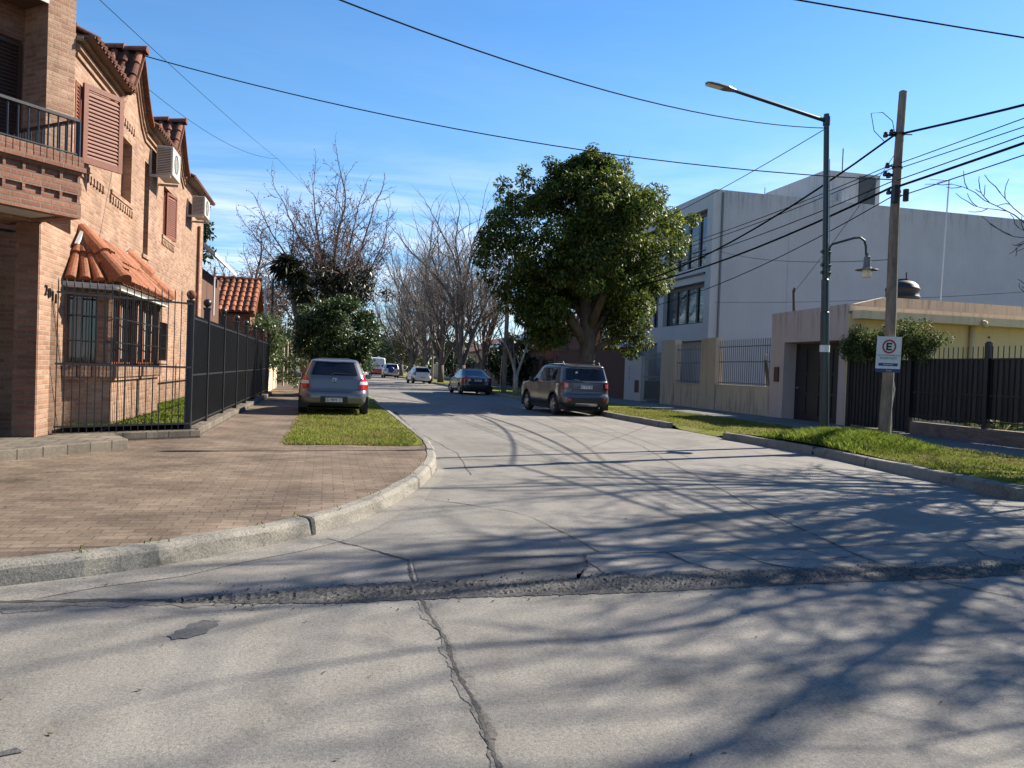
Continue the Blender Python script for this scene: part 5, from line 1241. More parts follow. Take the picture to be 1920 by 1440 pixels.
bars(23.75, 27.48, 1.16, 2.86, X0 + .12).build('bars', MT['lamp_gray'], fw); bars(28.74, 31.18, 1.14, 2.82, X0 + .12).build('bars', MT['lamp_gray'], fw)
mb = bars(32.6, 34.7, .2, 2.45, X0 + .1, .13, .022); mb.box(X0 + .08, 32.6, 2.42, X0 + .12, 34.7, 2.47); mb.box(X0 + .114, 32.65, .25, X0 + .118, 34.65, 1.15); mb.build('gate', MT['lamp_gray'], fw)
mb = MB(); mb.box(X0 + .05, 32.6, 1.05, X0 + .14, 32.72, 1.3); mb.build('lock', MT['iron'], fw)
# old planks leaning behind the bars
for i, (y0, y1, h, ml) in enumerate(((24.3, 24.15, 2.2, 'plaster_white'), (24.6, 24.75, 2.1, 'wood_dark'), (24.9, 24.72, 2.3, 'plaster_gray'))):
    mb = MB(); mb.beam((15.5, y0, .15), (15.25, y1, h), .18, .03, up=(1, 0, 0)); o = mb.build('plank', MT[ml])
    tag(o, ['pale plank leaning behind the grey bars', 'dark plank leaning behind the grey bars', 'grey plank leaning behind the bars beside the garage'][i], 'plank')

# garage block
ga = thing('garage', (14.8, 21.7, .15), 'pink beige flat topped garage with a recessed dark panelled door', 'garage')
mb = MB(); gz = 3.68
wall_open(mb, (14.8, 23.7), (0, -1), 0, 3.95, .1, [(0, gz - .02), (3.95, gz + .04)], [(.78, 3.62, .12, 2.66)], .55)
mb.quad((14.8, 19.751, .1), (20, 19.751, .1), (20, 19.751, gz), (14.8, 19.751, gz)); mb.quad((20, 23.70, .1), (15.35, 23.70, .1), (15.35, 23.70, gz), (20, 23.70, gz))
mb.quad((15.3, 19.76, gz - .1), (20, 19.76, gz - .1), (20, 23.69, gz - .1), (15.3, 23.69, gz - .1)); mb.box(15.36, 23.702, .1, 17, 24.05, 3.3)
mb.build('wall', MT['plaster_pink'], ga)
mb = MB(); mb.box(15.25, 20.1, .13, 15.30, 22.9, 2.62)
for y0, y1 in ((20.18, 20.82), (20.9, 21.45), (21.55, 22.15), (22.22, 22.84)):
    for z0, z1 in ((.3, .95), (1.05, 1.6), (1.7, 2.45)): mb.box(15.225, y0 + .05, z0, 15.249, y1 - .05, z1)
dr = mb.build('door', MT['iron_sheet'], ga); mb = MB(); mb.box(15.17, 22.6, 1.15, 15.22, 22.72, 1.2); mb.build('handle', MT['steel'], dr)
mb = MB(); mb.box(14.75, 23.15, 1.35, 14.797, 23.4, 1.85); mb.build('meter_box', MT['plaster_brown'], ga)
mb = MB(); mb.tube([(15.1, 22.9, 3.6), (15.08, 22.95, 4.35)], [.05, .04], 8); mb.tube([(15.08, 22.95, 4.35), (15.1, 22.93, 4.5)], [.055, .03], 8); o = mb.build('roof_spike', MT['wood_dark']); tag(o, 'short dark wooden post standing on the garage roof', 'post')

# yellow house behind the black fence
yh = thing('yellow_house', (20, 19.7, .15), 'low yellow house with a cream stained parapet behind the black fence', 'house')
mb = MB(); YY = 19.70
wall_open(mb, (14.81, YY), (1, 0), 0, 15, .1, [(0, 3.42), (15, 3.42)], [(8.6, 10.2, .9, 2.3)], .3)
mb.build('wall', MT['plaster_yellow'], yh)
mb = MB(); mb.box(14.9, YY - .42, 3.27, 30, YY - .003, 3.50); mb.box(14.82, YY - .03, 3.501, 30, YY + .25, 3.66); mb.build('cornice', MT['plaster_cream'], yh)
mb = MB(); mb.prism([(15.5, 20.3, 3.4), (31, 20.3, 3.4), (31, 20.3, 4.02), (16.5, 20.3, 4.05), (15.5, 20.3, 3.8)], (0, .25, 0)); mb.build('parapet', MT['plaster_cream'], yh)
mb = MB(); mb.quad((14.9, 19.9, 3.45), (31, 19.9, 3.45), (31, 23.5, 3.45), (14.9, 23.5, 3.45)); mb.build('roof', MT['plaster_cream'], yh)
mb = MB(); mb.tube([(19.1, YY - .42, 3.36), (19.1, YY - .50, 3.34), (19.1, YY - .53, 3.2)], .075, 10); mb.tube([(19.07, YY - .09, 3.27), (19.07, YY - .09, .2)], .085, 10); mb.build('downpipe', MT['plaster_yellow'], yh, smooth=True)
mb = MB(); mb.box(23.45, YY + .1, .92, 25.0, YY + .14, 2.28); mb.build('window', MT['glass'], yh)
mb = MB(); mb.lathe([(.001, .0), (.03, .01), (.03, .05)], (19.75, YY - .05, 2.95), 10, 'y'); mb.build('vent', MT['ac_dark'], yh)
# water tank
wt = thing('water_tank', (18.1, 21.5, 3.95), 'black ribbed water tank on the yellow house roof', 'water tank')
mb = MB(); mb.lathe([(.001, 0), (.47, 0), (.5, .05), (.50, .22), (.53, .24), (.53, .29), (.50, .31), (.50, .48), (.52, .50), (.52, .55), (.49, .58), (.46, .66), (.34, .76), (.22, .80), (.001, .82)], (18.1, 21.5, 3.96), 28); mb.build('tank', MT['tank'], wt, smooth=True)
mb = MB(); mb.lathe([(.17, .80), (.17, .86), (.001, .87)], (18.1, 21.5, 3.96), 16); mb.tube([(18.22, 21.5, 4.8), (18.22, 21.5, 5.05)], .02, 6); mb.build('lid', MT['tank'], wt)
# aerial mast
am = thing('aerial_mast', (19.35, 21.2, 3.9), 'thin pale aerial mast in front of the grey wall', 'mast')
mb = MB(); mb.tube([(19.30, 21.2, 3.9), (19.42, 21.2, 8.1)], .022, 6); mb.build('mast', MT['white_paint'], am)
mb = MB(); mb.tube([(19.45, 21.2, 8.08), (18.75, 21.25, 8.06)], .018, 6); mb.tube([(19.15, 21.1, 8.02), (19.15, 21.4, 8.02)], .01, 5); mb.build('aerial', MT['white_paint'], am)

# black fence on a low stone wall
bf = thing('black_fence', (14.8, 14, .15), 'black fence backed by dark sheeting on a low stone wall before the yellow house', 'fence')
mb = MB(); mb.box(14.72, -2, .1, 14.98, 17.0, .46); mb.build('low_wall', MT['brick_old'], bf)
for y in (19.6, 17.18, 14.78, 12.3, 9.9, 7.4):
    mb = MB(); mb.box(14.78, y - .055, .46 if y < 17.1 else .12, 14.89, y + .055, 2.44); mb.lathe([(.075, 0), (.06, .03), (.001, .045)], (14.835, y, 2.44), 4); mb.build('post', MT['iron'], bf)
for i, (a, b) in enumerate(((9.9, 12.3), (12.3, 14.78), (14.78, 17.18), (7.4, 9.9))):
    mb = MB(); y = a + .16
    while y < b - .06: mb.box(14.845, y - .008, .5, 14.861, y + .008, 2.36); y += .148
    for z in (.60, 1.2, 2.05): mb.box(14.838, a + .06, z, 14.868, b - .06, z + .035)
    mb.build('bars', MT['iron'], bf)
    mb = MB(); sag = lambda y: .03 * math.sin((y - a) / (b - a) * math.pi)
    N_ = 16
    for j in range(N_):
        y0, y1 = a + .05 + (b - a - .1) * j / N_, a + .05 + (b - a - .1) * (j + 1) / N_; zb = (.84, .66, .54, .84)[i]
        mb.quad((14.875 + .01 * math.sin(j * 2.1), y1, zb + .02 * math.sin(j)), (14.875 + .01 * math.sin(j * 2.1 - 2.1), y0, zb + .02 * math.sin(j - 1)), (14.875, y0, 2.08 - sag(y0)), (14.875, y1, 2.08 - sag(y1)))
    mb.build('sheeting', MT['iron_sheet'], bf)
mb = MB(); mb.box(14.83, 17.26, .2, 14.87, 18.4, 2.05); mb.box(14.83, 18.42, .2, 14.87, 19.52, 2.05)
y = 17.35
while y < 19.5: mb.box(14.808, y, .18, 14.829, y + .02, 2.3); y += .15
mb.build('gate', MT['iron_sheet'], bf)

# brown wall beyond, pale post, far right houses
bw = thing('brown_wall', (14.8, 43, .15), 'dark brown rendered wall left of the grey building front wall', 'wall')
mb = MB(); mb.box(14.9, 36.92, .1, 15.2, 49, 2.75); mb.box(14.85, 36.92, 2.751, 15.25, 49, 2.83); mb.build('wall', MT['plaster_brown'], bw)
def simple_house(name, x, y0, y1, h, wallm, roofm, label, rh=2.0, depth=9, ops=(), side=1):
    """gable roofed house whose front stands at x; side=+1: right of the street"""
    t = thing(name, (x, (y0 + y1) / 2, .1), label, 'house')
    mb = MB(); xb = x + side * depth; L = y1 - y0
    if side > 0: wall_open(mb, (x, y1), (0, -1), 0, L, .1, [(0, h), (L, h)], [(L - b, L - a, c, d) for a, b, c, d in ops], .3)
    else: wall_open(mb, (x, y0), (0, 1), 0, L, .1, [(0, h), (L, h)], list(ops), .3)
    xm = (x + xb) / 2
    mb.prism([(x + side * .31, y0, .1), (xb, y0, .1), (xb, y0, h), (xm, y0, h + rh), (x + side * .31, y0, h + .05)], (0, .25, 0)); mb.prism([(x + side * .31, y1 - .25, .1), (xb, y1 - .25, .1), (xb, y1 - .25, h), (xm, y1 - .25, h + rh), (x + side * .31, y1 - .25, h + .05)], (0, .25, 0)); mb.box(xb, y0, .1, xb + side * .2, y1, h)
    mb.build('wall', wallm, t)
    mb = MB(); e = .35; sl = rh / abs(xm - x)
    mb.prism([(x - side * e, y0 - e, h - e * sl), (xm, y0 - e, h + rh), (xm, y1 + e, h + rh), (x - side * e, y1 + e, h - e * sl)], (0, 0, .16)); mb.prism([(xb + side * e, y0 - e, h - e * sl), (xm + side * .01, y0 - e, h + rh), (xm + side * .01, y1 + e, h + rh), (xb + side * e, y1 + e, h - e * sl)], (0, 0, .16))
    mb.build('roof', roofm, t)
    for a, b, c, d in ops:
        mb = MB(); xx = x + side * .12; ww = min(.08, (b - a) * .1)
        for q in ((y0 + a, c, y0 + a + ww, d), (y0 + b - ww, c, y0 + b, d), (y0 + a + ww, d - ww, y0 + b - ww, d), (y0 + (a + b) / 2 - ww / 2, c, y0 + (a + b) / 2 + ww / 2, d - ww)): mb.box(xx, q[0], q[1], xx + side * .06, q[2], q[3])
        w_ = mb.build('window' if c > .5 else 'door', MT['wood_dark'], t)
        mb = MB(); mb.box(xx + side * .07, y0 + a, c, xx + side * .08, y0 + b, d); mb.build('pane' if c > .5 else 'door_panel', MT['glass'] if c > .5 else MT['wood_dark'], w_)
    return t
simple_house('orange_house', 16.6, 49.5, 57, 4.6, MT['brick_red'], MT['tile'], 'red brick house half hidden behind the big leafy tree', 2.2, ops=((1, 2.4, 1.2, 2.6), (4.4, 6.4, .15, 2.5)))
simple_house('dark_house', 16.8, 58.5, 68, 3.2, MT['brick_old'], MT['tile_dark'], 'low dark house with a shaded porch behind the small forked tree', 1.6, ops=((1, 3.8, .15, 2.4), (5.5, 7.5, 1, 2.3)))
simple_house('white_house', 16.5, 71, 82, 3.6, MT['plaster_white'], MT['lamp_gray'], 'white walled house behind the tall bare trees', 1.8, ops=((1.5, 3.5, 1, 2.4), (6, 9, .15, 2.5)))
simple_house('far_house', 16.5, 86, 98, 3.4, MT['plaster_beige'], MT['tile_dark'], 'low beige house far up the right side of the street', 1.8, ops=((2, 4, 1, 2.4),))
dg = thing('dark_gate', (14.9, 54, .15), 'black barred gates between brick pillars beyond the utility pole', 'gate')
for a in (49.2, 53.0, 57.4, 61.0, 66.0):
    mb = MB(); mb.box(14.8, a, .1, 15.2, a + .45, 2.5); mb.build('pillar', MT['brick_red'], dg)
for a, b in ((49.65, 53.0), (53.45, 57.4), (57.85, 61.0), (61.45, 66.0)):
    mb = MB(); y = a + .05
    while y < b: mb.box(14.98, y, .2, 15.0, y + .03, 2.25); y += .12
    mb.box(14.96, a, .3, 15.02, b, .36); mb.box(14.96, a, 2.05, 15.02, b, 2.1); mb.box(15.03, a, .2, 15.05, b, 2.0); mb.build('leaf', MT['iron_sheet'], dg)
pt = thing('brick_portal', (14.7, 56, .15), 'orange brick gateway frame beyond the dark sedan', 'gateway')
mb = MB(); mb.box(14.2, 54.9, .1, 14.55, 55.25, 2.9); mb.box(14.2, 57.0, .1, 14.55, 57.35, 2.9); mb.box(14.15, 54.85, 2.9, 14.6, 57.4, 3.35); mb.build('frame', MT['tile'], pt)
for i, (a, b, hh, ml) in enumerate(((67, 85, 2.0, 'iron_sheet'), (85.5, 110, 1.8, 'plaster_beige'))):
    mb = MB(); mb.box(14.9, a, .1, 15.1, b, hh); y = a
    while y < b: mb.box(14.85, y, .1, 15.15, y + .3, hh + .15); y += 3
    tag(mb.build('garden_wall', MT[ml]), ['dark garden wall beyond the black gates on the right', 'pale garden wall far up the right pavement'][i], 'wall')

# ------------------------------------------------------------------ left side beyond the brick house
nh = thing('neighbour_house', (-5, 29, .15), 'brown house with a sloping white eave behind the black fence', 'house')
mb = MB(); mb.box(-9, 27.2, .1, -4.25, 33, 4.55); mb.build('wall', MT['plaster_brown'], nh)
mb = MB(); mb.prism([(-6.3, 26.4, 7.0), (-3.55, 26.4, 4.72), (-3.55, 32.5, 4.72), (-6.3, 32.5, 7.0)], (0, 0, .12)); mb.prism([(-9, 27.0, 4.6), (-4.2, 27.0, 4.6), (-6.3, 27.0, 6.6)], (0, .2, 0)); mb.build('roof', MT['soffit'], nh)
mb = MB(); mb.tube([(-4.02, 29.8, 4.75), (-4.02, 29.8, 3.0)], .035, 6); mb.build('downpipe', MT['white_paint'], nh)
th = thing('tiled_house', (-4.2, 36, .15), 'small house with an orange tiled roof and sunlit gable past the black fence', 'house')
mb = MB(); mb.prism([(-3.15, 34.2, .1), (-3.15, 38.8, .1), (-3.15, 38.8, 3.0), (-3.15, 36.5, 4.9), (-3.15, 34.2, 3.35)], (-4, 0, 0)); mb.build('wall', MT['brick'], th)
mb = MB(); tile_slope(mb, (-7.6, 33.9, 3.40), (-2.92, 33.9, 3.40), (-2.92, 36.5, 5.0), (-7.6, 36.5, 5.0), .26, .42, .09); mb.prism([(-7.6, 36.5, 4.98), (-2.92, 36.5, 4.98), (-2.92, 39.2, 2.85), (-7.6, 39.2, 2.85)], (0, 0, .1)); ridge_tiles(mb, (-2.9, 36.5, 5.0), (-7.6, 36.5, 5.0), .12)
mb.prism([(-2.93, 33.9, 3.36), (-2.93, 36.5, 4.97), (-2.93, 36.5, 4.85), (-2.93, 33.9, 3.22)], (-.2, 0, 0)); mb.build('roof', MT['tile'], th)
bp = thing('brick_pillar', (-2.5, 31.4, .15), 'red brick pillar at the end of the black fence, topped by a creeper', 'pillar')
mb = MB(); mb.box(-2.85, 31.05, .1, -2.28, 32.1, 2.6); mb.build('pillar', MT['brick_red'], bp)
lw = thing('garden_wall', (-2.5, 36, .15), 'low cream garden wall with thin posts past the brick pillar', 'wall')
mb = MB(); mb.box(-2.55, 32.11, .1, -2.35, 40, 1.15); mb.build('low_wall', MT['plaster_cream'], lw)
for y in (33.5, 36.5, 39.5): mb = MB(); mb.box(-2.5, y, 1.15, -2.38, y + .12, 2.3); mb.build('post', MT['iron'], lw)
for i, y in enumerate((43, 47, 52)):
    mb = MB(); mb.tube([(-2.2, y, .1), (-2.2, y, 2.6)], .05, 8); o = mb.build('thin_post', MT['plaster_cream']); tag(o, 'thin pale post along the left pavement before the hedge', 'post', 'thin posts along the left pavement')
simple_house('far_house', -5, 46, 56, 3.6, MT['plaster_brown'], MT['tile_dark'], 'low dark roofed house behind the hedge on the left', 2.0, ops=((2, 4, 1, 2.2),), side=-1)
simple_house('far_house', -5, 60, 74, 4.6, MT['plaster_white'], MT['tile_dark'], 'pale house far up the left side behind trees', 2.0, ops=((2, 4, 1, 2.2),), side=-1)
for i, (x, y, h, ml) in enumerate(((-3.0, 40.0, 5.6, 'white_paint'), (-2.75, 41.2, 5.6, 'iron'))):
    mb = MB(); mb.tube([(x, y, .1), (x, y, h)], .06, 8); tag(mb.build('pole', MT[ml]), ['thin white pole rising above the creeper', 'thin dark pole rising beside the white one'][i], 'pole')
# ------------------------------------------------------------------ poles, lamps, sign, cables
lp = thing('street_lamp', (10.45, 14.71, .2), 'dark green street lamp post with a long arm and a small bell lamp', 'street lamp')
LB, LT = Vector((10.56, 14.71, .12)), Vector((10.28, 14.71, 7.12))
mb = MB(); at = lambda z: LB.lerp(LT, (z - LB.z) / (LT.z - LB.z))
mb.tube([at(.12), at(.5), at(2.9), at(2.92), at(3.6), at(3.62), at(7.15)], [.098, .093, .093, .08, .08, .063, .057], 14); mb.build('post', MT['pole_green'], lp, smooth=False)
HD = Vector((7.18, 14.35, 7.33)); a0 = at(7.0); a1 = Vector((7.88, 14.42, 7.275))
mb = MB(); mb.tube([a0, a1], [.042, .036], 10); mb.tube([a0 + Vector((0, 0, -.09)), a0 + Vector((0, 0, .09))], .075, 12); mb.build('arm', MT['pole_green'], lp)
mb = MB(); d = (HD - a1).normalized(); n_ = Vector((-d.y, d.x, 0)).normalized(); L = (HD - a1).length + .04
secs = [(-.06, .05, .045), (.03, .07, .05), (.16, .105, .055), (.40, .115, .045), (.58, .10, .035), (.67, .06, .022)]
vs = []
for s, w, h in secs:
    c = a1 + d * s * (L / .80)
    for e in range(12): t = 2 * math.pi * e / 12; vs.append(c + n_ * math.cos(t) * w + Vector((0, 0, max(-.028, math.sin(t) * h))))
mb.add(vs, [(i * 12 + e, i * 12 + (e + 1) % 12, (i + 1) * 12 + (e + 1) % 12, (i + 1) * 12 + e) for i in range(5) for e in range(12)] + [tuple(range(11, -1, -1)), tuple(60 + e for e in range(12))]); hd = mb.build('lamp_head', MT['lamp_gray'], lp, smooth=False)
mb = MB(); c0, c1 = a1 + d * .27 + Vector((0, 0, -.036)), a1 + d * .62 + Vector((0, 0, -.036)); mb.prism([c0 - n_ * .075, c0 + n_ * .075, c1 + n_ * .07, c1 - n_ * .07], (0, 0, .006)); mb.build('lens', MT['lamp_lens'], hd)
p0 = at(3.75) + Vector((.07, 0, 0)); mb = MB()
mb.tube([at(3.68) + Vector((.09, 0, 0)), at(4.28) + Vector((.10, 0, 0)), at(4.38) + Vector((.16, 0, 0)), at(4.56) + Vector((.72, 0, 0)), at(4.58) + Vector((.86, 0, 0)), at(4.52) + Vector((.97, 0, 0)), at(4.40) + Vector((1.01, 0, 0)), at(4.2) + Vector((1.015, 0, 0))], .026, 10)
for z in (3.76, 3.92, 4.2): mb.tube([at(z) + Vector((-.1, 0, 0)), at(z) + Vector((.12, 0, 0))], .04, 8)
mb.build('bracket', MT['pole_green'], lp, smooth=False)
c = at(3.75) + Vector((1.03, 0, 0)); mb = MB(); mb.lathe([(.03, .50), (.035, .44), (.07, .42), (.075, .20), (.095, .19), (.105, .165), (.235, .14), (.24, .13), (.11, .145), (.095, .135)], c, 28); b = mb.build('bell_shade', MT['lamp_gray'], lp, smooth=False)
mb = MB(); mb.lathe([(.092, .14), (.095, .0), (.085, -.03), (.001, -.035)], c, 20); mb.build('bulb_glass', MT['lamp_lens'], b, smooth=True)
mb = MB(); z = 2.12; q = at(z); mb.lathe([(.103, -.075), (.103, .075)], q, 20); mb.build('sticker', MT['white_paint'], lp)
mb = MB(); mb.tube([at(.3) + Vector((.115, 0, 0)), at(6.2) + Vector((.085, 0, 0))], .008, 5); mb.build('conduit', MT['lamp_gray'], lp)

up = thing('utility_pole', (11.38, 13.86, .15), 'leaning grey wooden utility pole carrying the cables', 'utility pole')
PB, PT = Vector((11.36, 13.86, .05)), Vector((11.45, 13.86, 7.48))
# the pole leans a little to the left of plumb as seen up the street
pz = lambda z: PB.lerp(PT, (z - PB.z) / (PT.z - PB.z)) + Vector((.03 * math.sin(z * .9), 0, 0))
mb = MB(); zs = np.linspace(.05, 7.48, 15); mb.tube([pz(z) for z in zs], [.122 - .046 * (z / 7.5) for z in zs], 14); mb.tube([pz(7.475), pz(7.50)], [.078, .05], 14); mb.build('pole', MT['pole_wood'], up, smooth=False)
mb = MB(); mb.tube([pz(.3) + Vector((.14, -.02, 0)), pz(.55) + Vector((.155, -.02, 0)), pz(.9) + Vector((.12, -.02, 0)), pz(1.3) + Vector((.17, -.02, 0)), pz(1.5) + Vector((.12, -.02, 0)), pz(3.5) + Vector((.115, -.02, 0)), pz(5.0) + Vector((.11, -.02, 0))], .013, 6); mb.build('earth_wire', MT['white_paint'], up)
mb = MB()
for z, dx in ((6.55, -.30), (6.62, -.16), (5.92, -.20), (5.75, -.24), (5.72, -.16), (5.35, .12), (5.38, -.13)):
    mb = MB(); p = pz(z); mb.tube([p, p + Vector((dx, .05, .02))], .018, 6); mb.lathe([(.001, -.06), (.045, -.05), (.05, .0), (.03, .02), (.045, .04), (.001, .07)], p + Vector((dx, .05, .02)), 10); mb.build('insulator', MT['iron'], up)
for a_ in ((11.24, 13.7, 5.15, 11.34, 13.8, 5.5), (11.52, 13.72, 5.2, 11.6, 13.8, 5.45)): mb = MB(); mb.box(*a_); mb.build('junction_box', MT['iron'], up)
for z in (6.6, 5.9, 5.4): mb = MB(); mb.lathe([(.102, -.02), (.104, .02)], pz(z), 14); mb.build('pole_band', MT['iron'], up)
mb = MB(); mb.tube([pz(6.5) + Vector((-.35, 0, -.1)), pz(6.6) + Vector((-.62, 0, .0)), pz(6.9) + Vector((-.72, 0, .05)), pz(7.0) + Vector((-.45, 0, .0)), pz(6.85) + Vector((-.2, 0, 0)), pz(6.6) + Vector((-.12, 0, 0))], .008, 5); mb.tube([pz(6.58) + Vector((-.2, 0, 0)), pz(6.62) + Vector((.3, 0, 0))], .012, 5); mb.build('loose_wire', MT['cable'], up)

# parking sign on the pole
sg = thing('parking_sign', (11.2, 13.62, 1.7), 'white parking sign with a ringed letter E on the wooden pole', 'sign')
SA = R_(-13.0); su = Vector((math.cos(SA), math.sin(SA), 0)); sn = Vector((su.y, -su.x, 0)); SO = Vector((11.22, 13.655, 1.72)); SW, SH = .51, .66
lean = Vector((.0, 0, 1)); SP = lambda u, v, d=0.0: SO + su * u + Vector((0.028, 0, 1)) * v + sn * d
def sbox(u0, v0, u1, v1, d0, d1, m, name, parent):
    mb = MB(); mb.prism([SP(u0, v0, d0), SP(u1, v0, d0), SP(u1, v1, d0), SP(u0, v1, d0)], sn * (d1 - d0)); return mb.build(name, m, parent)
pn = sbox(-SW / 2, 0.0, SW / 2, SH, 0, .008, MT['white_paint'], 'panel', sg)
sbox(-SW / 2, -.075, SW / 2, -.002, 0, .008, MT['blue_paint'], 'blue_strip', sg)
mb = MB(); cc = (0.0, .455)
def ring(r0, r1, d, m=0):
    k = 40; vs = []
    for i in range(k): t = 2 * math.pi * i / k; vs += [SP(cc[0] + r0 * math.cos(t), cc[1] + r0 * math.sin(t), d), SP(cc[0] + r1 * math.cos(t), cc[1] + r1 * math.sin(t), d)]
    mb.add(vs, [(2 * i, 2 * i + 1, (2 * i + 3) % (2 * k), (2 * i + 2) % (2 * k)) for i in range(k)], m)
ring(.117, .146, .0105, 0); ring(.109, .117, .0105, 1); mb.build('ring', [MT['red_paint'], MT['black_paint']], pn)
smt = lambda u, v, d: Matrix.Translation(SP(u, v, d) - wloc(pn)) @ Matrix(((su.x, .028, sn.x, 0), (su.y, 0, sn.y, 0), (0, 1, 0, 0), (0, 0, 0, 1)))
mb = MB()
for u0, v0, u1, v1 in ((-.06, .375, -.02, .535), (-.02, .375, .06, .412), (-.02, .4365, .05, .4735), (-.02, .498, .06, .535)): mb.prism([SP(u0, v0, .0085), SP(u1, v0, .0085), SP(u1, v1, .0085), SP(u0, v1, .0085)], sn * .003)
mb.build('letter', MT['black_paint'], pn)
text_mesh('lettering', 'ESTACIONAMIENTO', .050, MT['grey_ink'], pn, smt(0, .272, .010), .001); text_mesh('lettering', 'RESERVADO', .066, MT['grey_ink'], pn, smt(0, .212, .010), .001)
o = sbox(-.20, .055, .20, .115, .008, .0105, MT['blue_paint'], 'banner', pn); text_mesh('lettering', 'MUNICIPIO', .040, MT['white_paint'], pn, smt(0, .083, .0125), .001)
text_mesh('lettering', 'Ciudad', .04, MT['white_paint'], pn, smt(.02, -.04, .0105), .001)

fp = thing('utility_pole', (9.65, 41.9, .15), 'dark utility pole behind the dark sedan under the leafy tree', 'utility pole')
mb = MB(); mb.tube([(9.65, 41.9, .1), (9.72, 41.9, 7.6)], [.145, .10], 12); mb.build('pole', MT['pole_wood'], fp)
mb = MB(); mb.tube([(9.35, 41.6, .1), (9.42, 41.6, 2.2)], .02, 6); mb.build('stake', MT['plaster_yellow'], fp)
tp = thing('utility_pole', (8.95, 64.0, .15), 'thin pale utility pole beside the white hatchback', 'utility pole'); mb = MB(); mb.tube([(9.4, 70, .1), (9.4, 70, 7.2)], [.12, .08], 10); mb.build('pole', MT['pole_wood'], tp)

def cable(pts, r, label, sag=0.0, group=None, n=24):
    P = []
    for a, b in zip(pts, pts[1:]):
        a, b = Vector(a), Vector(b); s = sag * (b - a).length / 30
        for i in range(n): t = i / n; p = a.lerp(b, t); p.z -= 4 * s * t * (1 - t); P.append(p)
    P.append(Vector(pts[-1])); mb = MB(); mb.tube(P, r * .8, 5)
    return tag(mb.build('overhead_cable', MT['cable']), label, 'cable', group or 'overhead cables')
B2 = Vector((9.68, 41.9, 0))
def pole_run(z, zr, zl, r, sag, lab, dx=0.0, sr=.2):
    a = pz(z)
    cable([a + Vector((dx, 0, 0)), (12.2 + dx, -16.0, zr)], r, lab + ' running right from the wooden pole', sr); cable([a - Vector((.08, 0, 0)), (9.62 + dx, 41.9, zl)], r, lab + ' running left from the wooden pole behind the leafy tree', sag)
pole_run(6.60, 6.5, 7.0, .030, 2.3, 'topmost thick twisted cable', sr=.9)
pole_run(5.98, 7.3, 6.9, .012, .9, 'upper thin cable')
pole_run(5.90, 6.75, 6.7, .012, .9, 'second thin cable', .06)
pole_run(5.62, 7.4, 6.3, .014, 1.0, 'middle cable', -.04)
pole_run(5.50, 7.3, 6.3, .032, 1.4, 'lowest thick cable bundle')
pole_run(5.30, 7.2, 5.6, .014, 1.9, 'lowest thin slack cable', .05)
cable([(-4.1, 16.5, 7.35), pz(5.65)], .014, 'long cable from the brick gable to the wooden pole', .9)
cable([(-4.6, 6.5, 5.75), at(6.85)], .013, 'long cable from above the camera to the lamp post', 1.2)
cable([at(6.85), (9.6, 41.9, 7.0)], .012, 'cable running from the lamp post into the leafy tree', .8)
cable([(-7.0, 7.95, 6.1), (18.0, 8.05, 6.05)], .013, 'short dark cable across the top right corner', .35)
cable([(-4.15, 3.5, 5.6), (-2.64, 40.0, 11.4)], .008, 'thin faint cable rising over the brick gables', .12)
cable([(-5.0, 20.0, 8.3), (-2.64, 40.0, 11.4), (3.9, 60, 11.3)], .009, 'thin faint cable from the gables to the bare tree', .8)
cable([(17.4, 32.7, 7.3), pz(4.0)], .009, 'thin service cable from the grey corner to the pole', .35)
cable([(17.4, 32.7, 4.9), (22.5, 19.9, 4.6)], .009, 'thin service cable crossing the blank grey wall', .3)
cable([pz(6.3), (15.1, 22.9, 4.4)], .008, 'thin cable from the pole top to the garage roof post', .3)
cable([pz(5.3), (16.6, 20.4, 3.9)], .008, 'thin cable from the pole to the yellow house roof', .3)

# sign board outside the frame to the right; its shadow lies on the road
ss = thing('street_sign', (9.55, 7.85, .15), 'street name board on a thin post standing on the right verge', 'sign')
mb = MB(); mb.tube([(9.55, 7.85, .1), (9.55, 7.85, 3.0)], .035, 8); mb.build('post', MT['iron'], ss)
mb = MB(); mb.box(9.53, 7.45, 2.35, 9.57, 8.5, 3.05); mb.build('board', MT['blue_paint'], ss)
# ------------------------------------------------------------------ vegetation
def leaf_quads(C, D, U, ln, wd, fold=0.18):
    """leaves: C centres (n,3), D pointing directions, U up-ish normals; diamond shaped, folded along the rib"""
    n = len(C); D = D / np.linalg.norm(D, axis=1, keepdims=True); S_ = np.cross(D, U); S_ /= np.maximum(np.linalg.norm(S_, axis=1, keepdims=True), 1e-6); N_ = np.cross(S_, D)
    ln, wd = ln[:, None], wd[:, None]
    a = C - D * ln * .5; b = C + S_ * wd * .5 + N_ * wd * fold; c = C + D * ln * .5 - N_ * ln * .10; d = C - S_ * wd * .5 + N_ * wd * fold
    V = np.stack([a, b, c, d], 1).reshape(-1, 3); i = np.arange(n)[:, None] * 4
    return V, i + np.array([[0, 1, 2, 3]])

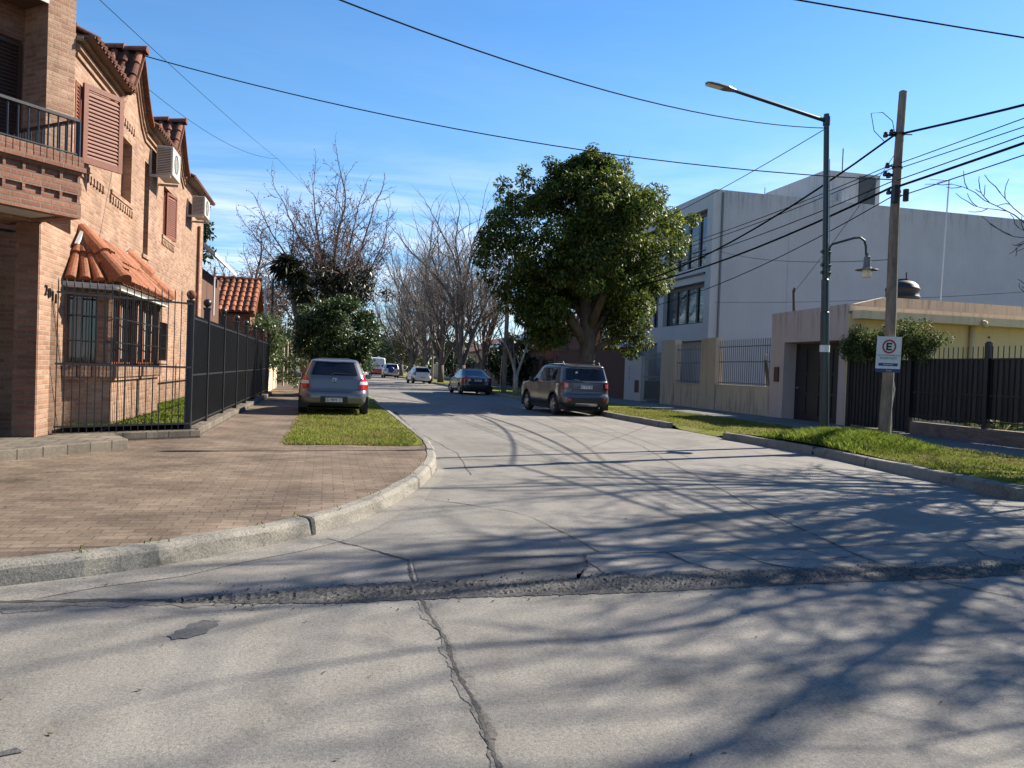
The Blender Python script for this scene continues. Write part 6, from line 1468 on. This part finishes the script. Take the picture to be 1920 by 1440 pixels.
def clump_leaves(rng, cents, rads, per, ln, wd, flat=.8, droop=.35):
    Cs, Ds, Us = [], [], []
    for c, r in zip(cents, rads):
        m = max(4, int(per * r * r)); v = rng.normal(0, 1, (m, 3)); v /= np.linalg.norm(v, axis=1, keepdims=True)
        rr = r * (1 - .55 * rng.rand(m) ** 2.2); p = v * rr[:, None]; p[:, 2] *= flat
        Cs.append(np.asarray(c) + p); d = v + rng.normal(0, .55, (m, 3)); d[:, 2] -= droop; Ds.append(d); Us.append(v * .6 + np.array([0, 0, .7]) + rng.normal(0, .35, (m, 3)))
    C, D, U = map(np.concatenate, (Cs, Ds, Us)); n = len(C)
    return leaf_quads(C, D, U, ln * rng.uniform(.7, 1.25, n), wd * rng.uniform(.75, 1.2, n))

class Branches:
    """tapered limbs grown recursively; thick ones go to the trunk mesh, twigs to the crown mesh"""
    def __init__(s, seed): s.r = random.Random(seed); s.big, s.small, s.tips, s.slope = MB(), MB(), [], None
    def limb(s, p, d, L, rad, lev, P):
        k = P['seg'][min(lev, len(P['seg']) - 1)]; pts, rs = [p], [rad]; q, dd = p.copy(), d.copy()
        wig = P['wig'][min(lev, len(P['wig']) - 1)]; up = P['up'][min(lev, len(P['up']) - 1)]
        end = rad * P['taper']
        if s.slope and lev > 0 and min((p + d * L * f_).x - s.slope * (p + d * L * f_).y for f_ in (.5, 1.0)) < 0: return
        for i in range(k):
            dd = (dd + Vector((s.r.gauss(0, wig), s.r.gauss(0, wig), s.r.gauss(0, wig) + up))).normalized()
            q = q + dd * (L / k); pts.append(q.copy()); rs.append(rad + (end - rad) * (i + 1) / k)
        big = rad > P['cut']; sides = 9 if rad > .12 else 6 if rad > .04 else 4 if rad > .015 else 3
        (s.big if big else s.small).tube(pts, rs, sides, cap=False)
        if lev >= P['levels']: s.tips.append((pts[-1], dd)); return
        nb = P['n'][min(lev, len(P['n']) - 1)]; az = s.r.uniform(0, 6.28); st = P['start'][min(lev, len(P['start']) - 1)]
        for i in range(nb):
            t = st + (1 - st) * (i + s.r.uniform(.1, .9)) / nb; x = t * k; j = min(k - 1, int(x)); base = pts[j].lerp(pts[j + 1], x - j); bd = (pts[j + 1] - pts[j]).normalized()
            az += 2.4 + s.r.uniform(-.5, .5); ax = bd.orthogonal().normalized(); ax.rotate(Matrix.Rotation(az, 3, bd))
            an = R_(s.r.uniform(*P['ang'])); nd = (bd * math.cos(an) + ax * math.sin(an)).normalized()
            rr = (rs[j] + (rs[j + 1] - rs[j]) * (x - j)) * P['rr'] * s.r.uniform(.75, 1.05); ll = L * P['lr'] * s.r.uniform(.7, 1.15) * (1.1 - .45 * t if lev else 1)
            s.limb(base, nd, ll, max(P['min'], rr), lev + 1, P)
        s.limb(pts[-1], dd, L * P['lr'] * 1.0, max(P['min'], end), lev + 1, P)

DEF = dict(levels=5, seg=[5, 5, 4, 4, 3], wig=[.06, .10, .13, .15, .18], up=[.02, .07, .07, .06, .05], taper=.62, cut=.03, n=[4, 3, 3, 2, 2], start=[.55, .3, .25, .25, .2], ang=(24, 50), rr=.62, lr=.68, min=.006)
def bare_tree(name, loc, L, rad, seed, label, mat, P=None, group='bare street trees', forks=None, lean=(0, 0), seeds=0, twig=None, crown_mat=None, extra=(), slope=None, stub=()):
    q = dict(DEF); q.update(P or {}); t = thing(name, loc, label, 'tree', group); B = Branches(seed); B.slope = slope
    if forks:                                               # several stems from the ground or a low fork
        base = Vector(loc)
        for (dx, dy, ll, rr, z0) in forks: B.limb(base + Vector((0, 0, z0)), Vector((dx, dy, 1)).normalized(), ll, rr, 1, q)
        if forks[0][4] > .3: B.big.tube([base, base + Vector((0, 0, forks[0][4] + .15))], [rad * 1.15, rad], 10)
    else: B.limb(Vector(loc), Vector((lean[0], lean[1], 1)).normalized(), L, rad, 0, q)
    B.slope = None
    for st_ in stub: B.big.tube(st_, [.085, .06, .036], 7)
    for p_, d_, l_, r_ in extra: B.limb(Vector(p_), Vector(d_).normalized(), l_, r_, 2, q)
    B.big.build('trunk', mat, t, smooth=True, uv=False)
    if seeds:
        rng = random.Random(seed + 1)
        for p, d in B.tips:
            if rng.random() < seeds: B.small.lathe([(.001, -.03), (.028, -.012), (.028, .012), (.001, .03)], p + Vector((rng.uniform(-.05, .05), rng.uniform(-.05, .05), -.03)), 5, 'z', 1)
    B.small.build('crown', [crown_mat or mat, MT['seeds']], t, uv=False)
    return t

def leafy(name, loc, label, cents, rads, per, ln, wd, leaf, barkm, seed, trunk=None, cat='tree', group=None, flat=.8, droop=.35):
    t = thing(name, loc, label, cat, group); rng = np.random.RandomState(seed)
    V, Fq = clump_leaves(rng, cents, rads, per, ln, wd, flat, droop); np_mesh('crown', V, Fq, leaf, t)
    if trunk:
        mb = MB()
        for pts, rs in trunk: mb.tube(pts, rs, 10)
        mb.build('trunk', barkm, t, smooth=True)
    return t

# --- the big leafy tree on the right verge; the crown outline is filled with leaf clumps
rng = np.random.RandomState(21)
TX, TY = 9.9, 28.6
prof = [(2.2, 1.9, 1.0), (2.9, 2.5, 1.9), (3.9, 3.6, 2.4), (5.2, 4.1, 2.8), (6.2, 3.9, 3.3), (7.2, 3.5, 3.6), (8.1, 2.9, 3.0), (8.9, 1.8, 1.8), (9.5, .7, .7), (10.05, .2, .2)]  # z, left reach, right reach
def reach(z, a):
    zl = [p[0] for p in prof]; l = np.interp(z, zl, [p[1] for p in prof]); r = np.interp(z, zl, [p[2] for p in prof])
    c = math.cos(a); return (r if c > 0 else l) * c * c + (0.5 * (l + r)) * math.sin(a) ** 2 * .95
cents, rads = [], []
while len(cents) < 340:
    z = rng.uniform(2.6, 9.6); a = rng.uniform(0, 2 * np.pi); R = reach(z, a) * (1 + .10 * math.sin(3 * a + z * 1.7) + .08 * math.sin(7 * a - z * 2.3)); k = rng.uniform(.5, 1.0) if rng.rand() < .7 else rng.uniform(.05, .55)
    r = rng.uniform(.38, .72) * (1 if z < 8.4 else .7)
    if z < 4.3 and abs(math.cos(a)) * R * k < 1.1: continue
    cents.append((TX - .15 + math.cos(a) * R * k, TY + math.sin(a) * R * k, z)); rads.append(r)
for c, r in (((8.2, 27.4, 3.5), .5), ((7.6, 27.0, 3.4), .5), ((7.0, 27.6, 3.6), .5), ((9.0, 26.4, 4.6), .6), ((10.3, 26.2, 4.7), .6), ((9.72, 28.4, 10.05), .26), ((9.6, 28.4, 9.8), .34), ((8.0, 28.4, 9.35), .3), ((7.0, 28.3, 8.9), .3), ((6.2, 28.2, 8.3), .36), ((10.95, 28.2, 9.5), .3), ((6.8, 28, 7.6), .6), ((6.2, 28, 7.0), .6), ((6.0, 27.8, 6.0), .65), ((6.6, 27.6, 5.2), .7), ((6.3, 28, 4.5), .6), ((7.2, 27.6, 4.2), .7), ((8.0, 27.4, 3.6), .6), ((7.4, 27.6, 6.6), .7), ((9.75, 28.5, 9.75), .42), ((9.7, 28.5, 9.35), .6), ((8.3, 28.4, 9.0), .42), ((7.1, 28.5, 8.55), .42), ((6.3, 28.5, 7.9), .4), ((10.9, 28.3, 9.05), .5), ((11.9, 28.3, 8.3), .5), ((12.9, 28, 7.5), .48), ((13.8, 28, 7.55), .36), ((13.3, 27.8, 6.7), .4), ((12.7, 27.8, 5.5), .42), ((12.3, 27.6, 4.7), .36), ((5.75, 28.4, 6.5), .4), ((5.5, 28.4, 5.5), .4), ((5.7, 28.4, 4.9), .36), ((6.6, 28.3, 3.9), .5), ((7.4, 28.3, 3.4), .5), ((8.4, 28.0, 3.5), .45),
             ((11.5, 28.0, 3.0), .5), ((11.9, 27.9, 2.7), .45), ((11.4, 27.9, 2.3), .42), ((11.8, 27.8, 3.3), .4), ((10.9, 28.2, 2.8), .4)):
    cents.append(c); rads.append(r)
tr = [([(TX, TY, .1), (TX + .02, TY, .5), (TX - .04, TY, 1.6), (TX - .02, TY, 2.7), (TX - .1, TY, 3.4), (TX - .3, TY, 6.0), (TX - .1, TY, 8.6)], [.44, .35, .31, .32, .27, .17, .06]),
      ([(TX - .05, TY, 2.5), (TX - 1.2, TY - .3, 3.9), (TX - 2.9, TY - .4, 5.2)], [.24, .16, .06]), ([(TX, TY, 2.7), (TX + .9, TY + .2, 4.1), (TX + 2.4, TY - .3, 5.6)], [.26, .17, .06]),
      ([(TX, TY, 3.1), (TX + .2, TY - 1.2, 4.6), (TX - .1, TY - 2.6, 5.8)], [.2, .14, .05]), ([(TX, TY, 2.2), (TX + 1.0, TY - .3, 2.8), (TX + 1.9, TY - .6, 2.9)], [.13, .08, .03]), ([(TX, TY, 3.3), (TX - .8, TY + 1.3, 5), (TX - 1.2, TY + 2.4, 6.4)], [.2, .13, .05])]
leafy('magnolia_tree', (TX, TY, .1), 'large dark leafy magnolia with a thick trunk on the right verge', cents, rads, 980, .165, .072, MT['leaf_magnolia'], MT['bark_magnolia'], 22, tr, droop=.5)

# --- clipped round street tree behind the hatchback
rng = np.random.RandomState(31); cents, rads = [], []
for _ in range(130):
    v = rng.normal(0, 1, 3); v /= np.linalg.norm(v); k = rng.uniform(.6, .93)
    cents.append((.42 + v[0] * 1.92 * k, 31.6 + v[1] * 1.7 * k, 2.55 + v[2] * 1.6 * k + .12 * math.sin(v[0] * 6))); rads.append(rng.uniform(.26, .45))
leafy('round_tree', (.42, 31.6, .15), 'dense round evergreen tree behind the grey hatchback', cents, rads, 1300, .15, .055, MT['leaf_bush'], MT['bark_grey'], 32, [([(.42, 31.6, .1), (.42, 31.6, 1.8)], [.11, .09]), ([(.42, 31.6, 1.2), (-.2, 31.4, 2.4)], [.07, .03]), ([(.42, 31.6, 1.2), (1.0, 31.7, 2.5)], [.07, .03])], droop=.0)
# --- creeper over the brick pillar, hedges and shrubs on the left
def row(n, f, seed): rr = np.random.RandomState(seed); return [f(rr, i) for i in range(n)]
cents = row(46, lambda r, i: (-2.45 + r.normal(0, .22), 31.2 + r.rand() * 6, 2.75 + r.normal(0, .28)), 41); cents += row(20, lambda r, i: (-2.2 + r.normal(0, .16), 33 + r.rand() * 4, 1.9 + r.normal(0, .35)), 42)
leafy('creeper', (-2.45, 33, 1), 'leafy creeper tumbling over the brick pillar and garden wall', cents, [.33] * len(cents), 700, .13, .07, MT['leaf_hedge'], MT['bark_grey'], 43, cat='plant')
cents = row(110, lambda r, i: (-2.9 + r.normal(0, .42), 40 + r.rand() * 22, .4 + r.rand() * 3.0), 44)
leafy('hedge', (-2.9, 50, .1), 'tall dark hedge along the left pavement behind the round tree', cents, [.55] * len(cents), 260, .16, .08, MT['leaf_dark'], MT['bark_grey'], 45, cat='hedge')
cents = row(16, lambda r, i: (-1.35 + r.normal(0, .3), 34.5 + r.normal(0, .5), .5 + r.rand() * 1.1), 46)
leafy('shrub', (-1.35, 34.5, .1), 'light green shrub beside the left pavement behind the hatchback', cents, [.32] * len(cents), 700, .14, .05, MT['leaf_bush'], MT['bark_grey'], 47, cat='shrub')
# --- strap leaved evergreens (dark heads) under the left bare tree
def strap_tree(loc, heads, label, seed):
    t = thing('strap_leaf_tree', loc, label, 'tree', 'strap leaved evergreens on the left'); rng = np.random.RandomState(seed); Vs, Fs, b = [], [], 0; mb = MB()
    for (c, r, n) in heads:
        c = np.array(c); v = rng.normal(0, 1, (n, 3)); v[:, 2] += .15; v /= np.linalg.norm(v, axis=1, keepdims=True)
        L = r * rng.uniform(.75, 1.15, n); dirs = v.copy(); base = c + v * r * .08
        mid_ = base + v * (L * .55)[:, None]; tip = base + v * (L * .92)[:, None]; tip[:, 2] -= L * .30
        s_ = np.cross(v, rng.normal(0, 1, (n, 3))); s_ /= np.linalg.norm(s_, axis=1, keepdims=True); w = .042
        V = np.stack([base - s_ * w, base + s_ * w, mid_ + s_ * w, tip, mid_ - s_ * w], 1).reshape(-1, 3); Vs.append(V); Fs.append(np.arange(n)[:, None] * 5 + np.array([[0, 1, 2, 3, 4]]) + b); b += 5 * n
        mb.tube([Vector((loc[0], loc[1], .1)), Vector((loc[0] * .6 + c[0] * .4, loc[1], c[2] * .55)), Vector(tuple(c))], [.16, .13, .10], 8)
    np_mesh('crown', np.concatenate(Vs), np.concatenate(Fs), MT['leaf_palm'], t, loops=5); mb.build('trunk', MT['bark_grey'], t, smooth=True)
strap_tree((-.9, 37.5, .1), [((-1.95, 37.5, 5.85), .85, 330), ((-1.35, 37.3, 5.35), .7, 230), ((-1.1, 37.4, 4.5), .7, 200)], 'dark strap leaved evergreen with a leaning head left of the round tree', 51)
rng = np.random.RandomState(52); cents = [(.35 + rng.normal(0, .95), 38.6 + rng.normal(0, .6), 5.2 + rng.normal(0, .62)) for _ in range(75)] + [(1.35 + rng.normal(0, .42), 38.6, 5.2 + rng.normal(0, .55)) for _ in range(20)]
leafy('evergreen_tree', (.6, 38.6, .1), 'dark ragged evergreen tangled in the bare tree above the round tree', cents, list(rng.uniform(.22, .48, len(cents))), 420, .22, .06, MT['leaf_palm'], MT['bark_grey'], 53, [([(.6, 38.6, .1), (.5, 38.6, 5.4)], [.14, .08])], droop=.6)

# --- bare trees
bare_tree('bare_tree', (.3, 40.2, .1), 3.9, .20, 61, 'bare tree hung with dry seed balls above the round evergreen', MT['bark_red'], dict(levels=6, n=[5, 4, 4, 3, 2, 2], start=[.5, .2, .15, .15, .1], lr=.64, ang=(24, 52), up=[.0, .03, .04, .03, .02], rr=.62, wig=[.05, .07, .10, .13, .16], cut=.022, min=.010), seeds=.30, forks=[(-.60, -.1, 3.3, .09, 2.9), (-.28, .2, 3.5, .10, 3.2), (.02, -.2, 3.7, .11, 3.2), (.30, .1, 3.5, .10, 3.1), (.55, -.1, 3.0, .08, 2.9), (-.95, .1, 3.2, .08, 2.7), (.1, .3, 3.3, .09, 3.0), (-.1, -.3, 3.4, .09, 3.1)])
bare_tree('bare_tree', (-4.6, 46, .1), 3.6, .2, 62, 'spreading bare tree behind the orange tiled roof', MT['bark_red'], dict(levels=6, n=[5, 4, 4, 3, 2, 2], start=[.5, .15, .15, .15, .1], ang=(35, 65), up=[0, .02, .02, .02, .0], cut=.022, min=.009), seeds=.2)
for i, (x, y, L, r, sd, lab, kw) in enumerate((
        (9.7, 56, 4.6, .26, 63, 'tall grey bare tree with upright limbs behind the dark sedan', dict(ang=(18, 46), up=[.05, .08, .08, .06, .04])),
        (9.6, 66, 4.8, .26, 64, 'tall bare tree beside the white hatchback', dict(ang=(18, 48), up=[.05, .08, .08, .06, .04])),
        (9.5, 76, 5.0, .26, 65, 'tall bare tree beyond the white hatchback', dict(ang=(16, 38), up=[.05, .08, .09, .08, .05])),
        (9.6, 88, 5.2, .28, 66, 'tall bare tree near the far silver car', dict(ang=(18, 42))),
        (17.5, 52, 4.6, .25, 67, 'tall bare tree rising behind the magnolia on its left', dict(ang=(12, 32), up=[.05, .12, .12, .1, .08])),
        (12.5, 62, 4.2, .2, 69, 'bare reddish tree behind the far utility pole', dict(ang=(16, 40), up=[.04, .1, .1, .08, .06])),
        (9.6, 102, 5.2, .28, 70, 'bare tree far up the right kerb', dict()),
        (-.2, 60, 4.2, .2, 71, 'bare tree far up the left pavement', dict()))):
    q = dict(levels=6, n=[5, 4, 4, 3, 2, 1], start=[.5, .15, .15, .15, .1], cut=.03, min=.010, lr=.70); L *= 1.05; q.update(kw); fk = [(math.cos(a_) * s_, math.sin(a_) * s_, L * f_, r * .62, 1.4) for a_, s_, f_ in ((.3, .10, 1.15), (1.7, .22, 1.05), (2.9, .34, .95), (4.2, .26, 1.0), (5.4, .38, .9))]; bare_tree('bare_tree', (x, y, .1), L, r, sd, lab, MT['bark_grey'], q, forks=fk, crown_mat=MT['bark_red'] if 'reddish' in lab else MT['bark_sunlit'])
bare_tree('forked_tree', (9.9, 40.2, .15), 1.1, .13, 72, 'small pruned tree with two pale forks beside the far utility pole', MT['bark_pale'], dict(levels=5, n=[4, 4, 4, 3, 3], ang=(15, 45), lr=.62, up=[.02, .08, .1, .08, .06], cut=.03, min=.008), forks=[(-.45, 0, 1.7, .075, .9), (.55, 0, 1.9, .085, .8), (.1, .3, 1.6, .06, .9)], crown_mat=MT['bark_red'])
# trees just right of the frame: a twig enters at the right edge and they throw the branch shadows on the road
SHP = dict(levels=6, n=[5, 4, 3, 3, 2, 2], rr=.68, ang=(28, 60), up=[0, .03, .04, .04, .02], lr=.72, cut=.03, min=.009)
bare_tree('bare_tree', (15.3, 8.4, .15), 4.3, .26, 73, 'spreading bare tree whose twigs reach in at the right edge', MT['bark_grey'], SHP, slope=1.10, extra=[((13.1, 9.5, 3.1), (-.80, .26, .34), 1.35, .034), ((13.1, 9.5, 3.1), (-.84, .40, .06), 1.5, .032), ((13.1, 9.5, 3.1), (-.72, .10, .62), 1.2, .03)], stub=[((15.2, 8.5, 2.2), (14.2, 8.95, 2.75), (13.1, 9.5, 3.1))])
bare_tree('bare_tree', (12.6, 4.4, .15), 4.4, .28, 74, 'spreading bare tree standing right of the frame on the verge', MT['bark_grey'], SHP, slope=1.10)
bare_tree('bare_tree', (11.0, .6, .15), 4.2, .26, 75, 'bare tree nearest the camera on the right verge', MT['bark_grey'], SHP, slope=1.10)

bare_tree('bare_tree', (18.6, 10.4, .2), 5.4, .30, 76, 'tall bare tree standing farthest right of the frame behind the fence', MT['bark_grey'], dict(SHP, n=[5, 4, 3, 3, 2, 1]), slope=1.10)
# --- far evergreens closing the street
def blob_tree(x, y, h, w, label, leaf, seed, z0=1.2, group='evergreens far up the street', ln=.34):
    rng = np.random.RandomState(seed); cs, rs = [], []
    for _ in range(60):
        v = rng.normal(0, 1, 3); v /= np.linalg.norm(v); k = rng.uniform(.45, .95); cs.append((x + v[0] * w * k * (1 + .2 * math.sin(v[2] * 5 + seed)), y + v[1] * w * k, z0 + (h - z0) * (.5 + .5 * v[2] * k))); rs.append(w * rng.uniform(.16, .3))
    leafy('evergreen_tree', (x, y, .1), label, cs, rs, 75 / (w * w) * 16 * .55, ln, ln * .5, leaf, MT['bark_grey'], seed + 1, [([(x, y, .1), (x, y, h * .6)], [.22, .1])], group=group)
blob_tree(3.2 - 3.5, 86, 7.5, 3.2, 'dark evergreen far up the left kerb', MT['leaf_dark'], 81)
blob_tree(1.2, 108, 7.0, 3.0, 'dark evergreen farther up the left kerb', MT['leaf_dark'], 82)
blob_tree(10.3, 96, 6.6, 2.6, 'olive brown bushy tree near the far silver car', MT['leaf_olive'], 83)
blob_tree(10.6, 114, 6.4, 3.0, 'dark bushy tree behind the far white van', MT['leaf_dark'], 84)
blob_tree(5.0, 150, 7.5, 5.0, 'dark evergreen closing the end of the street', MT['leaf_dark'], 85, .3, ln=.6)
blob_tree(12.0, 145, 8.0, 5.0, 'dark evergreen at the end of the street on the right', MT['leaf_dark'], 86, .3, ln=.6)
blob_tree(-3.0, 135, 9, 5.0, 'dark evergreen at the end of the street on the left', MT['leaf_dark'], 87, .3, ln=.6)
blob_tree(14.5, 63, 3.6, 1.9, 'dark bush behind the black gates', MT['leaf_dark'], 88, .3)
blob_tree(13.2, 53.5, 4.4, 1.5, 'dark pointed shrub beside the brick gateway', MT['leaf_dark'], 89, .3)
blob_tree(-8.5, 52, 12.5, 2.0, 'tall dark conifer behind the brick house', MT['leaf_dark'], 90, 2)
blob_tree(13.5, 84, 5.0, 2.4, 'dark bush behind the bare trees on the right', MT['leaf_dark'], 91, .3)
blob_tree(-5.5, 78, 8.5, 3.4, 'dark evergreen beyond the left hedge', MT['leaf_dark'], 92, .5)
# far-off wood closing the horizon
rng = np.random.RandomState(95); n = 2600; x = rng.uniform(-160, 260, n); y = 210 + rng.uniform(0, 60, n); z = rng.rand(n) ** .7 * 9; C = np.column_stack([x, y, z])
V, Fq = leaf_quads(C, rng.normal(0, 1, (n, 3)), rng.normal(0, 1, (n, 3)), np.full(n, 4.5), np.full(n, 3.0)); tag(np_mesh('treeline', V, Fq, MT['leaf_dark']), 'far off line of trees at the horizon', 'trees', kind='stuff')

# --- plant over the black fence, garden plants behind it
cents = row(130, lambda r, i: (14.85 + r.normal(0, .22), 16.75 + r.rand() * 2.75, 2.52 + r.normal(0, .20)), 101); cents = [c for c in cents if c[2] < 3.05 - .05 * abs(c[1] - 17.8)]
leafy('fence_plant', (14.95, 18, .15), 'leafy shrub spilling over the black fence behind the sign', cents, [.26] * len(cents), 2100, .07, .045, MT['leaf_fence'], MT['bark_grey'], 102, [([(15.0, 18.2, .2), (14.95, 18.1, 1.5), (14.95, 18.0, 2.6)], [.06, .04, .03])], cat='shrub')
for i, (x, y, s) in enumerate(((15.5, 14.95, .75), (15.6, 13.6, .7), (15.9, 15.8, .7))):
    rng = np.random.RandomState(110 + i); n = 70; v = rng.normal(0, 1, (n, 3)); v[:, 2] = np.abs(v[:, 2]) * .8 + .15; v /= np.linalg.norm(v, axis=1, keepdims=True)
    V, Fq = leaf_quads(np.array([x, y, .35]) + v * s * .5, v, rng.normal(0, .3, (n, 3)) + [0, 0, 1], np.full(n, s * .85), np.full(n, .06))
    tag(np_mesh('garden_plant', V, Fq, MT['leaf_fence']), ['strap leaved garden plant under the black fence sheeting', 'second strap leaved plant by the right end of the fence', 'strap leaved plant behind the fence post'][i], 'plant')
gr = MB(); y = 11.2
while y < 14.6: gr.box(17.4, y, .2, 17.44, y + .03, .9); y += .22
gr.box(17.39, 11.2, .3, 17.45, 14.6, .35); gr.box(17.39, 11.2, .8, 17.45, 14.6, .85); tag(gr.build('garden_fence', MT['plaster_cream']), 'low pale garden fence glimpsed beneath the black sheeting', 'fence')
